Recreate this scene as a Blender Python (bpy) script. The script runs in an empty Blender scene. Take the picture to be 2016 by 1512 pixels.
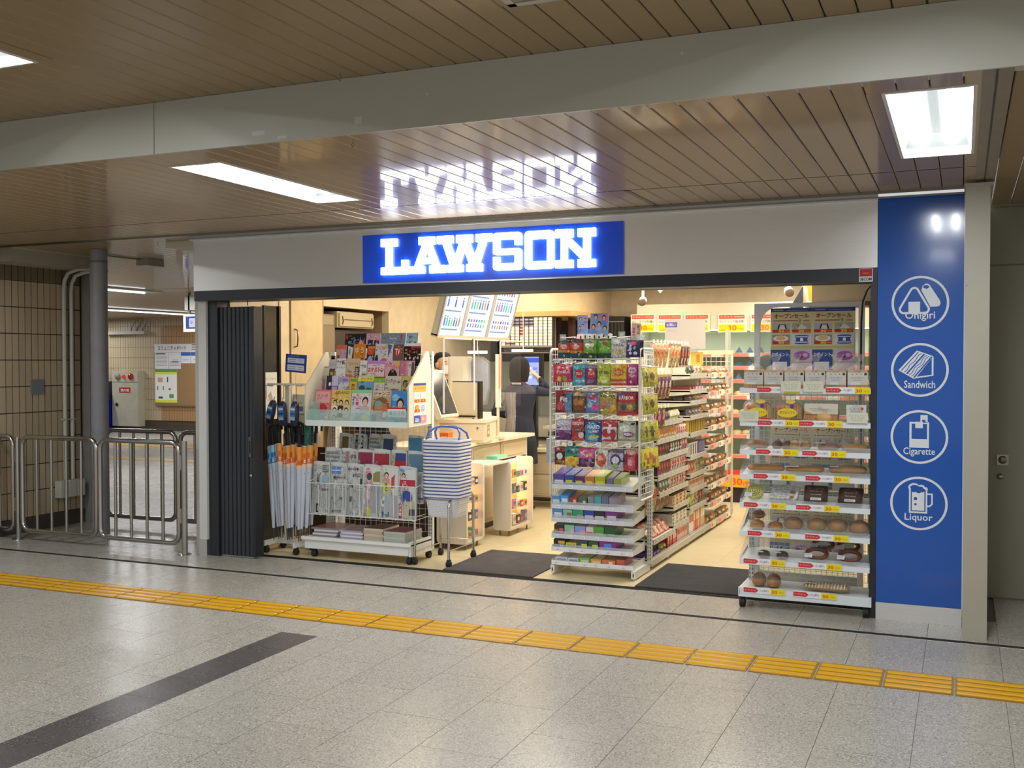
import bpy, math, random
from mathutils import Matrix, Vector
S = bpy.context.scene
COL = S.collection
R = math.radians
PI = math.pi
rnd = random.Random(7)

# ------------------------------------------------------------------ camera, world, exposure
cam = bpy.data.cameras.new('camera')
cam.sensor_width = 36.0
cam.lens = 2052.05 / 2016 * 36
cam.clip_start = 0.05
cam.clip_end = 200
camo = bpy.data.objects.new('camera', cam)
COL.objects.link(camo)
camo.matrix_world = (Matrix.Translation((0, 0, 1.55)) @ Matrix.Rotation(R(23.3946), 4, 'Z')
                     @ Matrix.Rotation(R(90 - 1.23205), 4, 'X') @ Matrix.Rotation(R(-0.066), 4, 'Z'))
S.camera = camo
W = bpy.data.worlds.new('world')
S.world = W
W.use_nodes = True
W.node_tree.nodes['Background'].inputs[0].default_value = (0.68, 0.67, 0.65, 1)
W.node_tree.nodes['Background'].inputs[1].default_value = 0.88
S.view_settings.view_transform = 'Standard'
S.view_settings.look = 'None'
S.view_settings.gamma = 1
S.view_settings.use_curve_mapping = False
S.view_settings.exposure = 0.0
S.cycles.use_denoising = True
S.cycles.max_bounces = 7
S.cycles.diffuse_bounces = 4
S.cycles.glossy_bounces = 4
S.cycles.transparent_max_bounces = 12
S.cycles.sample_clamp_indirect = 6
TUBE = 4.0       # glow of the concourse fluorescent tubes
LAMP = 14.0      # light each of them gives off, in watts
SIGN = 10.0       # backlit letters
SHOP = 0.86       # scale of the shop lamps


def area(name, loc, sx, sy, power, col, rot=(0, 0, 0)):
    l = bpy.data.lights.new(name, 'AREA')
    l.shape = 'RECTANGLE'
    l.size, l.size_y, l.energy, l.color = sx, sy, power, col
    o = bpy.data.objects.new(name, l)
    o.location = loc
    o.rotation_euler = rot
    COL.objects.link(o)
    return o


WARM = (1.0, 0.85, 0.66)
SOFT = (1.0, 0.93, 0.82)
for (x, y, sx, sy, p, c) in ((-4.6, 8.3, .5, 1.6, 30, WARM), (-4.5, 10.0, .6, 1.0, 22, WARM), (-3.2, 8.2, .5, 1.6, 42, SOFT), (-3.2, 10.4, .5, 1.6, 34, WARM),
                             (-1.6, 8.3, .5, 1.8, 50, SOFT), (-1.6, 10.6, .5, 1.8, 48, SOFT), (-0.5, 9.4, .4, 1.6, 26, SOFT), (-2.6, 7.3, 1.6, .3, 26, SOFT)):
    area('shop_lamp', (x, y, 2.46), sx, sy, p * SHOP, c)

# ------------------------------------------------------------------ colours and materials
def _l(c):
    return c / 12.92 if c <= 0.04045 else ((c + 0.055) / 1.055) ** 2.4


_cc = {}
def H(h):
    if isinstance(h, tuple):
        return h
    if h not in _cc:
        s = h.lstrip('#')
        s = s if len(s) == 6 else ''.join(q + q for q in s)
        _cc[h] = tuple(_l(int(s[i:i + 2], 16) / 255) for i in (0, 2, 4)) + (1.0,)
    return _cc[h]


MATS = {}
def nm(name):
    m = bpy.data.materials.new(name)
    m.use_nodes = True
    MATS[name] = m
    nt = m.node_tree
    return m, nt, nt.nodes['Principled BSDF']


def colmat(name, rough, metal=0.0, spec=0.5, coat=0.0, alpha=1.0, emit=0.0, bump=0.0, bscale=200, trans=0.0, vary=0.0, vscale=9):
    m, nt, b = nm(name)
    a = nt.nodes.new('ShaderNodeAttribute')
    a.attribute_name = 'Col'
    src = a.outputs['Color']
    if vary:
        n = nt.nodes.new('ShaderNodeTexNoise'); n.inputs['Scale'].default_value = vscale; n.inputs['Detail'].default_value = 2 if vscale < 20 else 5
        g = nt.nodes.new('ShaderNodeNewGeometry')
        nt.links.new(g.outputs['Position'], n.inputs['Vector'])
        r = nt.nodes.new('ShaderNodeMapRange'); r.inputs[1].default_value = .3; r.inputs[2].default_value = .7
        r.inputs[3].default_value = 1 - vary; r.inputs[4].default_value = 1 + vary * (.4 if vscale < 20 else 1.1)
        nt.links.new(n.outputs['Fac'], r.inputs[0])
        mx = nt.nodes.new('ShaderNodeVectorMath'); mx.operation = 'SCALE'
        nt.links.new(src, mx.inputs[0]); nt.links.new(r.outputs[0], mx.inputs['Scale'])
        src = mx.outputs[0]
    if emit < .3:
        nt.links.new(src, b.inputs['Base Color'])
    else:
        b.inputs['Base Color'].default_value = (.02, .02, .02, 1)
    b.inputs['Roughness'].default_value = rough
    b.inputs['Metallic'].default_value = metal
    b.inputs['Specular IOR Level'].default_value = spec
    b.inputs['Coat Weight'].default_value = coat
    b.inputs['Coat Roughness'].default_value = 0.08
    b.inputs['Alpha'].default_value = alpha
    if emit:
        nt.links.new(src, b.inputs['Emission Color'])
        b.inputs['Emission Strength'].default_value = emit
    if bump:
        n = nt.nodes.new('ShaderNodeTexNoise'); n.inputs['Scale'].default_value = bscale
        bp = nt.nodes.new('ShaderNodeBump'); bp.inputs['Strength'].default_value = bump; bp.inputs['Distance'].default_value = .004
        nt.links.new(n.outputs['Fac'], bp.inputs['Height']); nt.links.new(bp.outputs[0], b.inputs['Normal'])
    return m


colmat('matte', .75)
colmat('semi', .42)
colmat('gloss', .14, coat=.3)
colmat('paper', .65, spec=.3)
colmat('cover', .28)
colmat('foil', .2, metal=.12, coat=.4, bump=.8, bscale=60, vary=.45, vscale=75)
colmat('steel', .24, metal=1.0)
colmat('chrome', .12, metal=1.0)
colmat('rubber', .6)
def filmmat(name, gl, di):
    m, nt, b = nm(name)
    out = nt.nodes['Material Output']
    n = nt.nodes.new('ShaderNodeTexNoise'); n.inputs['Scale'].default_value = 30; n.inputs['Detail'].default_value = 3; n.inputs['Distortion'].default_value = 1.2
    bp = nt.nodes.new('ShaderNodeBump'); bp.inputs['Strength'].default_value = .9; bp.inputs['Distance'].default_value = .012
    nt.links.new(n.outputs['Fac'], bp.inputs['Height'])
    t = nt.nodes.new('ShaderNodeBsdfTransparent'); g = nt.nodes.new('ShaderNodeBsdfGlossy'); d = nt.nodes.new('ShaderNodeBsdfDiffuse')
    g.inputs['Roughness'].default_value = .16
    nt.links.new(bp.outputs[0], g.inputs['Normal'])
    m1 = nt.nodes.new('ShaderNodeMixShader'); m1.inputs[0].default_value = gl
    m2 = nt.nodes.new('ShaderNodeMixShader'); m2.inputs[0].default_value = di
    nt.links.new(t.outputs[0], m1.inputs[1]); nt.links.new(g.outputs[0], m1.inputs[2])
    nt.links.new(m1.outputs[0], m2.inputs[1]); nt.links.new(d.outputs[0], m2.inputs[2])
    nt.links.new(m2.outputs[0], out.inputs['Surface'])


filmmat('film', .13, .0)
filmmat('film2', .17, .045)
colmat('glass', .04, alpha=.035)
colmat('glasst', .05, alpha=.3)
colmat('bread', .5, vary=.3)
colmat('cloth', .9, vary=.12)
colmat('skin', .5)
colmat('paint', .45, vary=.08)
colmat('vinyl', .33, vary=.05)
colmat('carpet', .95, bump=1.0, bscale=600, vary=.15)
colmat('tube', .3, emit=TUBE)
colmat('sign', .3, emit=SIGN)
colmat('screen', .2, emit=1.05)
colmat('dim', .2, emit=.7)
colmat('signback', .3, emit=.25)
colmat('led', .3, emit=6.0)
colmat('warmled', .3, emit=28.0)


def speckled(name, base, dark, light, rough, scale, tone=.06):
    m, nt, b = nm(name)
    g = nt.nodes.new('ShaderNodeNewGeometry')
    n1 = nt.nodes.new('ShaderNodeTexVoronoi'); n1.inputs['Scale'].default_value = scale
    n2 = nt.nodes.new('ShaderNodeTexNoise'); n2.inputs['Scale'].default_value = 3.0
    n3 = nt.nodes.new('ShaderNodeTexNoise'); n3.inputs['Scale'].default_value = scale * .45; n3.inputs['Detail'].default_value = 4
    oi = nt.nodes.new('ShaderNodeObjectInfo')
    for n in (n1, n2, n3):
        nt.links.new(g.outputs['Position'], n.inputs['Vector'])
    sp = nt.nodes.new('ShaderNodeSeparateColor'); nt.links.new(n1.outputs['Color'], sp.inputs[0])
    r = nt.nodes.new('ShaderNodeValToRGB')
    e = r.color_ramp.elements
    e[0].position = 0; e[0].color = H(dark)
    e[1].position = 1; e[1].color = H(light)
    for p, c in ((.13, dark), (.2, base), (.86, base), (.92, light)):
        x = e.new(p); x.color = H(c)
    nt.links.new(sp.outputs[0], r.inputs[0])
    mul = nt.nodes.new('ShaderNodeMath'); mul.operation = 'MULTIPLY_ADD'
    mul.inputs[1].default_value = tone; mul.inputs[2].default_value = 1 - tone / 2
    nt.links.new(oi.outputs['Random'], mul.inputs[0])
    r2 = nt.nodes.new('ShaderNodeMapRange'); r2.inputs[1].default_value = .35; r2.inputs[2].default_value = .65
    r2.inputs[3].default_value = .88; r2.inputs[4].default_value = 1.1
    nt.links.new(n3.outputs['Fac'], r2.inputs[0])
    m2 = nt.nodes.new('ShaderNodeMath'); m2.operation = 'MULTIPLY'
    nt.links.new(mul.outputs[0], m2.inputs[0]); nt.links.new(r2.outputs[0], m2.inputs[1])
    sc = nt.nodes.new('ShaderNodeVectorMath'); sc.operation = 'SCALE'
    nt.links.new(r.outputs[0], sc.inputs[0]); nt.links.new(m2.outputs[0], sc.inputs['Scale'])
    nt.links.new(sc.outputs[0], b.inputs['Base Color'])
    r3 = nt.nodes.new('ShaderNodeMapRange'); r3.inputs[3].default_value = rough - .05; r3.inputs[4].default_value = rough + .1
    nt.links.new(n2.outputs['Fac'], r3.inputs[0]); nt.links.new(r3.outputs[0], b.inputs['Roughness'])
    return m


speckled('stone', '#aaa59b', '#827d75', '#c8c3b9', .24, 210)
speckled('darkstone', '#55504f', '#454141', '#77716f', .26, 210)


def aniso(nt, b, t, a):
    c = nt.nodes.new('ShaderNodeCombineXYZ')
    for i in range(3):
        c.inputs[i].default_value = t[i]
    nt.links.new(c.outputs[0], b.inputs['Tangent']); b.inputs['Anisotropic'].default_value = a


def toned(name, base, tone, rough, spec=.5, metal=0.0, noise=.12, nscale=14, coat=0.0, stretch=None):
    """one colour with a random tone for each piece and a faint cloudiness"""
    m, nt, b = nm(name)
    oi = nt.nodes.new('ShaderNodeObjectInfo')
    g = nt.nodes.new('ShaderNodeNewGeometry')
    n = nt.nodes.new('ShaderNodeTexNoise'); n.inputs['Scale'].default_value = nscale; n.inputs['Detail'].default_value = 5
    v = g.outputs['Position']
    if stretch:
        mp = nt.nodes.new('ShaderNodeMapping'); mp.inputs['Scale'].default_value = stretch
        nt.links.new(v, mp.inputs[0]); v = mp.outputs[0]
    nt.links.new(v, n.inputs['Vector'])
    a = nt.nodes.new('ShaderNodeMath'); a.operation = 'MULTIPLY_ADD'; a.inputs[1].default_value = tone; a.inputs[2].default_value = 1 - tone / 2 - noise / 2
    nt.links.new(oi.outputs['Random'], a.inputs[0])
    c = nt.nodes.new('ShaderNodeMath'); c.operation = 'MULTIPLY_ADD'; c.inputs[1].default_value = noise
    nt.links.new(n.outputs['Fac'], c.inputs[0]); nt.links.new(a.outputs[0], c.inputs[2])
    sc = nt.nodes.new('ShaderNodeVectorMath'); sc.operation = 'SCALE'
    sc.inputs[0].default_value = H(base)[:3]
    nt.links.new(c.outputs[0], sc.inputs['Scale']); nt.links.new(sc.outputs[0], b.inputs['Base Color'])
    b.inputs['Roughness'].default_value = rough; b.inputs['Metallic'].default_value = metal
    b.inputs['Specular IOR Level'].default_value = spec; b.inputs['Coat Weight'].default_value = coat
    b.inputs['Coat Roughness'].default_value = .07
    return m, nt, b, n


m, nt, b, n = toned('plank', '#a78f6e', .05, .34, spec=.85, noise=.06, nscale=3, coat=.35)
aniso(nt, b, (0, 1, 0), .9)
toned('plankup', '#97815f', .05, .3, spec=.5, noise=.06, nscale=3)
toned('walltile', '#bfae90', .16, .4, noise=.14, nscale=30)
toned('orangetile', '#b08a5e', .14, .4, noise=.14, nscale=30)
toned('beam', '#b4b3a6', .0, .42, noise=.1, nscale=2)
toned('tactile', '#d6a011', .06, .3, noise=.16, nscale=30)
m, nt, b, n = toned('brushed', '#deddd9', .0, .44, metal=1.0, noise=.12, nscale=6, stretch=(.6, 1, 60))
aniso(nt, b, (0, 0, 1), .5)
# scuffed paint: chips and dark rubs
m, nt, b, n = toned('scuffed', '#aaa596', .0, .5, noise=.12, nscale=5)
n2 = nt.nodes.new('ShaderNodeTexNoise'); n2.inputs['Scale'].default_value = 13; n2.inputs['Detail'].default_value = 9
g = nt.nodes.new('ShaderNodeNewGeometry'); nt.links.new(g.outputs['Position'], n2.inputs['Vector'])
r = nt.nodes.new('ShaderNodeValToRGB'); r.color_ramp.elements[0].position = .69; r.color_ramp.elements[1].position = .74
nt.links.new(n2.outputs['Fac'], r.inputs[0])
mx = nt.nodes.new('ShaderNodeMix'); mx.data_type = 'RGBA'
nt.links.new(r.outputs[0], mx.inputs[0]); nt.links.new(b.inputs['Base Color'].links[0].from_socket, mx.inputs[6])
mx.inputs[7].default_value = H('#5f574b'); nt.links.new(mx.outputs[2], b.inputs['Base Color'])
toned('greypanel', '#83806f', .0, .5, noise=.1, nscale=2)


# ------------------------------------------------------------------ mesh builder
_tx = {}
_tc = bpy.data.curves.new('lettering', 'FONT')
_to = bpy.data.objects.new('lettering', _tc)


def text_geo(body, bold):
    k = (body, bold)
    if k not in _tx:
        _tc.body = body
        _tc.resolution_u = 2
        _tc.offset = bold
        me = _to.to_mesh()
        v = [(q.co.x, q.co.y) for q in me.vertices]
        f = [tuple(p.vertices) for p in me.polygons]
        _to.to_mesh_clear()
        if not v:
            v = [(0, 0), (.1, 0), (.1, .1)]; f = [(0, 1, 2)]
        x0 = min(p[0] for p in v); x1 = max(p[0] for p in v); y0 = min(p[1] for p in v); y1 = max(p[1] for p in v)
        _tx[k] = ([((a - x0) / (x1 - x0 or 1), (b - y0) / (y1 - y0 or 1)) for a, b in v], f, (x1 - x0) / (y1 - y0 or 1))
    return _tx[k]


class MB:
    def __init__(s, mat='semi'):
        s.v, s.f, s.c, s.m, s.sm = [], [], [], [], []
        s.mats = []
        s.M = Matrix()
        s.mat = mat
        s.smooth = False

    def use(s, mat):
        s.mat = mat
        return s

    def at(s, M):
        s.M = M
        return s

    def add(s, vs, fs, col, smooth=None):
        n = len(s.v)
        M = s.M
        s.v.extend([tuple(M @ Vector(p)) for p in vs])
        if s.mat not in s.mats:
            s.mats.append(s.mat)
        mi = s.mats.index(s.mat)
        sm = s.smooth if smooth is None else smooth
        multi = isinstance(col, list)
        for i, f in enumerate(fs):
            s.f.append(tuple(k + n for k in f))
            s.c.append(H(col[i]) if multi else H(col))
            s.m.append(mi)
            s.sm.append(sm)
        return s

    def box(s, x0, x1, y0, y1, z0, z1, col):
        v = [(x, y, z) for x in (x0, x1) for y in (y0, y1) for z in (z0, z1)]
        return s.add(v, [(0, 1, 3, 2), (4, 6, 7, 5), (0, 4, 5, 1), (2, 3, 7, 6), (0, 2, 6, 4), (1, 5, 7, 3)], col, False)

    def rbox(s, x0, x1, y0, y1, z0, z1, r, col, n=3, axis='z'):
        """box with rounded vertical edges (rounded about the axis)"""
        def prof(a0, a1, b0, b1):
            p = []
            for cx, cy, a in ((a1 - r, b1 - r, 0), (a0 + r, b1 - r, 90), (a0 + r, b0 + r, 180), (a1 - r, b0 + r, 270)):
                for k in range(n + 1):
                    t = R(a + 90 * k / n)
                    p.append((cx + r * math.cos(t), cy + r * math.sin(t)))
            return p
        if axis == 'z':
            return s.loft([[(a, b, z) for a, b in prof(x0, x1, y0, y1)] for z in (z0, z1)], col, caps=True)
        if axis == 'y':
            return s.loft([[(a, y, b) for a, b in prof(x0, x1, z0, z1)] for y in (y1, y0)], col, caps=True)
        return s.loft([[(x, a, b) for a, b in prof(y0, y1, z0, z1)] for x in (x0, x1)], col, caps=True)

    def loft(s, rings, col, caps=False, closed=True, smooth=None):
        n = len(rings[0])
        v = [p for r in rings for p in r]
        f = []
        for i in range(len(rings) - 1):
            for j in range(n if closed else n - 1):
                k = (j + 1) % n
                f.append((i * n + j, i * n + k, (i + 1) * n + k, (i + 1) * n + j))
        s.add(v, f, col, smooth)
        if caps:
            s.add(rings[0], [tuple(reversed(range(n)))], col if not isinstance(col, list) else col[0], False)
            s.add(rings[-1], [tuple(range(n))], col if not isinstance(col, list) else col[-1], False)
        return s

    def tube(s, pts, r, col, n=6, caps=True, closed=False):
        P = [Vector(p) for p in pts]
        rs = r if isinstance(r, (list, tuple)) else [r] * len(P)
        rings = []
        up = None
        m = len(P)
        for i, p in enumerate(P):
            a = P[i - 1] if (i > 0 or closed) else p
            b = P[(i + 1) % m] if (i < m - 1 or closed) else p
            t = ((p - a).normalized() + (b - p).normalized()) if (a != p and b != p) else (b - a)
            t.normalize()
            if up is None:
                up = Vector((0, 0, 1)) if abs(t.z) < .9 else Vector((0, 1, 0))
            x = t.cross(up)
            if x.length < 1e-6:
                x = t.orthogonal()
            x.normalize()
            up = x.cross(t).normalized()
            rings.append([tuple(p + x * (rs[i] * math.cos(2 * PI * k / n)) + up * (rs[i] * math.sin(2 * PI * k / n))) for k in range(n)])
        if closed:
            rings.append(rings[0])
        return s.loft(rings, col, caps=caps and not closed, smooth=n > 4)

    def bar(s, p, q, r, col, n=4):
        return s.tube([p, q], r, col, n)

    def lathe(s, prof, col, n=16, c=(0, 0, 0), caps=True):
        rings = [[(c[0] + r * math.cos(2 * PI * k / n), c[1] + r * math.sin(2 * PI * k / n), c[2] + z) for k in range(n)] for r, z in prof]
        cl = col
        if isinstance(col, list):
            cl = [q for q in col for _ in range(n)]
        return s.loft(rings, cl, caps=caps, smooth=True)

    def poly(s, pts, z, col):
        return s.add([(a, b, z) for a, b in pts], [tuple(range(len(pts)))], col, False)

    def prism(s, pts, z0, z1, col, side=None):
        n = len(pts)
        s.add([(a, b, z1) for a, b in pts], [tuple(range(n))], col, False)
        s.add([(a, b, z0) for a, b in pts], [tuple(reversed(range(n)))], col, False)
        return s.loft([[(a, b, z) for a, b in pts] for z in (z0, z1)], side or col, smooth=False)

    def rect(s, x0, x1, y0, y1, col, z=0.0):
        return s.add([(x0, y0, z), (x1, y0, z), (x1, y1, z), (x0, y1, z)], [(0, 1, 2, 3)], col, False)

    def ell(s, cx, cy, rx, ry, col, z=0.0, n=14, a0=0, a1=360, rot=0):
        p = []
        cr, sr = math.cos(R(rot)), math.sin(R(rot))
        k = n if a1 - a0 >= 360 else n + 1
        for i in range(k):
            t = R(a0 + (a1 - a0) * i / n)
            x, y = rx * math.cos(t), ry * math.sin(t)
            p.append((cx + x * cr - y * sr, cy + x * sr + y * cr))
        return s.poly(p, z, col)

    def ring(s, cx, cy, rx, ry, w, col, z=0.0, n=32):
        v = []
        for i in range(n):
            t = 2 * PI * i / n
            v += [(cx + rx * math.cos(t), cy + ry * math.sin(t), z), (cx + (rx - w) * math.cos(t), cy + (ry - w) * math.sin(t), z)]
        return s.add(v, [(2 * i, (2 * i + 2) % (2 * n), (2 * i + 3) % (2 * n), 2 * i + 1) for i in range(n)], col, False)

    def line(s, pts, w, col, z=0.0, closed=False):
        P = [Vector(p) for p in pts]
        if closed:
            P.append(P[0])
        for a, b in zip(P, P[1:]):
            z += 4e-5
            d = b - a
            if d.length < 1e-7:
                continue
            d.normalize()
            q = Vector((-d.y, d.x)) * (w / 2)
            a2, b2 = a - d * w * .3, b + d * w * .3
            s.add([(p.x, p.y, z) for p in (a2 - q, b2 - q, b2 + q, a2 + q)], [(0, 1, 2, 3)], col, False)
        return s

    def text(s, body, x, y, h, col, z=0.0, w=None, al='c', bold=0.0, vert=False, fn=None, rot=0):
        """lettering whose ink box is h tall (and w wide when w is given); fn bends it onto a surface"""
        if vert:
            for i, ch in enumerate(body):
                s.text(ch, x, y - i * h * 1.08, h, col, z, w, al, bold, fn=fn)
            return s
        v, f, asp = text_geo(body, bold)
        ww = w if w else h * asp
        x0 = x - (ww / 2 if al == 'c' else ww if al == 'r' else 0)
        cr, sr = math.cos(R(rot)), math.sin(R(rot))
        if fn:
            vs = [fn(x0 + a * ww, y + (b - .5) * h) for a, b in v]
        elif rot:
            vs = []
            for a, b in v:
                dx, dy = x0 + a * ww - x, (b - .5) * h
                vs.append((x + dx * cr - dy * sr, y + dx * sr + dy * cr, z))
        else:
            vs = [(x0 + a * ww, y + (b - .5) * h, z) for a, b in v]
        return s.add(vs, f, col, False)

    def grid(s, nx, ny, pos, col, smooth=True):
        v = [pos(i / nx, j / ny) for j in range(ny + 1) for i in range(nx + 1)]
        f, c = [], []
        for j in range(ny):
            for i in range(nx):
                a = j * (nx + 1) + i
                f.append((a, a + 1, a + nx + 2, a + nx + 1))
                c.append(col((i + .5) / nx, (j + .5) / ny) if callable(col) else col)
        return s.add(v, f, c, smooth)

    def build(s, name, parent=None, local=False):
        me = bpy.data.meshes.new(name)
        vs = s.v
        if parent is not None and not local:
            mi = WORLD(parent).inverted()
            vs = [tuple(mi @ Vector(p)) for p in vs]
        me.from_pydata(vs, [], s.f)
        for k in s.mats:
            me.materials.append(MATS[k])
        me.polygons.foreach_set('material_index', s.m)
        me.polygons.foreach_set('use_smooth', s.sm)
        at = me.attributes.new('Col', 'FLOAT_COLOR', 'FACE')
        at.data.foreach_set('color', [x for c in s.c for x in c])
        me.update()
        o = bpy.data.objects.new(name, me)
        COL.objects.link(o)
        if parent is not None:
            o.parent = parent
        return o


def WORLD(o):
    M = o.matrix_basis.copy()
    while o.parent is not None:
        o = o.parent
        M = o.matrix_basis @ M
    return M


def tag(o, label, cat, group=None, kind=None):
    o['label'] = label
    o['category'] = cat
    if group:
        o['group'] = group
    if kind:
        o['kind'] = kind
    return o


def thing(name, label, cat, loc=(0, 0, 0), rz=0.0, group=None):
    o = bpy.data.objects.new(name, None)
    o.empty_display_size = .05
    COL.objects.link(o)
    o.location = loc
    o.rotation_euler = (0, 0, rz)
    return tag(o, label, cat, group)


def struct(o):
    o['kind'] = 'structure'
    return o


def inst(src, parent=None, loc=(0, 0, 0), rot=None, name=None):
    o = src.copy()
    COL.objects.link(o)
    o.parent = parent
    o.location = loc
    if rot is not None:
        o.rotation_euler = rot
    return o


def dup(root, loc, rz=None, label=None, group=None):
    r = root.copy()
    COL.objects.link(r)
    r.location = loc
    if rz is not None:
        r.rotation_euler = rz if isinstance(rz, tuple) else (root.rotation_euler[0], root.rotation_euler[1], rz)
    if label:
        r['label'] = label
    if group:
        r['group'] = group
    for ch in list(root.children):
        c = ch.copy(); COL.objects.link(c); c.parent = r
        for g in list(ch.children):
            d = g.copy(); COL.objects.link(d); d.parent = c
    return r


def Fr(x=0, y=0, z=0, rz=0, tilt=0):
    """frame of a sheet that faces the concourse (-Y): local x to the right, y up, z towards the viewer"""
    return Matrix.Translation((x, y, z)) @ Matrix.Rotation(rz, 4, 'Z') @ Matrix.Rotation(R(90) - tilt, 4, 'X')


def Sd(x=0, y=0, z=0, tilt=0, rz=0):
    """frame of a sheet that faces +X"""
    return Matrix.Translation((x, y, z)) @ Matrix.Rotation(R(90) + rz, 4, 'Z') @ Matrix.Rotation(R(90) - tilt, 4, 'X')


T = Matrix.Translation

# ================================================================== the setting
def camdir(x, y, z):
    """angles from the viewpoint, used only to choose which floor tiles are built singly"""
    d = Vector((x, y, z - 1.55))
    return math.degrees(math.atan2(-d.x, d.y)) - 23.4, d.length


# ---- floor
fb = MB('matte')
fb.box(-26, 3.2, -6.5, 20, -.08, -.005, '#6c6961')
floor = struct(fb.build('floor'))
TX, TY = .3665, .61
tm = MB('stone').box(-TX / 2 + .0012, TX / 2 - .0012, -TY / 2 + .0012, TY / 2 - .0012, -.008, 0, '#ffffff')
proto = tm.build('tile')
cells = []
for k in range(-64, 9):
    for j in range(-16, 34):
        x = -.175 + (k + .5) * TX
        y = (4.598 if k % 2 == 0 else 4.293) + (j + .5) * TY
        if x < -23.6 or x > 3 or y < -6.2 or y > 19.5:
            continue
        if y > 6.6 and -5.85 < x < .1:
            continue
        a, d = camdir(x, y, 0)
        vis = abs(a) < 30 and d > 2.6 and y > 1.5
        cells.append((0 if vis else 1, d, x, y))
cells.sort()
rest = MB('stone')
for i, (nv, d, x, y) in enumerate(cells):
    if i < 285 and nv == 0:
        if i == 0:
            proto.parent = floor
            proto.location = (x, y, 0)
        else:
            inst(proto, floor, (x, y, 0))
    elif d < 14:
        rest.box(x - TX / 2 + .0012, x + TX / 2 - .0012, y - TY / 2 + .0012, y + TY / 2 - .0012, -.008, 0, '#ffffff')
    else:
        rest.box(x - TX / 2 + .0012, x + TX / 2 - .0012, y - TY / 2 + .0012, y + TY / 2 - .0012, -.008, 0, '#ffffff')
# strip of floor under the shop front, made up of cut tiles
for k in range(-15, 1):
    x0 = -.175 + k * TX
    rest.box(x0 + .0012, x0 + TX - .0012, 6.43 if k % 2 == 0 else 6.125, 6.79, -.008, -.0004, '#ffffff')
o = rest.build('floor_tiles', floor); o['kind'] = 'stuff'
# dark granite strip let into the floor
proto = MB('darkstone').box(-.1225, .1225, -.1515, .1515, -.004, .0012, '#ffffff').build('dark_tile', floor)
proto.location = (-3.457, 4.782, 0)
for i in range(1, 12):
    inst(proto, floor, (-3.457, 4.782 - i * .305, 0))
# tactile paving: yellow plates with four raised bars
tb = MB('semi').box(-.1545, .1545, -.15, .15, 0, .004, '#9c7417').use('tactile')
for i in range(4):
    y = -.109 + i * .0725
    tb.loft([[(x, y + a, b) for a, b in ((-.022, .004), (-.013, .0092), (.013, .0092), (.022, .004))] for x in (-.145, .145)], '#ffffff', closed=False, smooth=False)
    for x, d in ((-.145, -.006), (.145, .006)):
        tb.add([(x, y - .022, .004), (x, y - .013, .0092), (x, y + .013, .0092), (x, y + .022, .004), (x + d, y, .004)], [(0, 1, 4), (1, 2, 4), (2, 3, 4)], '#ffffff')
pl = tb.build('tactile_plate', floor)
pl.location = (-.185 + .318, 5.365, 0)
for i in range(-7, 33):
    if i != -1:
        inst(pl, floor, (-.185 - i * .318, 5.365, 0))
# metal rails set into the floor
b = MB('brushed')
b.box(-9, 3, 6.205, 6.25, -.004, .0015, '#ffffff'); b.use('matte').box(-9, 3, 6.222, 6.232, 0, .0018, '#4d4a45')
struct(b.build('trim_1'))
b = MB('brushed')
b.box(-5.62, -.47, 6.79, 6.87, -.006, .003, '#ffffff'); b.use('matte').box(-5.6, -.47, 6.81, 6.822, 0, .0034, '#33302c').box(-5.6, -.47, 6.838, 6.85, 0, .0034, '#33302c')
struct(b.build('trim_2'))
# shop floor: cream vinyl tiles with hairline joints
b = MB('vinyl')
b.box(-5.6, .1, 6.87, 12.1, -.02, -.0012, '#b7a781')
sf = struct(b.build('shop_floor'))
pv = MB('vinyl').box(-.2245, .2245, -.2245, .2245, -.003, 0, '#d8c9a2').build('vinyl_tile', sf)
first = True
for i in range(12):
    for j in range(11):
        x, y = -5.1 + i * .45, 7.09 + j * .45
        if first:
            pv.location = (x, y, 0); first = False
        else:
            inst(pv, sf, (x, y, 0))

# ---- ceiling: lower part with lacquered planks, step, upper part
b = MB('matte')
b.box(-12, 3.2, 3.95, 6.55, 2.70, 2.75, '#2a2118')
b.box(-26, 3.2, -2.1, 3.95, 2.96, 3.0, '#2a2118')
ceil = struct(b.build('ceiling'))


def plank_mesh(mat, length, w=.1095):
    q = MB(mat)
    h = w / 2
    pr = [(-h, .016), (-h, .004), (-h + .004, 0), (h - .004, 0), (h, .004), (h, .016)]
    q.loft([[(a, y, c) for a, c in pr] for y in (0, length)], '#ffffff', caps=True, smooth=False)
    return q


PX = .1135
LAMPS = [(-.288, .042, 4.14, 5.50), (-3.74, -3.41, 4.215, 5.56), (-7.19, -6.86, 4.2, 5.56)]
pm = {}


def plank(parent, mat, x, y0, y1, z):
    k = (mat, round(y1 - y0, 3))
    if k not in pm:
        o = plank_mesh(mat, y1 - y0).build('plank', parent, local=True)
        pm[k] = o
        o.location = (x, y0, z)
    else:
        inst(pm[k], parent, (x, y0, z))


def fill(mat, x, holes, z):
    for a, c, d, e in holes:
        for p, q_ in ((x - .055, a), (c, x + .055)):
            if .004 < q_ - p < .106 and a < x + .06 and c > x - .06:
                MB(mat).box(p, q_, d, e, z, z + .016, '#ffffff').build('plank', ceil)


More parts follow.
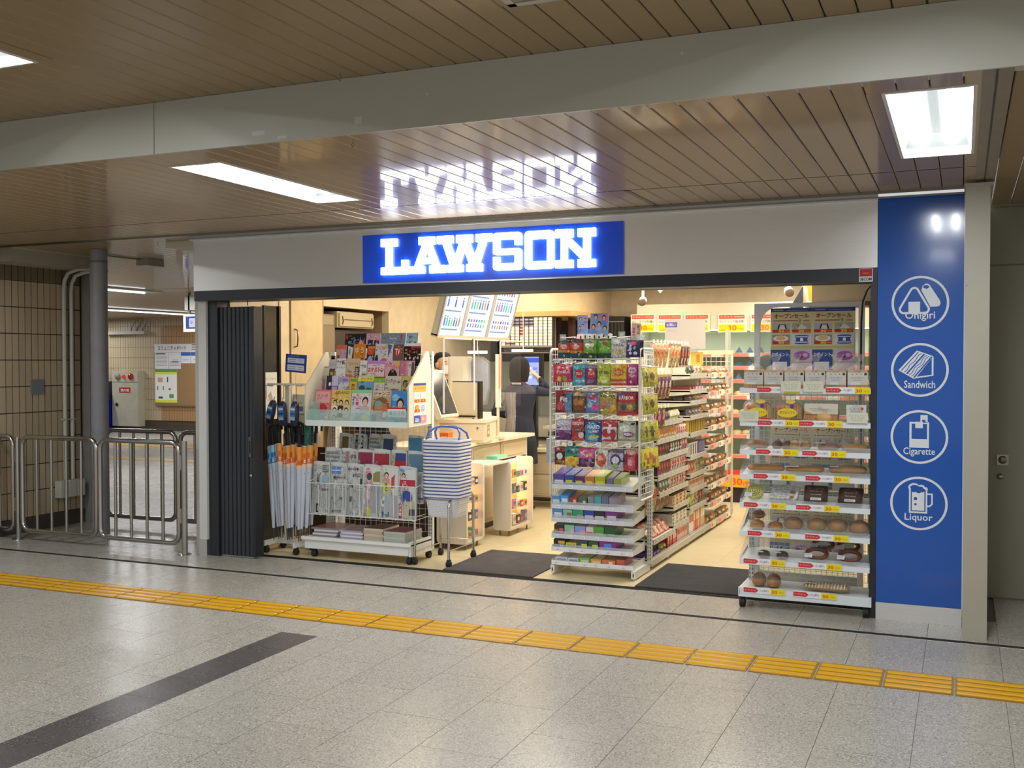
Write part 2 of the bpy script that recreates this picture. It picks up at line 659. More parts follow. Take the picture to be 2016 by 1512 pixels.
for i in range(-4, 82):
    x = -.345 - (i + .5) * PX
    if x > .06 or x < -9.6:
        continue
    seg = [(3.955, 5.874)]
    for a, c, d, e in LAMPS:
        if x + .05 > a and x - .05 < c:
            seg = [(3.955, d), (e, 5.874)]
    for s0, s1 in seg:
        plank(ceil, 'plank', x, s0, s1, 2.55)
    fill('plank', x, LAMPS, 2.55)
    plank(ceil, 'plank', x, 5.888, 6.49, 2.55)
for i in range(8):
    x = .215 + i * PX
    plank(ceil, 'plankup', x, 3.955, 7.46, 2.56)
UL = [(-3.86, -3.53, 1.86, 3.215), (-.41, -.08, 1.86, 3.215), (-7.3, -6.97, 1.86, 3.215)]
ULB = [(q_ - .165, q_ + .165, -.9, .45) for q_ in (-7.14, -3.69, -.24)]
VENT = (-1.462, -.86, 2.76, 3.367)
for i in range(-17, 52):
    x = -.811 - (i + .5) * .1145
    seg = [(-2.0, 3.945)]
    for a, c, d, e in ULB + UL + [VENT]:
        if x + .05 > a and x - .05 < c:
            seg = seg[:-1] + [(seg[-1][0], d), (e, 3.945)]
    for s0, s1 in seg:
        plank(ceil, 'plankup', x, s0, s1, 2.795)
    fill('plankup', x, UL + ULB + [VENT], 2.795)
b = MB('plankup').box(-26, -6.75, -2.0, 3.945, 2.795, 2.81, '#ffffff').box(1.15, 3.2, -2.0, 3.945, 2.795, 2.81, '#ffffff')
b.use('plank').box(-26, -9.7, 3.955, 6.49, 2.55, 2.57, '#ffffff').box(1.066, 3.2, 3.955, 7.46, 2.562, 2.58, '#ffffff')
struct(b.build('trim_11'))
b = MB('paint').box(.055, .155, 3.955, 6.5, 2.548, 2.56, '#8d826f')
b.use('semi').box(.098, .106, 3.955, 6.5, 2.5465, 2.548, '#3a352d')
b.use('semi').box(-9.6, .055, 5.874, 5.888, 2.553, 2.558, '#7c6e5b').box(.028, .034, 5.876, 6.48, 2.5475, 2.55, '#a39987').box(.0, .034, 5.876, 5.882, 2.5475, 2.55, '#a39987')
b.box(-1.83, -1.80, 5.89, 6.48, 2.547, 2.55, '#6e614f')
struct(b.build('trim_3'))
# step between the two ceilings
bm = MB('beam')
bm.box(-12, 3.2, 3.95, 4.02, 2.552, 2.96, '#ffffff')
beam = struct(bm.build('beam'))
MB('beam').box(-3.572, 3.2, 3.935, 3.95, 2.548, 2.794, '#ffffff').build('panel', beam)
MB('beam').box(-12, -3.576, 3.935, 3.95, 2.548, 2.794, '#ffffff').build('panel', beam)
b = MB('semi')
for x0, z0, w, h in ((-3.0, 2.585, .07, .02), (-2.86, 2.56, .05, .012), (-2.45, 2.59, .035, .03), (-1.0, 2.72, .012, .012), (-2.1, 2.68, .01, .008)):
    b.box(x0, x0 + w, 3.9345, 3.936, z0, z0 + h, '#c9c8bd')
b.build('patch', beam)
# ceiling trims above the shop front
b = MB('steel')
b.box(-9.6, .0, 6.49, 6.52, 2.535, 2.56, '#8c877c').use('semi').box(-9.6, .0, 6.52, 6.56, 2.545, 2.7, '#4d473d')
b.use('gloss').box(-5.62, -.47, 6.56, 6.75, 2.508, 2.545, '#d9d8d2').use('steel').box(-5.62, .0, 6.553, 6.56, 2.516, 2.524, '#9a9890')
struct(b.build('trim_4'))


def hook(x, y, z):
    q = MB('steel').tube([(x, y, z), (x, y, z - .02)], .0016, '#8a8377', 4)
    q.tube([(x + .007 * math.cos(t * .6), y, z - .028 + .008 * math.sin(t * .6)) for t in range(10)], .0014, '#8a8377', 4)
    return q.build('ceiling_hook')


for (x, y, z, l) in ((-2.47, 3.85, 2.795, 'wire ceiling hook above the pale beam'), (-2.52, 4.03, 2.55, 'small hook under the lower ceiling just behind the beam'),
                     (-2.33, 5.55, 2.55, 'small ceiling hook in the glow over the store sign'), (-6.1, 6.75, 2.55, 'small ceiling hook beside the left end of the steel fascia')):
    tag(hook(x, y, z), l, 'hook')


# ---- lamps of the concourse
def fixture(x0, x1, y0, y1, z, label, seen=True, emit='tube'):
    t = thing('ceiling_lamp', label, 'ceiling light', ((x0 + x1) / 2, (y0 + y1) / 2, z), group=None if seen else 'recessed ceiling lights outside the view')
    f = MB('semi')
    w, d = .014, .105
    for a, c, e, g in ((x0, x1, y0, y0 + w), (x0, x1, y1 - w, y1), (x0, x0 + w, y0 + w, y1 - w), (x1 - w, x1, y0 + w, y1 - w)):
        f.box(a, c, e, g, z - .004, z + .016, '#d4d3cd')
    f.build('frame', t)
    h = MB('semi')
    i0, i1, j0, j1 = x0 + w, x1 - w, y0 + w, y1 - w
    k0, k1, l0, l1 = x0 + .045, x1 - .045, y0 + .07, y1 - .07
    lo = [(i0, j0, z), (i1, j0, z), (i1, j1, z), (i0, j1, z)]
    hi = [(k0, l0, z + d), (k1, l0, z + d), (k1, l1, z + d), (k0, l1, z + d)]
    h.add(lo + hi, [(0, 4, 5, 1), (1, 5, 6, 2), (2, 6, 7, 3), (3, 7, 4, 0), (7, 6, 5, 4)], '#f1f4f2')
    h.box((x0 + x1) / 2 - .02, (x0 + x1) / 2 + .02, l0 + .02, l1 - .02, z + d - .012, z + d - .002, '#e5e8e6')
    h.build('housing', t)
    for s in (-1, 1):
        xc = (x0 + x1) / 2 + s * .068
        MB(emit).tube([(xc, l0 - .02, z + .055), (xc, l1 + .02, z + .055)], .0145, (0.90, 0.96, 1.0, 1), 8).build('tube_lamp', t)
        area('tube_light', (xc, (y0 + y1) / 2, z + .036), .03, y1 - y0 - .16, LAMP, (.93, .97, 1.0))
    return t


fixture(*LAMPS[0], 2.55, 'square looking recessed lamp with two lit tubes above the blue pillar panel')
fixture(*LAMPS[1], 2.55, 'long recessed lamp with two lit tubes left of the store sign')
fixture(*LAMPS[2], 2.55, 'recessed lamp outside the view', False)
fixture(*UL[0], 2.795, 'lamp in the upper ceiling cut off at the upper left corner')
fixture(*UL[1], 2.795, 'recessed lamp outside the view', False)
fixture(*UL[2], 2.795, 'recessed lamp outside the view', False)
for x in (-7.14, -3.69, -.24):
    fixture(x - .165, x + .165, -.9, .45, 2.795, 'recessed lamp outside the view', False)
v = thing('ceiling_vent', 'corner of a square air vent in the upper ceiling at the top edge', 'vent', (-1.16, 3.06, 2.795))
f = MB('semi')
a, c, d, e = VENT
for p, q, r, s_ in ((a, c, d, d + .03), (a, c, e - .03, e), (a, a + .03, d, e), (c - .03, c, d, e)):
    f.box(p, q, r, s_, 2.787, 2.80, '#b9b4a6')
f.build('frame', v)
for i in range(9):
    y = d + .06 + i * .06
    MB('semi').box(a + .03, c - .03, y - .004, y + .03, 2.79, 2.794, '#8f897b').build('slat', v)

# ---- concourse walls
# grey steel partition right of the shop
b = MB('greypanel').box(.1, 3.2, 7.47, 7.55, 0, 2.6, '#ffffff')
wr = struct(b.build('wall_right'))
MB('greypanel').box(.142, 3.2, 7.455, 7.47, .012, 2.165, '#ffffff').build('panel', wr)
MB('greypanel').box(.142, 3.2, 7.455, 7.47, 2.175, 2.54, '#ffffff').build('panel', wr)
l = MB('steel').rbox(.205, .275, 7.447, 7.456, .875, .945, .006, '#8f8a7c', axis='y')
l.lathe([(.026, 0), (.024, .006), (.012, .008), (0, .008)], '#77736a', 14)
lk = l.build('lock', wr)
l = MB('steel')
l.M = Matrix.Translation((.24, 7.447, .91)) @ Matrix.Rotation(R(90), 4, 'X')
l.lathe([(.026, 0), (.024, .006), (.014, .009), (0, .009)], '#6d6960', 14)
l.M = Matrix.Translation((.226, 7.455, .80)) @ Matrix.Rotation(R(90), 4, 'X')
l.lathe([(.02, 0), (.018, .008), (.008, .012), (0, .012)], '#8d887b', 14)
l.build('keyhole', wr)
# square steel pillar with worn paint
b = MB('scuffed').box(.006, .132, 6.31, 7.47, 0, 2.52, '#ffffff')
struct(b.build('pillar'))
b = MB('scuffed').box(.0, .15, 6.295, 7.47, 2.515, 2.53, '#ffffff')
struct(b.build('trim_5'))

# ---- left: tiled wall stub, soffit, passage
b = MB('matte').box(-9.2, -7.84, 5.2, 7.62, .13, 2.55, '#35291e')
wl = struct(b.build('wall_left'))
pt = MB('walltile').box(0, .005, .0045, .067, .0045, .235, '#ffffff').build('tile', wl)
first = True
for j in range(24):
    for i in range(10):
        y = 7.6 - .0715 * (j + 1)
        z = 2.287 - .2395 * i
        if z < .13 - .2:
            continue
        if first:
            pt.location = (-7.842, y, z); first = False
            continue
        if z < .12:
            MB('walltile').box(-7.842, -7.837, y + .0045, y + .067, .13, z + .235, '#ffffff').build('tile', wl)
        else:
            inst(pt, wl, (-7.842, y, z))
for j in range(24):
    y = 7.6 - .0715 * (j + 1)
    o = MB('walltile').box(-7.842, -7.837, y + .0045, y + .067, 2.29, 2.42, '#ffffff').build('tile', wl)
b = MB('matte').box(-9.2, -7.815, 5.2, 7.63, 0, .13, '#4a443e')
struct(b.build('baseboard_left'))
b = MB('paint').box(-9.2, -7.55, 6.56, 7.64, 2.425, 2.56, '#a9a493')
b.use('semi').box(-7.56, -7.545, 6.56, 7.5, 2.535, 2.55, '#c9b79d')
struct(b.build('trim_10'))
MBp = MB('paint').box(-7.86, -7.74, 7.62, 7.72, 0, 2.55, '#8f8e88')
struct(MBp.build('trim_6'))
# passage behind
b = MB('plank').box(-26, -5.7, 6.56, 19.6, 2.56, 2.6, '#ffffff')
ct = struct(b.build('passage_ceiling'))
q = MB('plank')
for i in range(108):
    x = -5.78 - i * PX
    pr = [(-.0545, .012), (-.0545, .003), (-.0515, 0), (.0515, 0), (.0545, .003), (.0545, .012)]
    q.loft([[(x + a_, y, 2.548 + c_) for a_, c_ in pr] for y in (6.56, 11.2)], '#ffffff', smooth=False)
    q.loft([[(x + a_, y, 2.548 + c_) for a_, c_ in pr] for y in (11.23, 19.6)], '#ffffff', smooth=False)
o = q.build('planks', ct); o['kind'] = 'stuff'
YF = 18.5
b = MB('matte').box(-26, -5.6, YF + .02, YF + .2, .06, 2.6, '#55493a')
wf = struct(b.build('wall_far'))
q = MB('walltile')
x = -24.0
while x < -8:
    for i in range(10):
        z = 2.36 - .2375 * i
        orange = x > -16.72 and i > 0
        q.use('orangetile' if orange else 'walltile')
        q.box(x + .004, x + .070, YF, YF + .022, max(.09, z + .003), z + .234, '#ffffff')
    x += .0742
o = q.build('wall_tiles', wf); o['kind'] = 'stuff'
b = MB('matte').box(-26, -5.6, YF - .06, YF + .02, 0, .085, '#4c443c')
struct(b.build('baseboard_far'))
b = MB('matte').box(-26, -25.8, 5, 20, 0, 2.6, '#8f8270')
struct(b.build('wall_far_left'))
for y, l in ((12.9, 'yellow tactile line farther down the passage floor behind the railings, the nearer one'), (14.95, 'yellow tactile line farther down the passage floor, the one nearest the far wall')):
    tag(MB('tactile').box(-24, -6, y - .12, y + .12, 0, .005, '#ffffff').build('tactile_line'), l, 'tactile paving')


def strip_lamp(x, y0, y1, label):
    t = thing('strip_lamp', label, 'ceiling light', (x, (y0 + y1) / 2, 2.55))
    MB('semi').box(x - .11, x + .11, y0, y1, 2.53, 2.545, '#e5e6e2').build('housing', t)
    MB('tube').tube([(x, y0 + .04, 2.522), (x, y1 - .25, 2.522)], .016, (.9, .96, 1, 1), 6).build('tube_lamp', t)
    area('strip_light', (x, (y0 + y1) / 2, 2.50), .05, y1 - y0 - .3, 26 * (y1 - y0), (.95, .97, 1.0))


strip_lamp(-10.55, 9.9, 11.65, 'strip lamp in the passage ceiling, the nearest one, crossing behind the round pole')
strip_lamp(-14.65, 14.4, 17.9, 'long strip lamp in the passage ceiling running behind the hanging sign')
strip_lamp(-18.4, 16.6, 18.0, 'strip lamp in the passage ceiling, the farthest one over the far wall')
strip_lamp(-13.0, 9.0, 10.5, 'strip lamp of the passage hidden behind the tiled wall')
strip_lamp(-8.6, 13.0, 14.5, 'strip lamp of the passage hidden behind the store')

# ================================================================== shop front
b = MB('brushed').box(-5.605, -.474, 6.6, 6.78, 2.111, 2.508, '#ffffff')
struct(b.build('trim_7'))
b = MB('semi').box(-5.605, -.474, 6.605, 6.80, 2.032, 2.110, '#2b2f38')
b.box(-5.6, -.47, 6.80, 6.84, 2.03, 2.52, '#2b2f38')
b.box(-5.535, -5.44, 6.68, 6.80, 0, 2.035, '#24272d').box(-.512, -.474, 6.61, 6.82, 0, 2.035, '#24262b')
struct(b.build('door_1'))
# folded shutter door
t = thing('folding_shutter', 'black accordion shutter folded together at the left end of the store front', 'shutter', (-5.27, 6.74, 0))
for i in range(8):
    x = -5.44 + .0405 * i
    p = MB('semi')
    p.loft([[(x + a, 6.70 + c, z) for a, c in ((.002, .008), (.0065, .0), (.0315, .0), (.036, .008), (.036, .09), (.002, .09))] for z in (.012, 1.985)], '#33373d', caps=True, smooth=False)
    p.build('slat', t)
p = MB('semi').box(-5.445, -5.105, 6.722, 6.77, .012, 1.985, '#17191d').box(-5.115, -5.095, 6.69, 6.80, .012, 1.985, '#2a2d32')
p.build('hinge_core', t)
MB('steel').box(-5.44, -5.11, 6.70, 6.78, .003, .012, '#b5b4ae').build('bottom_rail', t)
p = MB('semi').rbox(-5.153, -5.128, 6.689, 6.70, .80, .96, .004, '#5a5750', axis='y').box(-5.146, -5.135, 6.687, 6.69, .83, .93, '#0d0d0e')
p.build('handle', t)
p = MB('chrome'); p.M = T((-5.138, 6.70, .655)) @ Matrix.Rotation(R(90), 4, 'X')
p.lathe([(.013, 0), (.012, .006), (.006, .008), (0, .008)], '#d8d6cf', 12)
p.build('lock', t)
for x in (-5.44, -5.13):
    MB('semi').tube([(x, 6.66, 1.99), (x, 6.655, 2.05), (x + .01, 6.65, 2.052)], .004, '#101114', 5).build('roller', t)
# end of the partition wall, white, with a steel kick plate
b = MB('semi').box(-5.61, -5.535, 6.655, 6.70, .13, 2.111, '#d6d7d4').use('paint').box(-5.68, -5.535, 6.70, 8.1, 0, 2.55, '#c8c6be').box(-6.2, -6.1, 8.1, 12.1, 0, 2.55, '#c8c6be').box(-6.1, -5.535, 8.05, 8.15, 0, 2.55, '#c8c6be').use('brushed').box(-5.612, -5.535, 6.65, 6.70, 0, .13, '#ffffff')
struct(b.build('end_wall'))

# sign board
sg = thing('store_sign', 'blue illuminated sign board with large white capital letters on the steel fascia', 'sign', (-3.045, 6.6, 2.3))
b = MB('signback').box(-4.037, -2.053, 6.582, 6.6, 2.124, 2.472, '#0a3fb8')
b.build('board', sg)
LET = {
'L': [[(-3.872, 0.79), (-3.744, 0.79), (-3.744, 1), (-3.872, 1)], [(-3.833, 0.1), (-3.784, 0.1), (-3.784, 0.9), (-3.833, 0.9)], [(-3.872, 0), (-3.653, 0), (-3.653, 0.2), (-3.872, 0.2)], [(-3.701, 0.1), (-3.653, 0.1), (-3.653, 0.39), (-3.701, 0.39)]] ,
'A': [[(-3.644, 0), (-3.521, 0), (-3.521, 0.2), (-3.644, 0.2)], [(-3.478, 0), (-3.355, 0), (-3.355, 0.2), (-3.478, 0.2)], [(-3.561, 0.79), (-3.438, 0.79), (-3.438, 1), (-3.561, 1)], [(-3.608, 0.1), (-3.552, 0.1), (-3.477, 0.85), (-3.526, 0.85)], [(-3.443, 0.1), (-3.388, 0.1), (-3.47, 0.85), (-3.521, 0.85)], [(-3.555, 0.26), (-3.443, 0.26), (-3.443, 0.43), (-3.555, 0.43)]] ,
'W': [[(-3.414, 0.79), (-3.293, 0.79), (-3.293, 1), (-3.414, 1)], [(-3.263, 0.79), (-3.142, 0.79), (-3.142, 1), (-3.263, 1)], [(-3.112, 0.79), (-2.993, 0.79), (-2.993, 1), (-3.112, 1)], [(-3.338, 0), (-3.216, 0), (-3.216, 0.2), (-3.338, 0.2)], [(-3.186, 0), (-3.065, 0), (-3.065, 0.2), (-3.186, 0.2)], [(-3.305, 0.1), (-3.243, 0.1), (-3.328, 0.9), (-3.381, 0.9)], [(-3.305, 0.1), (-3.248, 0.1), (-3.177, 0.9), (-3.228, 0.9)], [(-3.154, 0.1), (-3.093, 0.1), (-3.177, 0.9), (-3.229, 0.9)], [(-3.154, 0.1), (-3.098, 0.1), (-3.024, 0.9), (-3.075, 0.9)]] ,
'S': [[(-2.98, 0.82), (-2.77, 0.82), (-2.77, 1), (-2.98, 1)], [(-2.98, 0.44), (-2.933, 0.44), (-2.933, 0.9), (-2.98, 0.9)], [(-2.98, 0.41), (-2.77, 0.41), (-2.77, 0.57), (-2.98, 0.57)], [(-2.817, 0.1), (-2.77, 0.1), (-2.77, 0.5), (-2.817, 0.5)], [(-2.98, 0), (-2.77, 0), (-2.77, 0.18), (-2.98, 0.18)], [(-2.98, 0.1), (-2.933, 0.1), (-2.933, 0.36), (-2.98, 0.36)], [(-2.817, 0.66), (-2.77, 0.66), (-2.77, 0.9), (-2.817, 0.9)]] ,
'O': [[(-2.744, 0.79), (-2.535, 0.79), (-2.535, 1), (-2.744, 1)], [(-2.744, 0), (-2.535, 0), (-2.535, 0.2), (-2.744, 0.2)], [(-2.744, 0.1), (-2.697, 0.1), (-2.697, 0.9), (-2.744, 0.9)], [(-2.581, 0.1), (-2.535, 0.1), (-2.535, 0.9), (-2.581, 0.9)]] ,
'N': [[(-2.521, 0.79), (-2.398, 0.79), (-2.398, 1), (-2.521, 1)], [(-2.362, 0.79), (-2.239, 0.79), (-2.239, 1), (-2.362, 1)], [(-2.521, 0), (-2.398, 0), (-2.398, 0.2), (-2.521, 0.2)], [(-2.362, 0), (-2.239, 0), (-2.239, 0.2), (-2.362, 0.2)], [(-2.482, 0.1), (-2.439, 0.1), (-2.439, 0.9), (-2.482, 0.9)], [(-2.323, 0.1), (-2.277, 0.1), (-2.277, 0.9), (-2.323, 0.9)], [(-2.439, 0.6), (-2.336, 0.2), (-2.277, 0.1), (-2.277, 0.3), (-2.323, 0.42), (-2.426, 0.8), (-2.469, 0.85)]] ,
}
for ch, polys in LET.items():
    b = MB('sign')
    b.M = T((0, 6.582, 2.178)) @ Matrix.Rotation(R(90), 4, 'X')
    for k, pts in enumerate(polys):
        q = [(x, z * .257) for x, z in pts]
        if len(q) == 4 and ch in 'SO':
            x0, x1, y0, y1 = q[0][0], q[1][0], q[0][1], q[2][1]
            c = .022 if (y1 - y0) < .07 and (x1 - x0) > .09 else .001
            top, bot = y1 > .2, y0 < .05
            mid = not top and not bot
            pp = []
            for (x, y, sx, sy, cut) in ((x0, y0, 1, 1, bot or mid), (x1, y0, -1, 1, bot), (x1, y1, -1, -1, top or mid), (x0, y1, 1, -1, top)):
                if cut and c > .01:
                    e = [(x, y + sy * c), (x + sx * c * .3, y + sy * c * .3), (x + sx * c, y)]
                    if sx * sy < 0:
                        e.reverse()
                    pp += e
                else:
                    pp.append((x, y))
            q = pp
        b.prism(q, 0, .022 + .0002 * k, (.96, .98, 1, 1))
    b.build('letter', sg)

# blue pillar panel with four pictograms
BL = '#0a54b2'
bp = thing('pictogram_panel', 'glossy blue pillar panel with four white round pictograms and captions', 'sign panel', (-.235, 6.6, 0))
MB('gloss').box(-.472, .002, 6.6, 6.76, .103, 2.52, BL).build('panel', bp)
MB('brushed').box(-.472, .004, 6.598, 6.76, 0, .102, '#ffffff').build('kick_plate', bp)
MB('gloss').box(.002, .006, 6.597, 6.60, .103, 2.52, '#dfe3e6').box(-.474, .006, 6.595, 6.60, 2.52, 2.528, '#d9d8d2').build('edge_trim', bp)
WH = '#e4eaf0'
BL = '#0a54b2'


def picto(z, name, cap, draw):
    q = MB('gloss')
    q.M = Fr(-.2345, 6.5995, z)
    q.ring(0, 0, .159, .159, .0135, WH, .0005, 48)
    draw(q)
    q.text(cap[0], 0, cap[1], cap[2], WH, .0006, w=cap[3], bold=.012)
    return q.build(name, bp)


def tri(cx, cy, w, h, r):
    p = []
    for (x, y, a) in ((-w, -h, 210), (w, -h, 330), (0, h, 90)):
        for k in range(-3, 4):
            t_ = R(a + k * 20)
            p.append((cx + x + r * math.cos(t_), cy + y + r * math.sin(t_)))
    return p


def onigiri(q):
    ru = [(.006, .075), (.012, .098), (.028, .112), (.042, .112), (.052, .104), (.108, .012), (.112, -.004), (.106, -.018), (.094, -.024), (.056, -.024)]
    q.poly(ru, .0006, WH)
    q.poly([(.012, .092), (.024, .103), (.042, .103), (.051, .091), (.034, .08)], .0008, BL)
    q.poly(tri(-.032, .015, .055, .048, .03), .0010, BL)
    q.line(tri(-.032, .015, .058, .052, .022), .012, WH, .0012, True)
    q.rect(-.064, 0, -.055, .008, WH, .0013)


def sandwich(q):
    q.poly([(-.118, -.002), (-.016, .115), (.072, .082), (.076, .076), (.076, -.034), (-.034, -.052)], .0006, WH)
    q.poly([(-.016, -.040), (.066, .070), (.066, -.028)], .0008, BL)
    for a0, w_ in ((-.105, .005), (-.088, .004), (-.072, .009), (-.058, .004), (-.044, .004), (-.03, .008)):
        u = (a0 + .118) / .09
        x0, y0 = -.118 + .084 * u, -.002 - .05 * u
        x1, y1 = -.016 + .088 * u, .115 - .033 * u
        pts = []
        for k in range(9):
            s_ = .05 + .9 * k / 8
            wv = .003 * math.sin(k * 1.6) if w_ == .004 else 0
            pts.append((x0 + (x1 - x0) * s_ + wv, y0 + (y1 - y0) * s_ - wv))
        q.line(pts, w_, BL, .0009)


def cigarette(q):
    q.rect(-.054, .054, -.064, .089, WH, .0006)
    q.rect(-.042, .043, -.012, .078, BL, .0008)
    q.rect(-.022, .020, .052, .09, WH, .0010)
    q.rect(.006, .046, .086, .130, WH, .0006)
    q.rect(.016, .034, .084, .102, BL, .0009)


def beer(q):
    q.poly([(-.054, -.058), (.047, -.058), (.047, .078), (.05, .088), (.044, .098), (.034, .097), (.028, .108), (.010, .112), (0, .108), (-.012, .118), (-.034, .12), (-.052, .11), (-.06, .095), (-.054, .08)], .0006, WH)
    q.poly([(-.044, -.048), (.038, -.048), (.038, .082), (.026, .09), (.02, .099), (.006, .1), (-.014, .108), (-.034, .108), (-.048, .098), (-.044, .086)], .0008, BL)
    q.poly([(-.038, -.042), (.031, -.042), (.031, .072), (.022, .066), (.014, .068), (.004, .06), (-.008, .062), (-.018, .068), (-.03, .064), (-.038, .07)], .0010, WH)
    q.ell(-.018, .028, .010, .010, BL, .0012)
    q.ell(-.018, -.005, .007, .007, BL, .0012)
    q.line([(.047, .058), (.073, .058), (.073, 0), (.06, -.014), (.047, -.014)], .009, WH, .0007)


picto(1.893, 'onigiri_pictogram', ('Onigiri', -.078, .058, .165), onigiri)
picto(1.498, 'sandwich_pictogram', ('Sandwich', -.085, .045, .172), sandwich)
picto(1.102, 'cigarette_pictogram', ('Cigarette', -.09, .054, .175), cigarette)
picto(.708, 'liquor_pictogram', ('Liquor', -.087, .053, .155), beer)
# alarm company plate
t = MB('gloss')
t.box(-.578, -.499, 6.594, 6.604, 2.026, 2.106, '#d9dadb')
t.M = Fr(-.5385, 6.5935, 2.066)
t.rect(-.036, .036, -.008, .037, '#b3121c', .0004)
t.text('SECOM', 0, -.024, .018, '#20242c', .0004, w=.066, bold=.03)
t.text('Security', 0, .012, .006, '#f0d8d8', .0008, w=.03)
tag(t.build('alarm_plate'), 'small red and white alarm company plate at the top right of the store opening', 'plate')

# ================================================================== railings and things at the left
def gate_frame(q, x0, x1, y, z0, z1, r, rad, col, stay=True):
    pts = []
    for cx, cz, a in ((x1 - rad, z1 - rad, 0), (x0 + rad, z1 - rad, 90), (x0 + rad, z0 + rad, 180), (x1 - rad, z0 + rad, 270)):
        for k in range(5):
            t_ = R(a + 90 * k / 4)
            pts.append((cx + rad * math.cos(t_), y, cz + rad * math.sin(t_)))
    q.tube(pts, r, col, 10, closed=True)


SS = '#b9b8b4'
def gate(x0, x1, y, label, pin=False, dark=SS):
    t = thing('railing_gate', label, 'railing', ((x0 + x1) / 2, y, 0))
    q = MB('steel'); gate_frame(q, x0, x1, y, .085, .90, .0215, .075, dark); q.build('frame', t)
    n = 4
    for k in range(n):
        x = x0 + (x1 - x0) * (k + 1) / (n + 1)
        MB('steel').tube([(x, y, .09), (x, y, .895)], .0125, dark, 8, caps=False).build('bar', t)
    for z in (.25, .68):
        MB('steel').box(x1 + .012, x1 + .034, y - .012, y + .012, z, z + .12, dark).build('hinge', t)
    if pin:
        MB('steel').tube([(x0 + .06, y, .012), (x0 + .06, y, .09)], .007, dark, 6).build('drop_bolt', t)


def post(x, y, h, label, r=.024):
    t = thing('railing_post', label, 'post', (x, y, 0))
    MB('steel').tube([(x, y, 0), (x, y, h)], r, SS, 12).build('post', t)
    MB('steel').lathe([(.055, 0), (.052, .006), (r, .007)], SS, 16, (x, y, 0)).build('foot_plate', t)


gate(-7.522, -6.672, 6.63, 'stainless barrier gate with four bars left of the passage, front row')
gate(-6.63, -5.795, 6.63, 'stainless barrier gate with four bars nearest the black shutter, front row', True)
gate(-8.46, -7.632, 6.63, 'stainless barrier gate cut off by the left picture edge', False)
post(-5.741, 6.63, .914, 'stainless barrier post beside the white wall end and black shutter')
post(-7.577, 6.63, .897, 'stainless barrier post in front of the tiled wall')
gate(-7.518, -6.678, 7.6, 'stainless barrier gate of the back row behind the front gate', False, '#aaa8a4')
gate(-6.622, -5.78, 7.6, 'stainless barrier gate of the back row half hidden behind the store wall', False, '#aaa8a4')
post(-7.58, 7.62, .92, 'stainless barrier post of the back row beside the round pole')
# round pole
t = thing('round_pole', 'grey round steel pole standing in front of the passage', 'pole', (-7.055, 7.06, 0))
MB('paint').tube([(-7.055, 7.06, .002), (-7.055, 7.06, 2.545)], .074, '#8e8d90', 24).build('shaft', t)
MB('semi').lathe([(.076, 0), (.076, .02)], '#6f6b66', 24, (-7.055, 7.06, 2.43)).build('band', t)
# conduits
t = thing('cable_conduit', 'pair of white cable pipes on the tiled wall with junction boxes at the bottom', 'conduit', (-7.8, 7.4, .27))
for y, z1 in ((7.375, 2.36), (7.462, 2.34)):
    MB('semi').tube([(-7.805, y, .435), (-7.805, y, z1 - .12), (-7.80, y + .005, z1 - .04), (-7.77, y + .02, z1 + .03), (-7.68, y + .05, z1 + .065), (-7.45, y + .1, z1 + .075)], .0185, '#cfcdc2', 8).build('pipe', t)
for k in range(3):
    MB('semi').rbox(-7.828, -7.745, 7.262 + k * .1, 7.357 + k * .1, .275, .43, .008, '#cbc8bb').build('junction_box', t)
for y in (7.375, 7.462):
    MB('semi').box(-7.828, -7.79, y - .03, y + .03, 1.0, 1.015, '#bdbaae').build('clip', t)
tag(MB('semi').rbox(-7.836, -7.826, 7.005, 7.15, 1.255, 1.39, .004, '#7d8288', axis='x').build('wall_plate'), 'square grey metal cover plate on the tiled wall', 'cover plate')
p = MB('semi').tube([(-7.05, 7.15, 2.53), (-7.3, 7.3, 2.535), (-7.33, 7.7, 2.54), (-7.315, 7.95, 2.54)], .008, '#b7b0a2', 5)
p.rbox(-7.38, -7.24, 7.86, 8.1, 2.485, 2.55, .01, '#b9b2a4')
tag(p.build('ceiling_box'), 'small junction box with a cable on the passage ceiling beside the pole', 'junction box')

# far wall: notice board, fire hydrant cabinet, blue machine
SC = (YF - .0) / 17.6
def FW(x, z):
    return x * SC, 1.55 + (z - 1.55) * SC


t = thing('notice_board', 'notice board with papers on the far tiled wall beside the store', 'notice board', (-16.0, YF, 1.3))
x0, z0 = FW(-15.975, .607); x1, z1 = x0 + 2.4, FW(0, 1.934)[1]
zh = FW(0, 1.759)[1]
MB('semi').box(x0, x1, YF - .05, YF, z0, z1, '#8a7d66').build('frame', t)
MB('paper').box(x0 + .03, x1 - .03, YF - .056, YF - .05, z0 + .03, zh, '#9c7d55').build('cork', t)
q = MB('paper').box(x0, x1, YF - .06, YF - .05, zh, z1, '#dcdcda'); q.M = Fr(x0, YF - .061, (zh + z1) / 2)
q.text('コミュニティボード', .5, 0, .10, '#2a2a2c', 0, w=.80, bold=.01)
for k in range(3):
    q.rect(1.06, 1.5, .06 - k * .05, .078 - k * .05, '#55565a', 0)
q.build('header', t)


def sheet(xa, xb, za, zb, col, bars, label):
    q_ = MB('paper')
    X0, Z0 = FW(xa, za); X1, Z1 = FW(xb, zb)
    q_.box(X0, X1, YF - .0605, YF - .0565, Z0, Z1, col)
    q_.M = Fr(X0, YF - .0607, Z0)
    for (u0, u1, v0, v1, c) in bars:
        q_.rect(u0 * (X1 - X0), u1 * (X1 - X0), v0 * (Z1 - Z0), v1 * (Z1 - Z0), c, .0002)
    tag(q_.build('notice_sheet'), label, 'poster', 'sheets on the notice board')


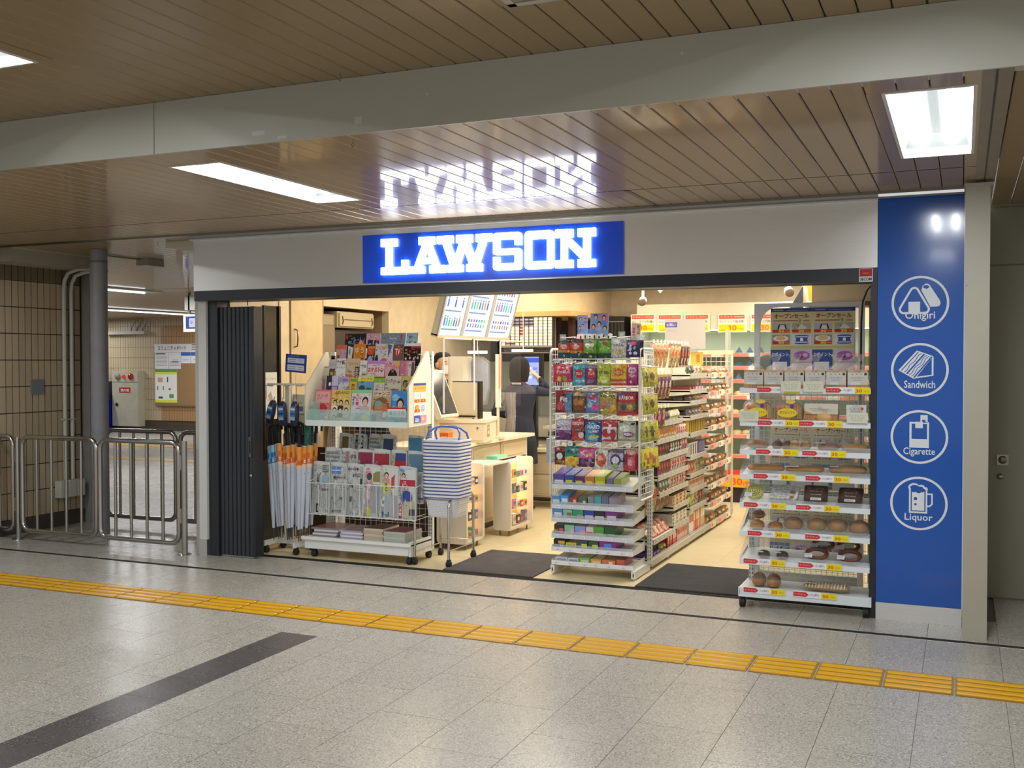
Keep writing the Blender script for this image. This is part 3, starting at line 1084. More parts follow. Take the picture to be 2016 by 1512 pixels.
ln = [(.08, .92, .2 + .08 * k, .225 + .08 * k, '#9a9ca6') for k in range(8)]
sheet(-15.96, -15.60, 1.40, 1.755, '#e4e4e4', ln + [(.05, .8, .88, .95, '#55586a')], 'white notice sheet at the left top of the notice board')
sheet(-15.59, -15.26, 1.40, 1.755, '#e0e0e2', ln[:4] + [(.3, .8, .35, .6, '#cfcfd4')], 'white notice sheet second from the left on the notice board')
sheet(-15.25, -15.0, 1.52, 1.75, '#e4e6ea', [(0, 1, .7, 1, '#2f6fc4'), (.2, .8, .3, .36, '#b8b8b8')], 'blue topped card third along the notice board')
sheet(-14.99, -14.7, 1.52, 1.75, '#e4e6ea', [(0, 1, .7, 1, '#2f6fc4'), (.2, .8, .3, .36, '#c8b66c')], 'blue topped card at the right of the notice board')
sheet(-14.66, -14.5, 1.36, 1.75, '#e2e4e8', [(0, 1, .8, 1, '#7fa3d8'), (.2, .8, .1, .2, '#5c5c60')], 'narrow sheet at the wall edge of the notice board')
sheet(-15.96, -15.37, .68, 1.385, '#eef0e8', [(0, 1, .93, 1, '#5d9c4a'), (0, 1, .86, .93, '#dfe14e'), (0, 1, 0, .08, '#e6e84a'), (.12, .35, .62, .76, '#d8a890'), (.55, .6, .62, .78, '#444'), (.1, .14, .38, .5, '#444'), (.36, .4, .38, .5, '#444'), (.62, .72, .38, .44, '#777'), (.15, .35, .12, .18, '#2f5560'), (.65, .85, .14, .26, '#5da05a')], 'yellow and green illustrated poster low on the notice board')
t = thing('hydrant_cabinet', 'cream fire hydrant cabinet with red lamps on the far wall', 'cabinet', (FW(-16.67, 0)[0], YF, .08))
x0, z0 = FW(-17.035, .155); x1, z1 = FW(-16.30, 1.355)
YF -= .003
zs = z1 - (z1 - z0) * .2
MB('paint').box(x0, x1, YF - .2, YF, z0, z1, '#b9b59f').build('body', t)
MB('paint').box(x0 + .01, x1 - .01, YF - .215, YF - .2, z0 + .01, zs - .006, '#bdb9a4').build('door', t)
MB('paint').box(x0 + .01, x1 - .01, YF - .215, YF - .2, zs + .006, z1 - .01, '#bdb9a4').build('top_panel', t)
for u, c, mt, rr, nme in ((.24, '#8d8a80', 'semi', .075, 'speaker'), (.47, '#e2231a', 'dim', .045, 'indicator_lamp'), (.74, '#a81a20', 'gloss', .075, 'call_button')):
    q = MB(mt); q.M = Fr(x0 + (x1 - x0) * u, YF - .216, (zs + z1) / 2)
    q.lathe([(rr, 0), (rr * .9, .03), (rr * .4, .05), (0, .05)], c, 16)
    q.build(nme, t)
q = MB('paper'); q.M = Fr((x0 + x1) / 2, YF - .216, z0 + (z1 - z0) * .655)
q.rect(-.165, .165, -.06, .06, '#b01318', 0).text('消火栓', 0, 0, .07, '#f2e9e6', .001, w=.26, bold=.02)
q.build('name_plate', t)
q = MB('semi'); q.M = Fr(x0 + .15, YF - .216, z0 + .5); q.lathe([(.04, 0), (.04, .012), (0, .012)], '#1d1c1b', 12)
q.build('latch', t)
t = thing('blue_machine', 'blue cabinet with a leaflet rack standing beside the hydrant cabinet', 'machine', (FW(-17.33, 0)[0], YF - .5, 0))
x0 = FW(-17.75, 0)[0]; x1 = FW(-17.08, 0)[0]; z1 = FW(0, .72)[1]
MB('gloss').box(x0, x1, YF - .85, YF - .05, 0, z1, '#1a1f9a').build('body', t)
MB('gloss').box(x1 - .36, x1 - .03, YF - .7, YF - .1, z1, z1 + .43, '#39405a').build('back', t)
q = MB('paper').box(x1 - .35, x1 - .06, YF - .715, YF - .70, z1 + .03, z1 + .41, '#4a5a3c').box(x1 - .34, x1 - .07, YF - .72, YF - .715, z1 + .3, z1 + .41, '#c9cbc6').box(x1 - .3, x1 - .12, YF - .72, YF - .715, z1 + .14, z1 + .26, '#b9c2a4')
q.build('leaflets', t)
# hanging lit sign in the passage
t = thing('hanging_sign', 'white hanging sign with a blue lit pictogram beside the store wall end', 'sign', (-10.2, 12.0, 2.2))
MB('semi').box(-10.36, -9.6, 11.97, 12.06, 1.985, 2.24, '#e7e4d4').build('box', t)
q = MB('dim'); q.M = Fr(0, 11.965, 0); q.rect(-10.31, -9.9, 2.03, 2.205, '#1f49b8', 0).rect(-10.25, -9.98, 2.05, 2.18, '#f2f6ff', .002)
q.text('駅', -10.2, 2.12, .05, '#3d6fd0', .004); q.build('face', t)
MB('semi').box(-10.36, -9.6, 12.0, 12.05, 2.30, 2.51, '#d9d9cf').build('upper_box', t)
for x in (-10.3, -9.7):
    MB('semi').box(x, x + .03, 12.0, 12.03, 2.24, 2.55, '#77746c').build('hanger', t)
# cables and sockets by the passage wall
t = thing('cable_tray', 'white cable box with drooping cables high on the far wall', 'cable tray', (-17.4, YF - .1, 2.2))
MB('semi').box(-18.2, -17.0, YF - .16, YF, 2.18, 2.25, '#b9b3a4').build('tray', t)
for k in range(3):
    x = -17.45 + k * .16
    MB('semi').tube([(x, YF - .08, 2.25), (x + .02, YF - .1, 2.34), (x + .08, YF - .1, 2.4), (x + .1, YF - .06, 2.52)], .022, '#c4bdaf', 5).build('cable', t)

# ================================================================== inside of the store: shell
CREAM = '#d6c8ab'
ORD = 'first second third fourth fifth sixth seventh eighth ninth tenth eleventh twelfth thirteenth fourteenth fifteenth sixteenth seventeenth'.split()
b = MB('paint').box(-6.1, .1, 6.84, 12.2, 2.5, 2.55, '#d8d2c2'); struct(b.build('shop_ceiling'))
b = MB('paint').box(-6.1, .1, 12.1, 12.2, 0, 2.5, CREAM); struct(b.build('wall_back'))
b = MB('paint').box(.004, .1, 7.6, 12.1, 0, 2.5, CREAM); struct(b.build('shop_wall_right'))
b = MB('paint')
b.box(-5.53, -5.45, 6.85, 7.27, 0, 2.5, CREAM).box(-5.53, -5.44, 7.50, 7.64, 0, 2.5, '#e0cfa9').box(-5.53, -5.45, 7.27, 7.5, 2.03, 2.5, CREAM).box(-5.53, -5.45, 7.27, 7.5, 0, .72, '#3b3a38')
b.box(-5.53, -5.45, 7.64, 8.18, 0, 2.5, CREAM).box(-5.53, -5.45, 8.18, 9.39, 2.068, 2.5, CREAM).box(-5.53, -5.45, 9.39, 12.1, 0, 2.5, CREAM)
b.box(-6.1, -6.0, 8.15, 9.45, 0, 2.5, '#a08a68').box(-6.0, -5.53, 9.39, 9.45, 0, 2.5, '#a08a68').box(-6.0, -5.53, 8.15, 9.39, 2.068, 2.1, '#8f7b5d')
struct(b.build('shop_wall_left'))
# glazed service window in the left wall
b = MB('semi').box(-5.46, -5.445, 7.27, 7.5, .72, 2.03, '#0e0f10').box(-5.445, -5.43, 7.27, 7.285, .72, 2.03, '#1d1c1a').box(-5.445, -5.425, 7.475, 7.5, .72, 2.03, '#221f1b')
struct(b.build('window_1'))
MB('gloss').box(-5.445, -5.44, 7.285, 7.475, .74, 2.02, '#23221f').build('pane', bpy.data.objects['window_1'])
q = MB('paper'); q.box(-5.444, -5.434, 7.29, 7.45, 1.06, 1.46, '#dcd9d6'); q.M = Sd(-5.4335, 7.29, 1.06)
q.text('オープンセール', .08, .345, .024, '#6d675f', 0, w=.14)
for v, u0, u1 in ((.3, .03, .13), (.28, .05, .11), (.16, .03, .06)):
    q.rect(u0, u1, v, v + .008, '#9a948c', .0004)
q.poly([(.03, .2), (.07, .24), (.12, .14), (.09, .13)], .0004, '#a79e92')
q.rect(.04, .15, .01, .1, '#d9c99a', .0004)
q.rect(.07, .12, .04, .06, '#a89a6a', .0008)
tag(q.build('window_poster'), 'white sale poster on the dark window at the left of the store', 'poster')
# beige door
d = struct(MB('paint').box(-5.45, -5.435, 7.66, 8.16, .01, 2.2, '#d3bd92').build('door_2'))
MB('steel').tube([(-5.435, 7.715, 1.68), (-5.405, 7.715, 1.69), (-5.40, 7.715, 1.76), (-5.405, 7.715, 1.83), (-5.435, 7.715, 1.84)], .007, '#8d877c', 6).build('door_handle', d)
MB('semi').box(-5.437, -5.43, 7.655, 7.662, .01, 2.2, '#a8946e').box(-5.437, -5.43, 8.158, 8.165, .01, 2.2, '#a8946e').build('door_frame', d)
# cabinet with flap in the recess
t = thing('wall_cabinet', 'beige appliance with a flap front in the wall recess behind the magazines', 'cabinet', (-5.7, 8.8, 1.2))
MB('semi').box(-5.98, -5.5, 8.5, 9.16, 1.88, 2.035, '#b8a98a').build('body', t)
MB('semi').box(-5.5, -5.48, 8.52, 9.14, 1.895, 2.02, '#bcae90').build('flap', t)
q = MB('semi')
for y in (8.56, 9.1):
    q.tube([(-5.478, y, 1.91), (-5.472, y + .01, 1.94), (-5.478, y, 1.99)], .006, '#6f6553', 5)
q.box(-5.48, -5.472, 8.6, 9.08, 1.955, 1.962, '#6f6553')
q.build('latch', t)
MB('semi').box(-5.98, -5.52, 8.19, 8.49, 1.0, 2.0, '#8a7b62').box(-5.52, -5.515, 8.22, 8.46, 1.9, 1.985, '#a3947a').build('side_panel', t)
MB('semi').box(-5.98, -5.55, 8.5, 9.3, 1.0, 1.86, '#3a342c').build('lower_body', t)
# pillar-like return behind the bread rack
b = MB('paint').box(-.985, -.002, 7.62, 7.9, 1.965, 2.5, '#d3bf9f').use('semi').box(-1.02, -.002, 7.60, 7.9, 1.935, 1.965, '#6b4f3d').use('paint').box(-.60, -.002, 7.62, 7.9, 0, 1.935, '#77786c')
b.use('semi').box(-.575, -.52, 7.60, 7.62, .2, 1.90, '#4d5049').box(-.60, -.50, 7.60, 7.62, 1.58, 1.72, '#8f9184')
struct(b.build('trim_8'))
q = MB('rubber').tube([(-.53, 6.9, 2.03), (-.56, 6.95, 2.0), (-.59, 7.0, 1.93), (-.60, 7.02, 1.8), (-.605, 7.05, 1.3), (-.60, 7.1, .6)], .007, '#121212', 6)
tag(q.build('power_cable'), 'black cable hanging beside the blue pillar panel behind the bread rack', 'cable')
# soffit above the cigarettes, timber door frame to the back room
b = MB('paint').rbox(-5.44, -3.87, 10.6, 12.09, 2.045, 2.10, .05, '#c39d62').box(-5.44, -3.93, 10.7, 12.09, 2.10, 2.5, '#dcc8a2')
struct(b.build('trim_9'))
b = MB('semi').box(-4.215, -4.165, 10.95, 11.05, 0, 2.045, '#3b241b').box(-4.055, -4.0, 10.95, 11.05, 0, 2.1, '#42281d').box(-4.165, -4.055, 10.98, 11.02, 1.88, 1.9, '#2a211d')
struct(b.build('door_3'))
b = MB('paint').box(-5.44, -3.46, 11.5, 12.09, 0, 1.55, '#8f9896').box(-5.44, -3.46, 11.9, 12.09, 1.55, 2.05, '#2a2624')
for k in range(12):
    b.box(-5.4 + k * .16, -5.394 + k * .16, 11.495, 11.5, .1, 1.5, '#a9b2b0')
struct(b.build('back_room_wall'))
q = MB('dim'); q.M = Fr(-4.0, 11.85, 1.9)
q.rect(-.2, -.02, -.04, .04, '#5277d6', 0)
q.text('珈琲', .12, 0, .06, '#5c86e0', .001, w=.16)
tag(q.build('lit_sign'), 'small blue lit lettering in the dark back room opening', 'sign')
t = thing('black_shelf', 'black slatted shelf on the back wall behind the candy rack', 'shelf', (-3.75, 11.9, 1.5))
MB('semi').box(-3.86, -3.60, 11.6, 11.9, 1.5, 2.075, '#191716').build('body', t)
for k in range(6):
    MB('semi').box(-3.845 + k * .042, -3.815 + k * .042, 11.585, 11.6, 1.75, 2.0, '#2c2a28').build('slat', t)
MB('semi').tube([(-3.86, 11.58, 2.01), (-3.6, 11.58, 2.01)], .006, '#8a8782', 5).build('rail', t)

# ---- chilled case along the back wall with its signs
t = thing('chilled_case', 'lit open refrigerated display case along the back wall', 'display case', (-2.2, 11.9, 0))
MB('semi').box(-3.45, -.7, 11.6, 12.05, 1.905, 2.2, '#d9cdb4').build('header', t)
MB('semi').box(-3.45, -.7, 12.0, 12.09, .2, 1.9, '#c3d0bd').box(-3.45, -3.42, 11.45, 12.0, .2, 1.9, '#cfd6c8').build('back_panel', t)
MB('led').box(-3.4, -.75, 11.64, 11.68, 1.895, 1.905, (.8, 1, .93, 1)).build('lamp', t)
for z in (1.62, 1.475, 1.325, 1.15, .95, .72, .5):
    dd = .06 if z > 1.3 else .16
    s_ = MB('semi').box(-3.42, -.7, 11.72 - dd, 12.0, z - .02, z, '#d6d8cd').build('shelf', t)
    r_ = MB('semi').box(-3.42, -.7, 11.70 - dd, 11.72 - dd, z - .02, z + .025, '#dde0dc')
    for k in range(6):
        r_.box(-3.3 + k * .42, -3.02 + k * .42, 11.695 - dd, 11.70 - dd, z - .018, z + .022, '#dc8070')
    r_.build('price_rail', s_)
MB('semi').box(-3.45, -.7, 11.42, 12.05, .17, .30, '#c9bfa6').build('base', t)
MB('semi').box(-3.45, -.7, 11.46, 12.05, 0, .17, '#221d1a').build('kick', t)
MB('semi').box(-2.40, -2.37, 11.45, 11.6, .3, 1.9, '#b9beb4').build('divider', t)


def sale_sign(x0, z0, x1, z1, y, txt, label, dy=0):
    q = MB('paper'); q.box(x0, x1, y, y + .006, z0, z1, '#ece0cf')
    w, h = x1 - x0, z1 - z0
    q.M = Fr(x0, y - .0005, z0)
    q.rect(.04 * w, .92 * w, .74 * h, .95 * h, '#e0573f', 0).text('オープンセール', .3 * w, .85 * h, .1 * h, '#f6d9c8', .0006, w=.42 * w)
    q.rect(.56 * w, .88 * w, .82 * h, .87 * h, '#eda994', .0004)
    q.text(txt, .48 * w, .58 * h, .17 * h, '#4a3c30', .0006, w=.86 * w)
    q.rect(.04 * w, .92 * w, .06 * h, .43 * h, '#e3cf00', 0)
    q.text('30', .50 * w, .24 * h, .28 * h, '#e0701a', .0008, w=.3 * w, bold=.02)
    q.text('円引', .78 * w, .18 * h, .13 * h, '#e0701a', .0008, w=.2 * w)
    q.rect(.1 * w, .3 * w, .12 * h, .14 * h, '#6d5d20', .0006)
    return tag(q.build('sale_sign'), label, 'sign', 'sale signs over the back wall case')


sale_sign(-3.52, 1.885, -3.225, 2.09, 11.59, 'おにぎり(各種)', 'first rice ball sale sign from the left over the back wall case')
sale_sign(-3.20, 1.88, -2.91, 2.085, 11.588, 'おにぎり(各種)', 'second rice ball sale sign over the back wall case, in the middle of three')
sale_sign(-2.89, 1.88, -2.6, 2.08, 11.586, 'おにぎり(各種)', 'third rice ball sale sign over the back wall case, partly behind a paper card')
sale_sign(-2.51, 1.872, -2.19, 2.075, 11.584, 'サンドイッチ類(各種)', 'sandwich sale sign over the lit case')
sale_sign(-2.15, 1.872, -1.84, 2.072, 11.583, 'サンドイッチ類(各種)', 'sandwich sale sign half hidden behind the bread rack panel')
q = MB('paper').box(-2.42, -1.95, 11.41, 11.418, .175, .30, '#e8a51c'); q.M = Fr(-2.26, 11.409, .235)
q.text('30', 0, 0, .08, '#d8491a', 0, w=.12, bold=.02).text('円引', .12, -.02, .05, '#d8491a', 0).rect(-.1, .1, .075, .13, '#d43b2c', 0)
tag(q.build('low_sale_sign'), 'yellow sale sign low on the front of the back wall case', 'sign')
bn = MB('bread').lathe([(0, 0), (.05, .004), (.065, .03), (.05, .06), (.02, .072), (0, .073)], '#d9b98a', 10)
bnp = bn.build('packed_bun'); bnp.location = (-2.28, 11.62, 1.15)
tag(bnp, 'pale bun on a shelf of the back wall case beside the aisle shelving', 'bread', 'buns in the back wall case')
for k, (x, z) in enumerate(((-2.2, 1.15), (-2.33, .95), (-2.22, .95), (-2.12, .95), (-2.3, .72), (-2.19, .72), (-2.4, .95), (-2.4, 1.15), (-2.1, 1.15))):
    dup(bnp, (x, 11.62, z), k * .7, 'pale bun, %s of ten in the back wall case' % ORD[k + 1])
ob = MB('foil').prism([(-.055, -.04), (.055, -.04), (0, .05)], -.025, .025, '#4e6b8c')
ob.M = Matrix()
obp = ob.build('wrapped_rice_ball'); obp.location = (-2.3, 11.72, 1.325 + .04); obp.rotation_euler = (R(80), 0, 0)
tag(obp, 'wrapped triangle rice ball in the lit case at the back', 'rice ball', 'rice balls in the back wall case')
for k in range(9):
    if k:
        dup(obp, (-2.3 + (k % 3) * .12, 11.73, (1.365, 1.515, 1.66)[k // 3]), None, 'wrapped triangle rice ball, %s of nine in the lit back case' % ORD[k])

# ceiling cameras and hanging things
def cam_dome(x, y, z, label):
    t = thing('security_camera', label, 'camera', (x, y, z))
    q = MB('semi'); q.M = T((x, y, z)) @ Matrix.Rotation(R(100), 4, 'X') @ Matrix.Rotation(R(12), 4, 'Y')
    q.tube([(0, 0, -.08), (0, 0, .07)], .042, '#e9e6df', 14); q.build('body', t)
    q.use('gloss'); q2 = MB('gloss'); q2.M = q.M; q2.lathe([(.04, .068), (.043, .085), (.03, .09), (0, .09)], '#5c4a3c', 14); q2.build('lens', t)
    MB('semi').tube([(x, y + .02, z + .03), (x, y + .02, 2.5)], .014, '#d9d6cf', 6).build('mount', t)


cam_dome(-3.18, 10.9, 2.2, 'white security camera on the store ceiling over the onigiri signs')
cam_dome(-1.53, 10.2, 2.215, 'white security camera on the store ceiling above the bread rack')
t = thing('pop_banner', 'black triangular and orange hanging banner above the bread rack panel', 'banner', (-1.25, 9.2, 2.2))
q = MB('semi'); q.M = Fr(-1.42, 9.2, 1.93); q.prism([(0, 0), (.16, 0), (.16, .27)], -.004, .004, '#232026'); q.build('black_sheet', t)
q = MB('semi'); q.M = Fr(-1.26, 9.25, 1.93); q.prism([(.0, .1), (.06, 0), (.14, 0), (.14, .3), (-.02, .3)], -.004, .004, '#ead9bf').prism([(.04, .14), (.12, .14), (.13, .3), (.02, .3)], .005, .008, '#f2a414'); q.build('orange_sheet', t)
MB('semi').tube([(-1.26, 9.22, 2.2), (-1.26, 9.22, 2.5)], .003, '#bbb', 4).build('cord', t)
q = MB('semi'); q.M = Fr(-2.9, 10.6, 2.29); q.prism([(-.05, .03), (.05, .03), (0, -.03)], -.01, .01, '#e5dcc8')
q.tube([(0, .03, 0), (0, .21, 0)], .003, '#ccc', 4)
tag(q.build('ceiling_sensor'), 'small white wedge hanging from the store ceiling beside the camera', 'sensor')

# ---- menu lightboxes over the counter
t = thing('menu_lightbox', 'three bright tilted menu panels of smoking devices hanging over the counter', 'lightbox', (-4.0, 8.42, 1.77))
TI = -R(15)
fr_ = MB('semi'); fr_.M = Sd(-4.005, 0, 1.765, TI)
fr_.box(7.675, 9.165, 0, .66, -.05, -.004, '#c9bfa8')
for y0, y1 in ((7.675, 7.70), (8.098, 8.15), (8.612, 8.664), (9.145, 9.165)):
    fr_.box(y0, y1, 0, .66, -.004, .012, '#a5a09a')
fr_.box(7.675, 9.165, -.012, .012, -.05, .014, '#c4b48f')
fr_.build('frame', t)
for pi, (y0, y1) in enumerate(((7.70, 8.098), (8.15, 8.612), (8.664, 9.145))):
    q = MB('screen'); q.M = Sd(-4.005, y0, 1.765, TI)
    w = y1 - y0
    q.rect(0, w, .012, .65, (.92, .98, 1, 1), .004)
    rr = random.Random(pi)
    for v in (.055, .215, .36, .5):
        q.rect(.06 * w, .80 * w, v, v + .012, '#7f9ad8', .005)
    pal = ['#5a70d8', '#3f58c8', '#2f7fe0', '#19bfc8', '#8d93a6', '#7d8596', '#46b9a6', '#d7678e', '#e88a5a', '#98d06a']
    rows = ((.09, .10), (.255, .085), (.405, .085), (.53, .09))
    for ri, (v, h) in enumerate(rows):
        n = 7
        for k in range(n):
            if pi == 0 and k in (1, 2, 4, 5) and ri in (1, 2):
                continue
            c = pal[(k * 3 + ri * 2 + pi) % len(pal)]
            x = (.10 + .8 * k / n) * w
            hh = h * (.5 + .5 * rr.random()) if ri in (0,) else h
            if ri == 0 and pi > 0:
                q.rect(x, x + .03, v + .05, v + .075, c, .005); q.rect(x + .003, x + .026, v, v + .035, c, .005)
            else:
                q.rect(x, x + .026, v, v + hh, c, .005); q.rect(x + .004, x + .022, v + hh * .75, v + hh * .9, '#d8e2f4', .006)
    q.build('screen', t)
for y in (7.9, 8.95):
    MB('semi').box(-3.97, -3.94, y, y + .03, 2.3, 2.5, '#9a958c').build('hanger', t)

# ---- counter
CT = '#dccdb0'
t = thing('service_counter', 'cream service counter with framed panels running back along the left side', 'counter', (-4.3, 8.8, 0))
MB('semi').box(-4.62, -4.04, 7.72, 9.72, .06, .80, CT).box(-4.60, -4.08, 7.74, 9.70, 0, .06, '#3a2f27').build('body', t)
MB('semi').box(-4.63, -4.03, 7.70, 7.722, .02, .80, '#2a1f19').box(-5.3, -4.64, 7.735, 7.755, .02, .80, '#30241d').build('end_panel', t)
MB('semi').rbox(-4.64, -3.97, 7.68, 9.76, .80, .83, .01, '#e4d7bc').build('worktop', t)
for y0, y1 in ((7.76, 8.35), (8.40, 9.0), (9.05, 9.66)):
    q = MB('semi').box(-4.045, -4.025, y0, y1, .62, .785, CT).box(-4.03, -4.018, y0 + .03, y1 - .03, .645, .76, '#d3c3a3')
    q.box(-4.045, -4.025, y0, y1, .10, .595, CT)
    q.build('panel', t)
MB('semi').box(-4.046, -4.03, 7.76, 9.66, .597, .615, '#2b211b').build('shadow_gap', t)
# swivelled register cabinet on the counter
t = thing('register_cabinet', 'cream register cabinet turned slightly on the counter with an orange sticker', 'register', (-4.19, 8.62, .83), R(14))
MM = WORLD(t)
def RB(mat='semi'):
    q = MB(mat); q.M = MM.copy(); return q
RB().box(-.30, .24, -.30, .26, 0, .175, '#e0d2b6').build('body', t)
RB().box(-.32, .25, -.31, .28, .175, .205, '#e6dac0').build('top_plate', t)
RB().box(-.28, .22, -.308, -.30, .02, .16, '#d8c9aa').build('front_panel', t)
RB('rubber').tube([(.17, -.315, .13), (.17, -.305, .13)], .008, '#4b4136', 8).build('lock', t)
q = RB('paper'); q.box(.2405, .2425, -.22, -.12, .045, .15, '#d9772e'); q.box(.2425, .243, -.2, -.14, .07, .1, '#f2d9c2').box(.2425, .243, -.205, -.175, .115, .14, '#f2d9c2').build('sticker', t)
RB('semi').box(-.16, .20, -.12, .22, .205, .215, '#d9cdb6').box(.05, .20, 0, .2, .215, .25, '#ded6c6').build('printer', t)
t = thing('register_monitor', 'large cream back of a register monitor standing on the counter', 'monitor', (-4.08, 8.42, 1.03))
MB('semi').rbox(-4.225, -3.965, 8.40, 8.45, 1.05, 1.365, .008, '#d8c8a8', axis='y').build('back_shell', t)
MB('semi').box(-3.965, -3.945, 8.39, 8.46, 1.04, 1.375, '#19120f').box(-4.225, -3.965, 8.41, 8.46, 1.365, 1.375, '#241a15').build('bezel', t)
MB('semi').box(-4.215, -3.99, 8.392, 8.40, 1.055, 1.068, '#1c1410').build('slot', t)
MB('semi').box(-4.15, -4.02, 8.38, 8.5, 1.03, 1.05, '#cbbb9b').build('foot', t)
t = thing('customer_display', 'tilted cream register screen seen from its edge on the counter', 'monitor', (-4.15, 8.1, .83))
q = MB('semi'); q.M = T((-4.11, 8.1, 1.06)) @ Matrix.Rotation(R(-22), 4, 'Y')
q.rbox(-.03, .025, -.17, .17, 0, .44, .012, '#e2d8c0', axis='y'); q.build('screen_shell', t)
q = MB('gloss'); q.M = T((-4.11, 8.1, 1.06)) @ Matrix.Rotation(R(-22), 4, 'Y'); q.box(.025, .03, -.15, .15, .03, .41, '#2a2a2e'); q.build('screen', t)
q = MB('semi').tube([(-4.26, 8.1, .84), (-4.25, 8.1, 1.1), (-4.20, 8.1, 1.2)], [.06, .05, .045], '#dacdb0', 10); q.build('stand', t)
q = MB('semi').box(-4.06, -3.98, 7.84, 7.93, .83, .95, '#d9672a'); q.M = Fr(-4.02, 7.839, .9); q.rect(-.03, .03, -.03, .02, '#e9a060', 0).text('募金', 0, .0, .02, '#fff0e0', .0006)
tag(q.build('orange_box'), 'small orange card box on the counter behind the basket stack', 'box')
tag(MB('paper').box(-4.1, -3.98, 7.96, 8.2, .83, .855, '#c9c4ba').box(-4.08, -3.99, 7.98, 8.18, .855, .875, '#e2ded4').build('paper_stack'), 'low stack of papers on the counter beside the orange box', 'papers')
# acrylic sheets hanging above the counter
for k, (y0, y1, l) in enumerate(((7.74, 8.28, 'clear hanging vinyl sheet over the counter, nearest the magazines'), (8.33, 8.85, 'clear hanging vinyl sheet over the counter, the middle one'), (8.9, 9.42, 'clear hanging vinyl sheet over the counter, nearest the striped uniform'))):
    t = thing('clear_screen', l, 'screen', (-3.97, (y0 + y1) / 2, 1.72))
    q = MB('glass'); q.grid(8, 1, lambda u, v: (-3.97 + .012 * math.sin(u * 9 + k), y0 + u * (y1 - y0), 1.12 + v * .62), '#dfe8ee'); q.build('sheet', t)
    MB('semi').tube([(-3.97, y0, 1.745), (-3.97, y1, 1.745)], .008, '#d4cdbf', 6).build('rod', t)
    MB('semi').box(-3.975, -3.965, y0 - .004, y0 + .008, 1.12, 1.74, '#d8d8d4').build('edge', t)
# lit strips and stand signs behind
tag(MB('led').box(-4.5, -4.3, 9.3, 9.33, 1.63, 1.655, (1, .98, .94, 1)).use('semi').tube([(-4.4, 9.315, 1.655), (-4.4, 9.315, 2.5)], .004, '#ddd', 4).build('shelf_light'), 'bright white strip light behind the counter on the left', 'light')
tag(MB('led').box(-4.22, -4.0, 9.75, 9.78, 1.65, 1.675, (1, .98, .94, 1)).use('semi').tube([(-4.1, 9.765, 1.675), (-4.1, 9.765, 2.5)], .004, '#ddd', 4).build('shelf_light'), 'bright white strip light behind the counter above the dark haired clerk', 'light')
t = thing('pop_stand', 'upright white board with an orange edge on the counter', 'sign', (-4.0, 8.95, .83))
q = MB('semi'); q.box(-4.02, -3.985, 8.9, 8.93, 1.12, 1.62, '#e8e0cf').box(-3.985, -3.965, 8.9, 8.93, 1.3, 1.62, '#c9793a').build('board', t)
MB('semi').box(-4.06, -3.95, 8.86, 8.97, .83, .85, '#d8ccb4').box(-4.01, -3.99, 8.905, 8.925, .85, 1.12, '#d8ccb4').build('stand', t)
t = thing('garment_bag', 'grey clear wrapped uniform hanging behind the counter', 'clothes', (-4.25, 8.95, 1.6))
q = MB('film2'); q.loft([[(-4.25 + a * math.cos(2 * PI * k / 12), 9.02 + .03 * math.sin(2 * PI * k / 12), z) for k in range(12)] for a, z in ((.05, 1.6), (.12, 1.55), (.125, 1.3), (.09, 1.14))], '#9aa3b8', smooth=True); q.build('cover', t)
q = MB('cloth'); q.loft([[(-4.25 + a * math.cos(2 * PI * k / 12), 9.02 + .02 * math.sin(2 * PI * k / 12), z) for k in range(12)] for a, z in ((.04, 1.58), (.1, 1.53), (.105, 1.3), (.07, 1.18))], '#8f97ab', smooth=True); q.build('uniform', t)
MB('steel').tube([(-4.25, 9.02, 1.58), (-4.25, 9.02, 1.68)], .004, '#999', 4).build('hanger', t)
t = thing('white_dispenser', 'tall white rounded dispenser behind the counter', 'machine', (-4.42, 8.95, .83))
MB('semi').rbox(-4.53, -4.32, 8.9, 9.05, .83, 1.60, .04, '#ddd8ca').build('body', t)
MB('semi').rbox(-4.49, -4.37, 8.89, 8.905, 1.2, 1.36, .01, '#e9dcb8', axis='y').build('window', t)

# ---- two lit acrylic display cases in front of the counter
def display_case(y0, y1, x0, x1, z0, z1, label, seed):
    rr = random.Random(seed)
    t = thing('counter_display_case', label, 'display case', ((x0 + x1) / 2, (y0 + y1) / 2, z0 - .05))
    for y, s in ((y0, 0), (y1, 1)):
        MB('semi').rbox(x0, x1, y - .012, y + .012, z0, z1, .03, '#ddd5c6', axis='y').build('side_panel', t)
    MB('semi').box(x0, x0 + .015, y0, y1, z0 + .02, z1 - .02, '#e2c89c').build('back_panel', t)
    MB('semi').box(x0 + .01, x1 - .01, y0, y1, z0, z0 + .02, '#d9cfbd').build('base', t)
    for x in (x0 + .04, x1 - .04):
        for y in (y0 + .05, y1 - .05):
            MB('steel').tube([(x, y, 0.001), (x, y, z0)], .008, '#77736c', 6).build('foot', t)
    n = 4
    items = []
    for k in range(n):
        z = z0 + .03 + (z1 - z0 - .06) * k / n
        s = MB('glass').box(x0 + .015, x1 - .015, y0 + .012, y1 - .012, z, z + .004, '#e8eef0').box(x1 - .02, x1 - .016, y0 + .012, y1 - .012, z, z + .055, '#e8eef0').build('tray', t)
        MB('warmled').box(x0 + .02, x0 + .03, y0 + .03, y1 - .03, z + .135, z + .14, (1, .6, .25, 1)).build('lamp', t)
        m_ = 5 if y1 - y0 > .4 else 4
        for j in range(m_):
            y = y0 + .035 + (y1 - y0 - .07) * (j + .5) / m_
            items.append((x1 - .06, y, z + .004, k, j))
    return items


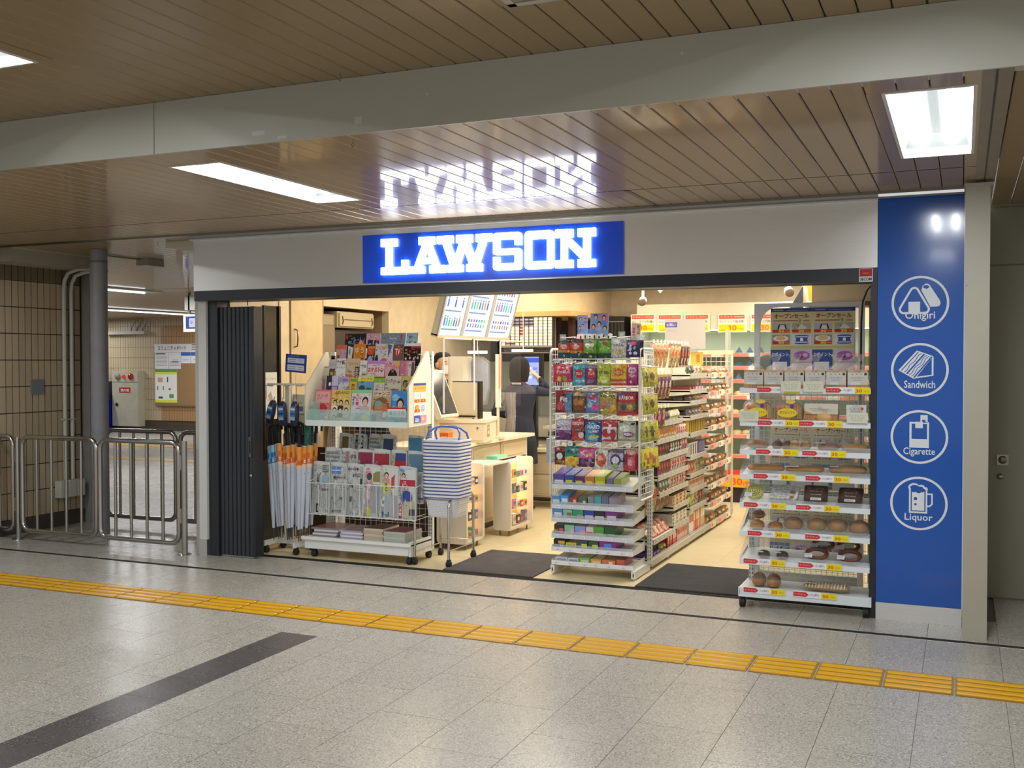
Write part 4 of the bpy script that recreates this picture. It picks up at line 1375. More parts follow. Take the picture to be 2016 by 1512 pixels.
GOODS = ['#b8342c', '#36406e', '#c9a13a', '#d9d3c4', '#4f9a94', '#3a3230', '#c77f9a', '#8a4f2f', '#e2ddd2', '#5a6d9c']
GN = ['red', 'navy', 'mustard', 'white', 'teal', 'black', 'pink', 'brown', 'ivory', 'blue']
SH = ['bottom', 'second', 'third', 'top']
for ci, (a, where) in enumerate((((7.66, 7.985, -3.99, -3.715, .05, .69), 'display case behind the baskets'), ((8.44, 8.94, -3.83, -3.66, .05, .672), 'display case by the aisle mat'))):
    its = display_case(a[0], a[1], a[2], a[3], a[4], a[5], 'warm lit acrylic display case standing behind the basket stack' if ci == 0 else 'warm lit acrylic display case beside the grey mat, farther from the baskets', ci)
    for (x, y, z, k, j) in its:
        g_ = (k * 3 + j * 2 + ci) % 10
        h = .05 + .05 * rnd.random()
        q = MB('foil' if (k + j) % 2 else 'semi')
        q.rbox(x - .02, x + .025, y - .03, y + .03, z, z + h, .008, GOODS[g_])
        q.box(x + .025, x + .0255, y - .02, y + .02, z + h * .3, z + h * .7, GOODS[(g_ + 3) % 10])
        tag(q.build('small_package'), '%s small package, %s along, %s tray, %s' % (GN[g_], ('first', 'second', 'third', 'fourth', 'fifth')[j], SH[k], where), 'package', 'small goods in the display cases')
tag(MB('semi').box(-3.99, -3.68, 8.0, 8.42, .66, .675, '#ded2bb').box(-3.99, -3.95, 8.01, 8.41, .05, .66, '#15110f').build('dark_stand'), 'narrow dark stand with a cream top between the two display cases', 'stand')
tag(MB('semi').box(-3.93, -3.82, 8.5, 8.72, .675, .70, '#7fd0b4').build('mint_tray'), 'mint green tray on top of the farther display case', 'tray')
# drawers behind the display cases
t = thing('drawer_cabinet', 'cream drawer cabinet at the far end of the counter beside the candy rack', 'cabinet', (-4.2, 10.3, 0))
MB('semi').box(-4.55, -3.93, 10.2, 10.7, .12, .60, '#c9bb9d').build('body', t)
MB('semi').box(-4.57, -3.88, 10.15, 10.72, .60, .63, '#d9ccaf').build('top', t)
for z in (.14, .37):
    d = MB('semi').box(-4.52, -3.96, 10.185, 10.2, z, z + .21, '#c4b596').build('drawer', t)
    MB('semi').box(-4.5, -3.98, 10.18, 10.186, z + .02, z + .17, '#b9aa8b').build('inset', d)
for x in (-4.53, -3.98):
    for y in (10.22, 10.65):
        MB('semi').box(x, x + .04, y, y + .04, 0, .12, '#b9a988').build('leg', t)
# back counter with machines
t = thing('equipment_counter', 'grey back counter with pale equipment behind the clerk', 'counter', (-4.7, 11.2, 0))
MB('semi').box(-5.4, -3.95, 11.08, 11.48, 0, .9, '#b7b4a8').build('body', t)
for z in (.42, .66):
    MB('semi').box(-5.3, -4.0, 11.06, 11.08, z, z + .03, '#2c2926').build('gap', t)
t = thing('touch_terminal', 'black framed touch screen with a blue display in front of the clerk', 'monitor', (-4.22, 10.3, .9))
MB('semi').box(-4.36, -4.08, 10.24, 10.29, 1.24, 1.63, '#17171a').build('bezel', t)
q = MB('screen'); q.M = Fr(-4.36, 10.238, 1.24); q.rect(.07, .24, .06, .36, '#aebcf0', 0).rect(.07, .24, .3, .35, '#3a62d8', .001)
for k in range(3):
    q.rect(.09, .16, .22 - k * .045, .25 - k * .045, '#e6ebff', .001); q.rect(.175, .225, .22 - k * .045, .25 - k * .045, '#7f95e6', .001)
q.build('screen', t)
MB('semi').box(-4.27, -4.17, 10.29, 10.35, .63, 1.4, '#2c2c30').build('stand', t)
tag(MB('semi').rbox(-4.08, -3.85, 10.4, 10.65, .63, .80, .01, '#15130f').box(-3.98, -3.85, 10.39, 10.40, .64, .79, '#cfc9bb').build('cash_machine'), 'small black and white machine on the cream drawer cabinet', 'machine')
tag(MB('semi').box(-4.12, -3.83, 10.35, 10.7, .83, .86, '#d6cdb9').box(-4.0, -3.9, 10.4, 10.5, .86, 1.02, '#d9dcd8').box(-4.1, -4.05, 10.6, 10.65, .80, .83, '#999').build('riser_tray'), 'cream tray riser above the black and white machine', 'tray')
# cigarette rack
t = thing('cigarette_rack', 'wall rack of cigarette packs behind the counter', 'rack', (-4.35, 10.66, 1.65))
MB('semi').box(-4.72, -4.11, 10.68, 10.72, 1.66, 2.05, '#6d6560').build('back', t)
for k in range(12):
    MB('semi').box(-4.722 + k * .0555, -4.716 + k * .0555, 10.6, 10.68, 1.70, 2.04, '#35302d').build('divider', t)
MB('semi').box(-4.72, -4.11, 10.58, 10.60, 1.705, 1.725, '#8c857e').box(-4.72, -4.15, 10.60, 10.62, 1.64, 1.655, '#7a736c').build('rail', t)
pk = MB('paper').box(-.0235, .0235, 0, .08, 0, .031, '#e3d9c6').box(-.0235, .0235, -.0006, 0, .002, .011, '#ffffff')
pkp = pk.build('cigarette_pack'); pkp.location = (-4.69, 10.605, 1.727)
tag(pkp, 'pale cigarette pack in the wall rack behind the clerk', 'cigarette pack', 'cigarette packs in the wall rack')
pk2 = MB('paper').box(-.0235, .0235, 0, .08, 0, .031, '#8a4a42').box(-.0235, .0235, -.0006, 0, .002, .011, '#d8cdbd')
pkp2 = pk2.build('cigarette_pack'); pkp2.location = (-4.635, 10.605, 1.727)
tag(pkp2, 'maroon cigarette pack in the wall rack behind the clerk', 'cigarette pack', 'cigarette packs in the wall rack')
pk3 = MB('paper').box(-.0235, .0235, 0, .08, 0, .031, '#4d4658').box(-.0235, .0235, -.0006, 0, .002, .011, '#c3bccc')
pkp3 = pk3.build('cigarette_pack'); pkp3.location = (-4.58, 10.605, 1.727)
tag(pkp3, 'dark violet cigarette pack in the wall rack behind the clerk', 'cigarette pack', 'cigarette packs in the wall rack')
for c_ in range(11):
    for r_ in range(9):
        if (c_, r_) in ((0, 0), (1, 0), (2, 0)):
            continue
        src = pkp2 if (c_ == 4 and 2 < r_ < 6) else pkp3 if (r_ > 5 and c_ < 7) else pkp
        dup(src, (-4.69 + c_ * .0555, 10.605, 1.727 + r_ * .0345), None, '%s cigarette pack, %s column, %s row up in the wall rack' % ('maroon' if src is pkp2 else 'dark violet' if src is pkp3 else 'pale', ORD[c_], ORD[r_]))
# entrance mats
for x0, x1, y0, y1, l in ((-3.54, -2.82, 6.885, 7.76, 'grey entrance mat between the baskets and the candy rack'), (-2.06, -1.33, 6.885, 7.76, 'dark grey entrance mat between the candy rack and the bread rack')):
    tag(MB('carpet').box(x0, x1, y0, y1, 0, .008, '#5a5657' if x0 < -3 else '#454448').build('door_mat'), l, 'mat')
tag(MB('carpet').box(-4.6, -3.3, 10.75, 11.05, 0, .008, '#3b3532').build('door_mat'), 'dark mat on the floor behind the counter end', 'mat')

# ================================================================== printed goods: helpers
SKIN = '#e8c4a4'
def draw(q, w, h, ops, z=.0003, step=.0002, asp=1):
    """flat print: shapes in fractions of the sheet, each a hair above the last"""
    for o in ops:
        k = o[0]
        z += step
        if k == 'r':
            q.rect(o[1] * w, o[2] * w, o[3] * h, o[4] * h, o[5], z)
        elif k == 'e':
            q.ell(o[1] * w, o[2] * h, o[3] * w, o[4] * h, o[5], z, 12)
        elif k == 'p':
            q.poly([(a * w, b * h) for a, b in o[1]], z, o[2])
        elif k == 't':      # body, u, v, height, colour, width or None, bold
            q.text(o[1], o[2] * w, o[3] * h, o[4] * h, o[5], z, w=o[6] * w if len(o) > 6 and o[6] else (text_geo(o[1], .015)[2] * o[4] / asp if asp != 1 else None), bold=o[7] if len(o) > 7 else .015)
        elif k == 'tv':
            q.text(o[1], o[2] * w, o[3] * h, o[4] * h, o[5], z, vert=True, bold=.015, w=o[4] / asp if asp != 1 else None)
        elif k == 'f':      # a face: u, v, size (of w), hair, skin, clothes
            u, v, s = o[1] * w, o[2] * h, o[3] * w
            hair, skin, cl = o[4], o[5], o[6]
            t = s * asp
            if cl:
                q.poly([(u + a * s, v + b * t) for a, b in ((-1.3, -2.4), (1.3, -2.4), (1.1, -1.2), (.4, -.85), (-.4, -.85), (-1.1, -1.2))], z, cl)
            q.ell(u, v + .12 * t, .78 * s, .98 * t, hair, z + .0001, 12)
            q.ell(u, v - .12 * t, .56 * s, .74 * t, skin, z + .0002, 12)
            for e in (-.2, .2):
                q.ell(u + e * s, v - .08 * t, .08 * s, .06 * t, '#2a1c18', z + .0003, 6)
            q.ell(u, v - .5 * t, .16 * s, .06 * t, '#b5524c', z + .0003, 6)
            z += .0003
        elif k == 'l':      # lines of small print: u0,u1,v0,v1,n,colour
            n = o[5]
            for i in range(n):
                v = o[3] + (o[4] - o[3]) * (i + .5) / n
                q.rect(o[1] * w, (o[2] - .12 * ((i * 7) % 3) * (o[2] - o[1])) * w, (v - .3 * (o[4] - o[3]) / n) * h, (v + .2 * (o[4] - o[3]) / n) * h, o[6], z)
        elif k == 'c':      # columns of small print: u0,u1,v0,v1,n,colour
            n = o[5]
            for i in range(n):
                u = o[1] + (o[2] - o[1]) * (i + .5) / n
                q.rect((u - .28 * (o[2] - o[1]) / n) * w, (u + .28 * (o[2] - o[1]) / n) * w, (o[3] + .1 * ((i * 5) % 3) * (o[4] - o[3])) * h, o[4] * h, o[6], z)
    return q


def cover_mesh(name, w, h, th, bg, ops, mat='cover'):
    """a magazine: local x right, z up, front towards -Y, foot in the origin"""
    q = MB('paper'); q.box(-w / 2 + .001, w / 2 - .001, .0008, th, .001, h - .001, '#e6e2da')
    q.use(mat); q.box(-w / 2, w / 2, 0, .0008, 0, h, bg)
    q.M = Fr(-w / 2, 0, 0)
    rr = random.Random(len(bg) + int(w * 1e4) + len(ops) * 7)
    for i in range(46):      # small print and picture fragments under the main shapes
        u, v, a, e = rr.random() * .9, rr.random() * .94, .02 + .1 * rr.random(), .008 + .028 * rr.random()
        c = H(rr.choice((bg, '#f0ece4', '#2c2830', '#c8443c', '#d8c8b0', bg, bg, '#4a6a9c', '#e0c060')))
        k = .6 + .6 * rr.random()
        q.rect(u * w, min(u + a, 1) * w, v * h, min(v + e, 1) * h, (min(1, c[0] * k), min(1, c[1] * k), min(1, c[2] * k), 1), .0001 + i * .000002)
    draw(q, w, h, ops)
    for i in range(14):
        u, v = rr.random() * .8, rr.random() * .9
        q.rect(u * w, (u + .05 + .14 * rr.random()) * w, v * h, (v + .008 + .008 * rr.random()) * h, rr.choice(('#f2efe8', '#2a262a', '#c23a3a', '#e8d27a')), .0036)
    return q.build(name)


def place(o, loc, rx=0, rz=0, label=None, cat=None, group=None):
    o.location = loc
    o.rotation_euler = (rx, 0, rz)
    if label:
        tag(o, label, cat, group)
    return o


def upright(q, x, y, z0, z1, col='#dfe0dc', w=.04, d=.03, face=-1):
    q.box(x - w / 2, x + w / 2, y, y + d, z0, z1, col)
    z = z0 + .03
    yy = y - .0006
    while z < z1 - .03:
        for dx in (-.009, .009):
            q.box(x + dx - .003, x + dx + .003, yy, yy + .0006, z, z + .017, '#55585a')
        z += .028
    return q


def castor(x, y, parent, r=.028, col='#1b1b1d'):
    q = MB('rubber'); q.M = T((x, y, r)) @ Matrix.Rotation(R(90), 4, 'Y')
    q.lathe([(.3 * r, -.017), (.9 * r, -.017), (r, -.012), (r, -.004), (.86 * r, 0), (r, .004), (r, .012), (.9 * r, .017), (.3 * r, .017)], col, 14)
    c = q.build('castor', parent)
    MB('semi').box(x - .012, x + .012, y - .012, y + .016, r * 1.6, r * 2.4, '#26262a').build('fork', c)
    return c


def wires(q, P, ex, ey, nx, ny, r, col):
    """a welded wire panel spanned by ex and ey from P"""
    P, ex, ey = Vector(P), Vector(ex), Vector(ey)
    for i in range(nx + 1):
        a = P + ex * (i / nx); q.bar(a, a + ey, r, col)
    for j in range(ny + 1):
        a = P + ey * (j / ny); q.bar(a, a + ex, r, col)
    return q


WHT = '#e6e8e5'
# ================================================================== magazine rack
mr = thing('magazine_rack', 'white wheeled rack of magazines and newspapers left of the entrance', 'rack', (-4.32, 7.1, 0))
for x in (-4.76, -3.86):
    upright(MB('semi'), x, 7.29, .07, 1.63).build('upright', mr)
q = MB('semi').box(-4.80, -3.865, 6.935, 6.955, .07, .15, WHT).box(-4.80, -3.85, 6.955, 7.31, .14, .15, WHT).box(-4.80, -4.78, 6.955, 7.31, .07, .16, WHT).box(-3.87, -3.85, 6.955, 7.33, .06, .17, WHT)
q.box(-3.8495, -3.849, 7.0, 7.012, .09, .115, '#2a2a2a').box(-4.82, -3.84, 6.915, 6.94, .142, .165, '#eef0ee')
q.build('base', mr)
for x, y in ((-4.73, 6.97), (-3.87, 6.97), (-4.73, 7.28), (-3.87, 7.28)):
    castor(x, y, mr)
q = MB('semi'); wires(q, (-4.76, 7.3, .2), (.9, 0, 0), (0, 0, .85), 18, 14, .0014, '#cfd2d0'); q.build('wire_back', mr)
prof = [(6.93, 1.05), (7.31, 1.06), (7.31, 1.42), (7.25, 1.63), (7.215, 1.63), (6.93, 1.355)]
for x in (-4.79, -3.862):
    q = MB('semi'); q.loft([[(x + dx, a, b) for a, b in prof] for dx in (0, .014)], '#e4dcc8', caps=True, smooth=False)
    q.build('side_panel', mr)
q = MB('semi').box(-4.776, -3.862, 6.925, 6.94, 1.045, 1.09, '#e4ece9').box(-4.776, -3.862, 6.94, 7.31, 1.045, 1.055, '#dfdccd')
q.build('front_lip', mr)
MB('glasst').box(-4.776, -3.865, 6.928, 6.932, 1.09, 1.175, '#bfe6e2').build('clear_guard', mr)
for k, (y, z) in enumerate(((7.02, 1.17), (7.08, 1.30), (7.14, 1.41), (7.19, 1.51))):
    MB('semi').box(-4.776, -3.862, y, y + .004, z - .1, z, '#d9d3c2').box(-4.776, -3.862, y, y + .05, z - .004, z, '#d9d3c2').build('tier', mr)
q = MB('semi'); q.box(-4.776, -3.862, 7.29, 7.3, 1.05, 1.6, '#d9d3c2'); q.build('back_panel', mr)
SALE = [('r', 0, 1, .94, 1, '#3d4f8f'), ('r', 0, 1, .78, .94, '#f2b255'), ('t', 'オープンセール', .5, .87, .055, '#8a3a1a', .8), ('t', '3', .72, .8, .035, '#c0401a'),
        ('r', .06, .46, .56, .76, '#e3ddd6'), ('r', .54, .94, .56, .76, '#e3ddd6'), ('r', .06, .46, .52, .6, '#e05a1a'), ('r', .54, .94, .52, .6, '#e05a1a'), ('t', '30', .28, .56, .05, '#ffe27a'), ('t', '30', .76, .56, .05, '#ffe27a'),
        ('e', .26, .40, .17, .07, '#e2a546'), ('r', .06, .46, .28, .35, '#e05a1a'), ('t', '30', .28, .315, .045, '#ffe27a'), ('r', .6, .88, .29, .46, '#e9e9ee'), ('r', .66, .82, .31, .44, '#40549c'), ('r', .70, .78, .33, .42, '#e9e9ee'),
        ('r', .02, .48, .02, .2, '#4560a6'), ('l', .06, .44, .04, .14, 3, '#e8ecf4'), ('r', .52, .98, .02, .2, '#e48ab4'), ('e', .7, .1, .1, .05, '#f0d24c')]
q = MB('paper'); q.box(-3.848, -3.846, 7.0, 7.20, 1.075, 1.385, '#efe9dc'); q.M = Sd(-3.846, 7.0, 1.075)
draw(q, .20, .31, SALE)
tag(q.build('sale_poster'), 'orange headed sale poster on the right side panel of the magazine rack', 'poster')


MAG = 'magazines and manga in the tiers of the rack'
def mags(y, z0, h, tilt, lst):
    for (x0, x1, hh, bg, ops, label) in lst:
        o = cover_mesh('magazine', x1 - x0, h * hh, .006, bg, ops)
        place(o, ((x0 + x1) / 2, y, z0), -R(tilt), 0, label, 'magazine', MAG)


HB = '#1e1613'
crowd = [('f', .2 + .3 * (k % 3), .62 - .22 * (k // 3), .13, HB, '#ecc9aa', ('#f0ece4', '#2a2a30', '#d9d4cc')[k % 3]) for k in range(7)]
row1 = [
    (-4.735, -4.585, 1.0, '#d96a72', [('r', .05, .95, .62, .95, '#e9a7a4'), ('t', 'マンガ', .45, .82, .1, '#b3222f', .7), ('e', .5, .45, .3, .13, '#c8313a'), ('r', .1, .9, .06, .3, '#e8ddd0'), ('l', .15, .85, .08, .28, 4, '#9a6a66')], 'pink boxed magazine at the left end of the front tier'),
    (-4.58, -4.40, 1.0, '#e3c25a', [('p', [(.1, .9), (.4, .97), (.3, .8)], '#c9962c'), ('t', 'GRAND', .55, .92, .08, '#8a5a12', .7)] + crowd, 'yellow magazine with a crowd of faces in the front tier'),
    (-4.395, -4.215, 1.01, '#ded7dc', [('r', 0, 1, .9, 1, '#8ed28e'), ('p', [(.05, 0), (.6, 0), (.75, .35), (.3, .3)], '#aab4c6'), ('f', .7, .66, .2, HB, '#eac2a2', '#c9b8b0'), ('e', .72, .2, .2, .1, '#e5df4a'), ('tv', '大反響', .3, .84, .11, '#d2357e'), ('tv', 'はじめて', .1, .78, .07, '#3b3b66')], 'pale idol magazine with vertical pink title in the front tier'),
    (-4.21, -4.04, 1.01, '#b9a37c', [('e', .5, .5, .45, .3, '#8a5a3c'), ('p', [(.1, .2), (.9, .25), (.8, .6), (.2, .7)], '#c6793a'), ('e', .35, .6, .2, .1, '#7fa39c'), ('e', .7, .28, .22, .14, '#8e2b2a'), ('e', .72, .3, .12, .08, '#efdcc0'), ('r', .05, .3, .05, .3, '#5a2f28'), ('r', .04, .96, .82, .98, '#d8cbb0'), ('t', 'ジャンゴ', .5, .9, .12, '#7c2a22', .85, .03)], 'thick brown comic weekly in the front tier beside the blue covers'),
    (-4.035, -3.885, 1.0, '#3f8fd0', [('e', .2, .8, .2, .1, '#8cc4e8'), ('f', .52, .62, .27, '#2a1816', '#eec6aa', '#5aa0d8'), ('p', [(.25, .0), (.8, .0), (.7, .2), (.3, .2)], '#e5bf9f'), ('e', .4, .14, .13, .06, '#27408c'), ('e', .66, .14, .13, .06, '#27408c'), ('r', 0, .14, 0, .2, '#7aa86a')], 'blue cover with a long haired woman at the right end of the front tier')]
mags(6.962, 1.06, .272, 9, row1)
q = MB('paper'); q.box(-4.045, -3.885, 6.949, 6.952, 1.125, 1.20, '#efeeea'); q.M = Fr(-4.045, 6.9488, 1.125); q.rect(0, .16, .063, .075, '#c62a2a', 0).text('本日発売', .08, .032, .036, '#b8202a', .0003, w=.135, bold=.02)
tag(q.build('release_card'), 'white card with red characters on the blue cover of the front tier', 'card')
tag(MB('glasst').box(-4.745, -4.66, 6.944, 6.950, 1.06, 1.24, '#9ecfc2').build('clear_pamphlet'), 'pale green clear pamphlet at the left of the front tier', 'pamphlet')
row2 = [
    (-4.715, -4.675, 1.0, '#b09a94', [('r', .2, .8, .1, .9, '#8f5f68')], 'narrow mauve magazine at the left end of the second tier'),
    (-4.67, -4.56, 1.0, '#5b4f86', [('r', 0, .45, .55, 1, '#151518'), ('r', .45, 1, .7, 1, '#c9c6dc'), ('e', .3, .75, .1, .06, '#efefef'), ('r', .5, .95, .3, .68, '#c59fd4'), ('f', .75, .35, .15, HB, '#eccbb0', None)], 'purple and black magazine second in the second tier'),
    (-4.555, -4.46, .97, '#d3cfd8', [('r', 0, 1, .82, 1, '#b6a7d6'), ('t', '漢検脳', .5, .9, .09, '#5a4690', .8), ('p', [(0, .4), (1, .75), (1, .6), (0, .2)], '#8b9a78')], 'lilac titled puzzle magazine in the second tier'),
    (-4.455, -4.385, .95, '#dcb63a', [('tv', '旅行', .5, .75, .12, '#8d2f1e'), ('r', .1, .9, .88, .96, '#6f9c4a')], 'narrow yellow magazine in the second tier'),
    (-4.38, -4.235, .98, '#6ea1bc', [('r', 0, 1, .86, 1, '#e6dc4e'), ('t', 'ナンクロ', .55, .93, .08, '#b3372f', .7), ('e', .3, .66, .2, .08, '#2f4a63'), ('e', .72, .6, .2, .08, '#3c5a74'), ('e', .35, .42, .22, .08, '#274055'), ('e', .75, .38, .2, .08, '#9fc3d6'), ('r', .1, .3, .5, .56, '#e3e6e8')], 'blue photo grid magazine with yellow headline in the second tier'),
    (-4.23, -4.135, .98, '#cfd6c8', [('r', 0, 1, .82, .96, '#7fbb3a'), ('r', 0, 1, .96, 1, '#b2312b'), ('t', '21', .7, .52, .13, '#6fae2c'), ('e', .3, .5, .2, .14, '#45506a'), ('e', .35, .7, .2, .07, '#c9b7a0')], 'green banded puzzle magazine in the second tier'),
    (-4.13, -3.985, 1.0, '#d3c6b4', [('t', 'ビッグ', .24, .86, .13, '#3f3a34', .4, .03), ('t', 'コミック', .7, .83, .1, '#5b4a3a', .5, .02), ('e', .55, .5, .34, .14, '#a65a34'), ('e', .55, .42, .2, .12, '#e0b694'), ('l', .04, .3, .2, .7, 5, '#a59b90')], 'cream comic magazine with brown haired drawing in the second tier'),
    (-3.98, -3.885, 1.0, '#cdb95c', [('e', .3, .78, .24, .12, '#4e4a42'), ('e', .28, .74, .14, .08, '#8d8a7c'), ('e', .72, .5, .22, .14, '#e6d3b6'), ('r', .45, 1, .62, .68, '#ded8d2'), ('e', .25, .48, .2, .14, '#1b1a1a'), ('e', .72, .66, .2, .06, '#6b6a70')], 'yellow comic magazine with two drawn heads at the right of the second tier')]
mags(7.025, 1.172, .27, 9, row2)
row3 = [
    (-4.685, -4.62, 1.0, '#cfc9b8', [('r', .1, .9, .35, .72, '#5a3a10'), ('t', '節', .5, .58, .12, '#e6b52c'), ('e', .5, .3, .3, .1, '#c26a2a'), ('r', .05, .95, .8, .9, '#b9bcc6')], 'cookery magazine with a brown picture at the left of the third tier'),
    (-4.615, -4.525, 1.03, '#ecebe6', [('t', '糖質', .5, .88, .12, '#1d1d1d', .9, .03), ('t', 'たった', .35, .74, .06, '#555'), ('e', .6, .38, .14, .08, '#e4cb4a'), ('e', .85, .4, .12, .1, '#d88a2a')], 'white diet magazine with large black characters in the third tier'),
    (-4.52, -4.40, 1.03, '#d9bf9a', [('t', 'ゲートバンク', .55, .84, .07, '#6b4a34', .7), ('e', .25, .84, .08, .045, '#6b4a34'), ('e', .25, .84, .06, .03, '#d9bf9a'), ('t', '絶品', .3, .62, .06, '#55402f'), ('e', .3, .48, .24, .07, '#e0702a'), ('r', .68, 1, .2, .76, '#3b312c'), ('tv', 'おかず', .84, .68, .1, '#e3ddd2')], 'beige magazine with an orange oval in the third tier'),
    (-4.395, -4.33, .97, '#ece9e4', [('t', '野菜', .5, .82, .09, '#2f8a3e', .8, .03), ('e', .5, .45, .3, .2, '#e7b7c3'), ('r', .4, .9, .55, .6, '#3a8a48')], 'white magazine with green characters in the third tier'),
    (-4.325, -4.17, .96, '#e9cdd0', [('r', 0, 1, .9, 1, '#c48bd6'), ('t', 'スケルトン', .5, .72, .15, '#c2202a', .94, .04), ('p', [(.1, .3), (.5, .6), (.9, .35), (.7, .25)], '#d7c89a'), ('e', .3, .4, .12, .08, '#8f9a7c'), ('r', .6, .8, .4, .45, '#3f5fae')], 'pale pink puzzle magazine with red title in the third tier'),
    (-4.165, -4.035, .96, '#e0a9b6', [('t', 'ビッグ', .25, .87, .13, '#c03247', .4, .03), ('t', 'コミック', .7, .8, .1, '#b8462e', .55, .03), ('e', .85, .9, .14, .09, '#e8b82a'), ('e', .55, .45, .35, .3, '#1f1715')], 'pink comic with a round black head of hair in the third tier'),
    (-4.03, -3.905, .96, '#d99aab', [('r', 0, .42, .35, 1, '#c97b8f'), ('p', [(.6, .95), (.8, .95), (.75, .3), (.6, .3)], '#e6d8d2'), ('p', [(.82, .95), (1, .95), (1, .3), (.78, .35)], '#6d4650'), ('f', .7, .84, .1, HB, '#ecc9aa', None)], 'pink fashion magazine with figures at the right of the third tier')]
mags(7.085, 1.30, .272, 9, row3)
row4 = [
    (-4.655, -4.56, 1.0, '#d9a58e', [('r', 0, 1, .88, 1, '#e3714e'), ('e', .25, .42, .2, .22, '#b5432a'), ('r', .15, .35, .6, .7, '#6b3a26'), ('r', .55, .95, .5, .85, '#d7a6d6'), ('r', .6, .95, .2, .45, '#5f8f7c')], 'orange topped magazine with a bottle picture in the fourth tier'),
    (-4.555, -4.495, 1.02, '#1f2226', [('p', [(.15, .95), (.95, .9), (.8, .5), (.5, .55), (.3, .2)], '#e9e7e2'), ('e', .45, .78, .16, .1, '#8ba08a')], 'narrow black and white magazine in the fourth tier'),
    (-4.49, -4.385, 1.02, '#e68a1e', [('t', 'ゆう', .5, .82, .17, '#f4dfae', .8), ('r', 0, .35, .0, .4, '#ead95a'), ('e', .7, .3, .28, .1, '#56402a'), ('r', .4, .95, .36, .42, '#b45e16')], 'bright orange magazine with two pale kana in the fourth tier'),
    (-4.38, -4.295, 1.0, '#2c2a2c', [('e', .55, .8, .4, .1, '#e2502e'), ('r', .25, 1, .88, .96, '#e5862c'), ('e', .55, .5, .3, .18, '#a9b4ba'), ('r', .0, .16, .6, .9, '#e6e2dc')], 'black magazine with a red glow in the fourth tier'),
    (-4.29, -4.13, 1.02, '#d9d6d8', [('t', 'SWIM', .3, .88, .12, '#d98a94', .5), ('f', .52, .42, .3, '#cf6670', '#edcdb8', '#e3dcdc'), ('p', [(.7, 1), (.95, .95), (.75, .6)], '#4b66b4'), ('e', .1, .5, .1, .2, '#26283c'), ('e', .85, .45, .06, .05, '#6d8fd0'), ('e', .8, .3, .04, .03, '#d06d8f'), ('r', .55, .7, .88, .98, '#e0b93e')], 'white magazine with a pink haired woman in the fourth tier'),
    (-4.125, -4.035, 1.0, '#6f5a58', [('r', .08, .75, .66, .92, '#c22f36'), ('t', 'TV', .42, .79, .18, '#f2e6e0', .5, .03), ('f', .3, .45, .16, HB, '#e8c4a4', '#b49a7c'), ('f', .72, .38, .16, '#4b2f20', '#e8c4a4', '#a5474a')], 'television guide with two figures in the fourth tier'),
    (-4.03, -3.88, 1.03, '#19171a', [('r', 0, 1, .92, 1, '#ece9e6'), ('r', .4, 1, .86, .92, '#c22a36'), ('t', 'ジャニィ', .45, .78, .16, '#c2312c', .8), ('f', .14, .58, .1, '#3a2318', '#e8c4a4', '#101013'), ('f', .38, .6, .1, '#2a1a14', '#e8c4a4', '#141418'), ('f', .62, .58, .1, '#33231c', '#e8c4a4', '#101013'), ('f', .85, .6, .1, '#5a3d2a', '#e8c4a4', '#151519'), ('t', 'なにわ男子', .58, .3, .13, '#efece8', .62, .03)], 'black magazine with four young men at the right of the fourth tier')]
mags(7.145, 1.41, .28, 9, row4)
row5 = [
    (-4.60, -4.40, 1.0, '#171a2e', [('r', .03, .13, .8, .95, '#d8352c'), ('p', [(.35, .3), (.2, .75), (.38, .6), (.45, .9), (.5, .55)], '#5a88d8'), ('e', .36, .42, .12, .2, '#86b0ec'), ('p', [(.6, .2), (.72, .9), (.8, .5), (.9, .85), (.95, .2)], '#c98a7c'), ('e', .76, .5, .12, .25, '#e3b5a2')], 'dark night view album at the left end of the top tier'),
    (-4.395, -4.27, 1.0, '#e2a8bb', [('r', .08, .45, .2, .75, '#1d2a55'), ('e', .26, .45, .12, .2, '#6fa0e4'), ('r', .55, .92, .2, .75, '#5b2a26'), ('e', .74, .45, .12, .22, '#d8a68c')], 'pink album with two small pictures in the top tier'),
    (-4.265, -4.04, 1.0, '#8797a6', [('p', [(0, .3), (.25, .5), (.5, .42), (.7, .55), (1, .4), (1, .2), (0, .2)], '#56677f'), ('e', .5, .5, .3, .1, '#b9c3cf'), ('t', 'Tomiyo', .5, .8, .12, '#dfe5ea', .3), ('r', .8, .86, .74, .95, '#d23a30')], 'grey mountain view album in the top tier'),
    (-4.035, -3.93, 1.0, '#9fbccb', [('r', .25, .85, .18, .68, '#67707e'), ('e', .55, .55, .2, .14, '#c3cad2'), ('t', '富士', .4, .85, .1, '#3d4a52', .3)], 'pale blue album with a grey picture at the right of the top tier')]
mags(7.20, 1.565, .215, 9, row5)

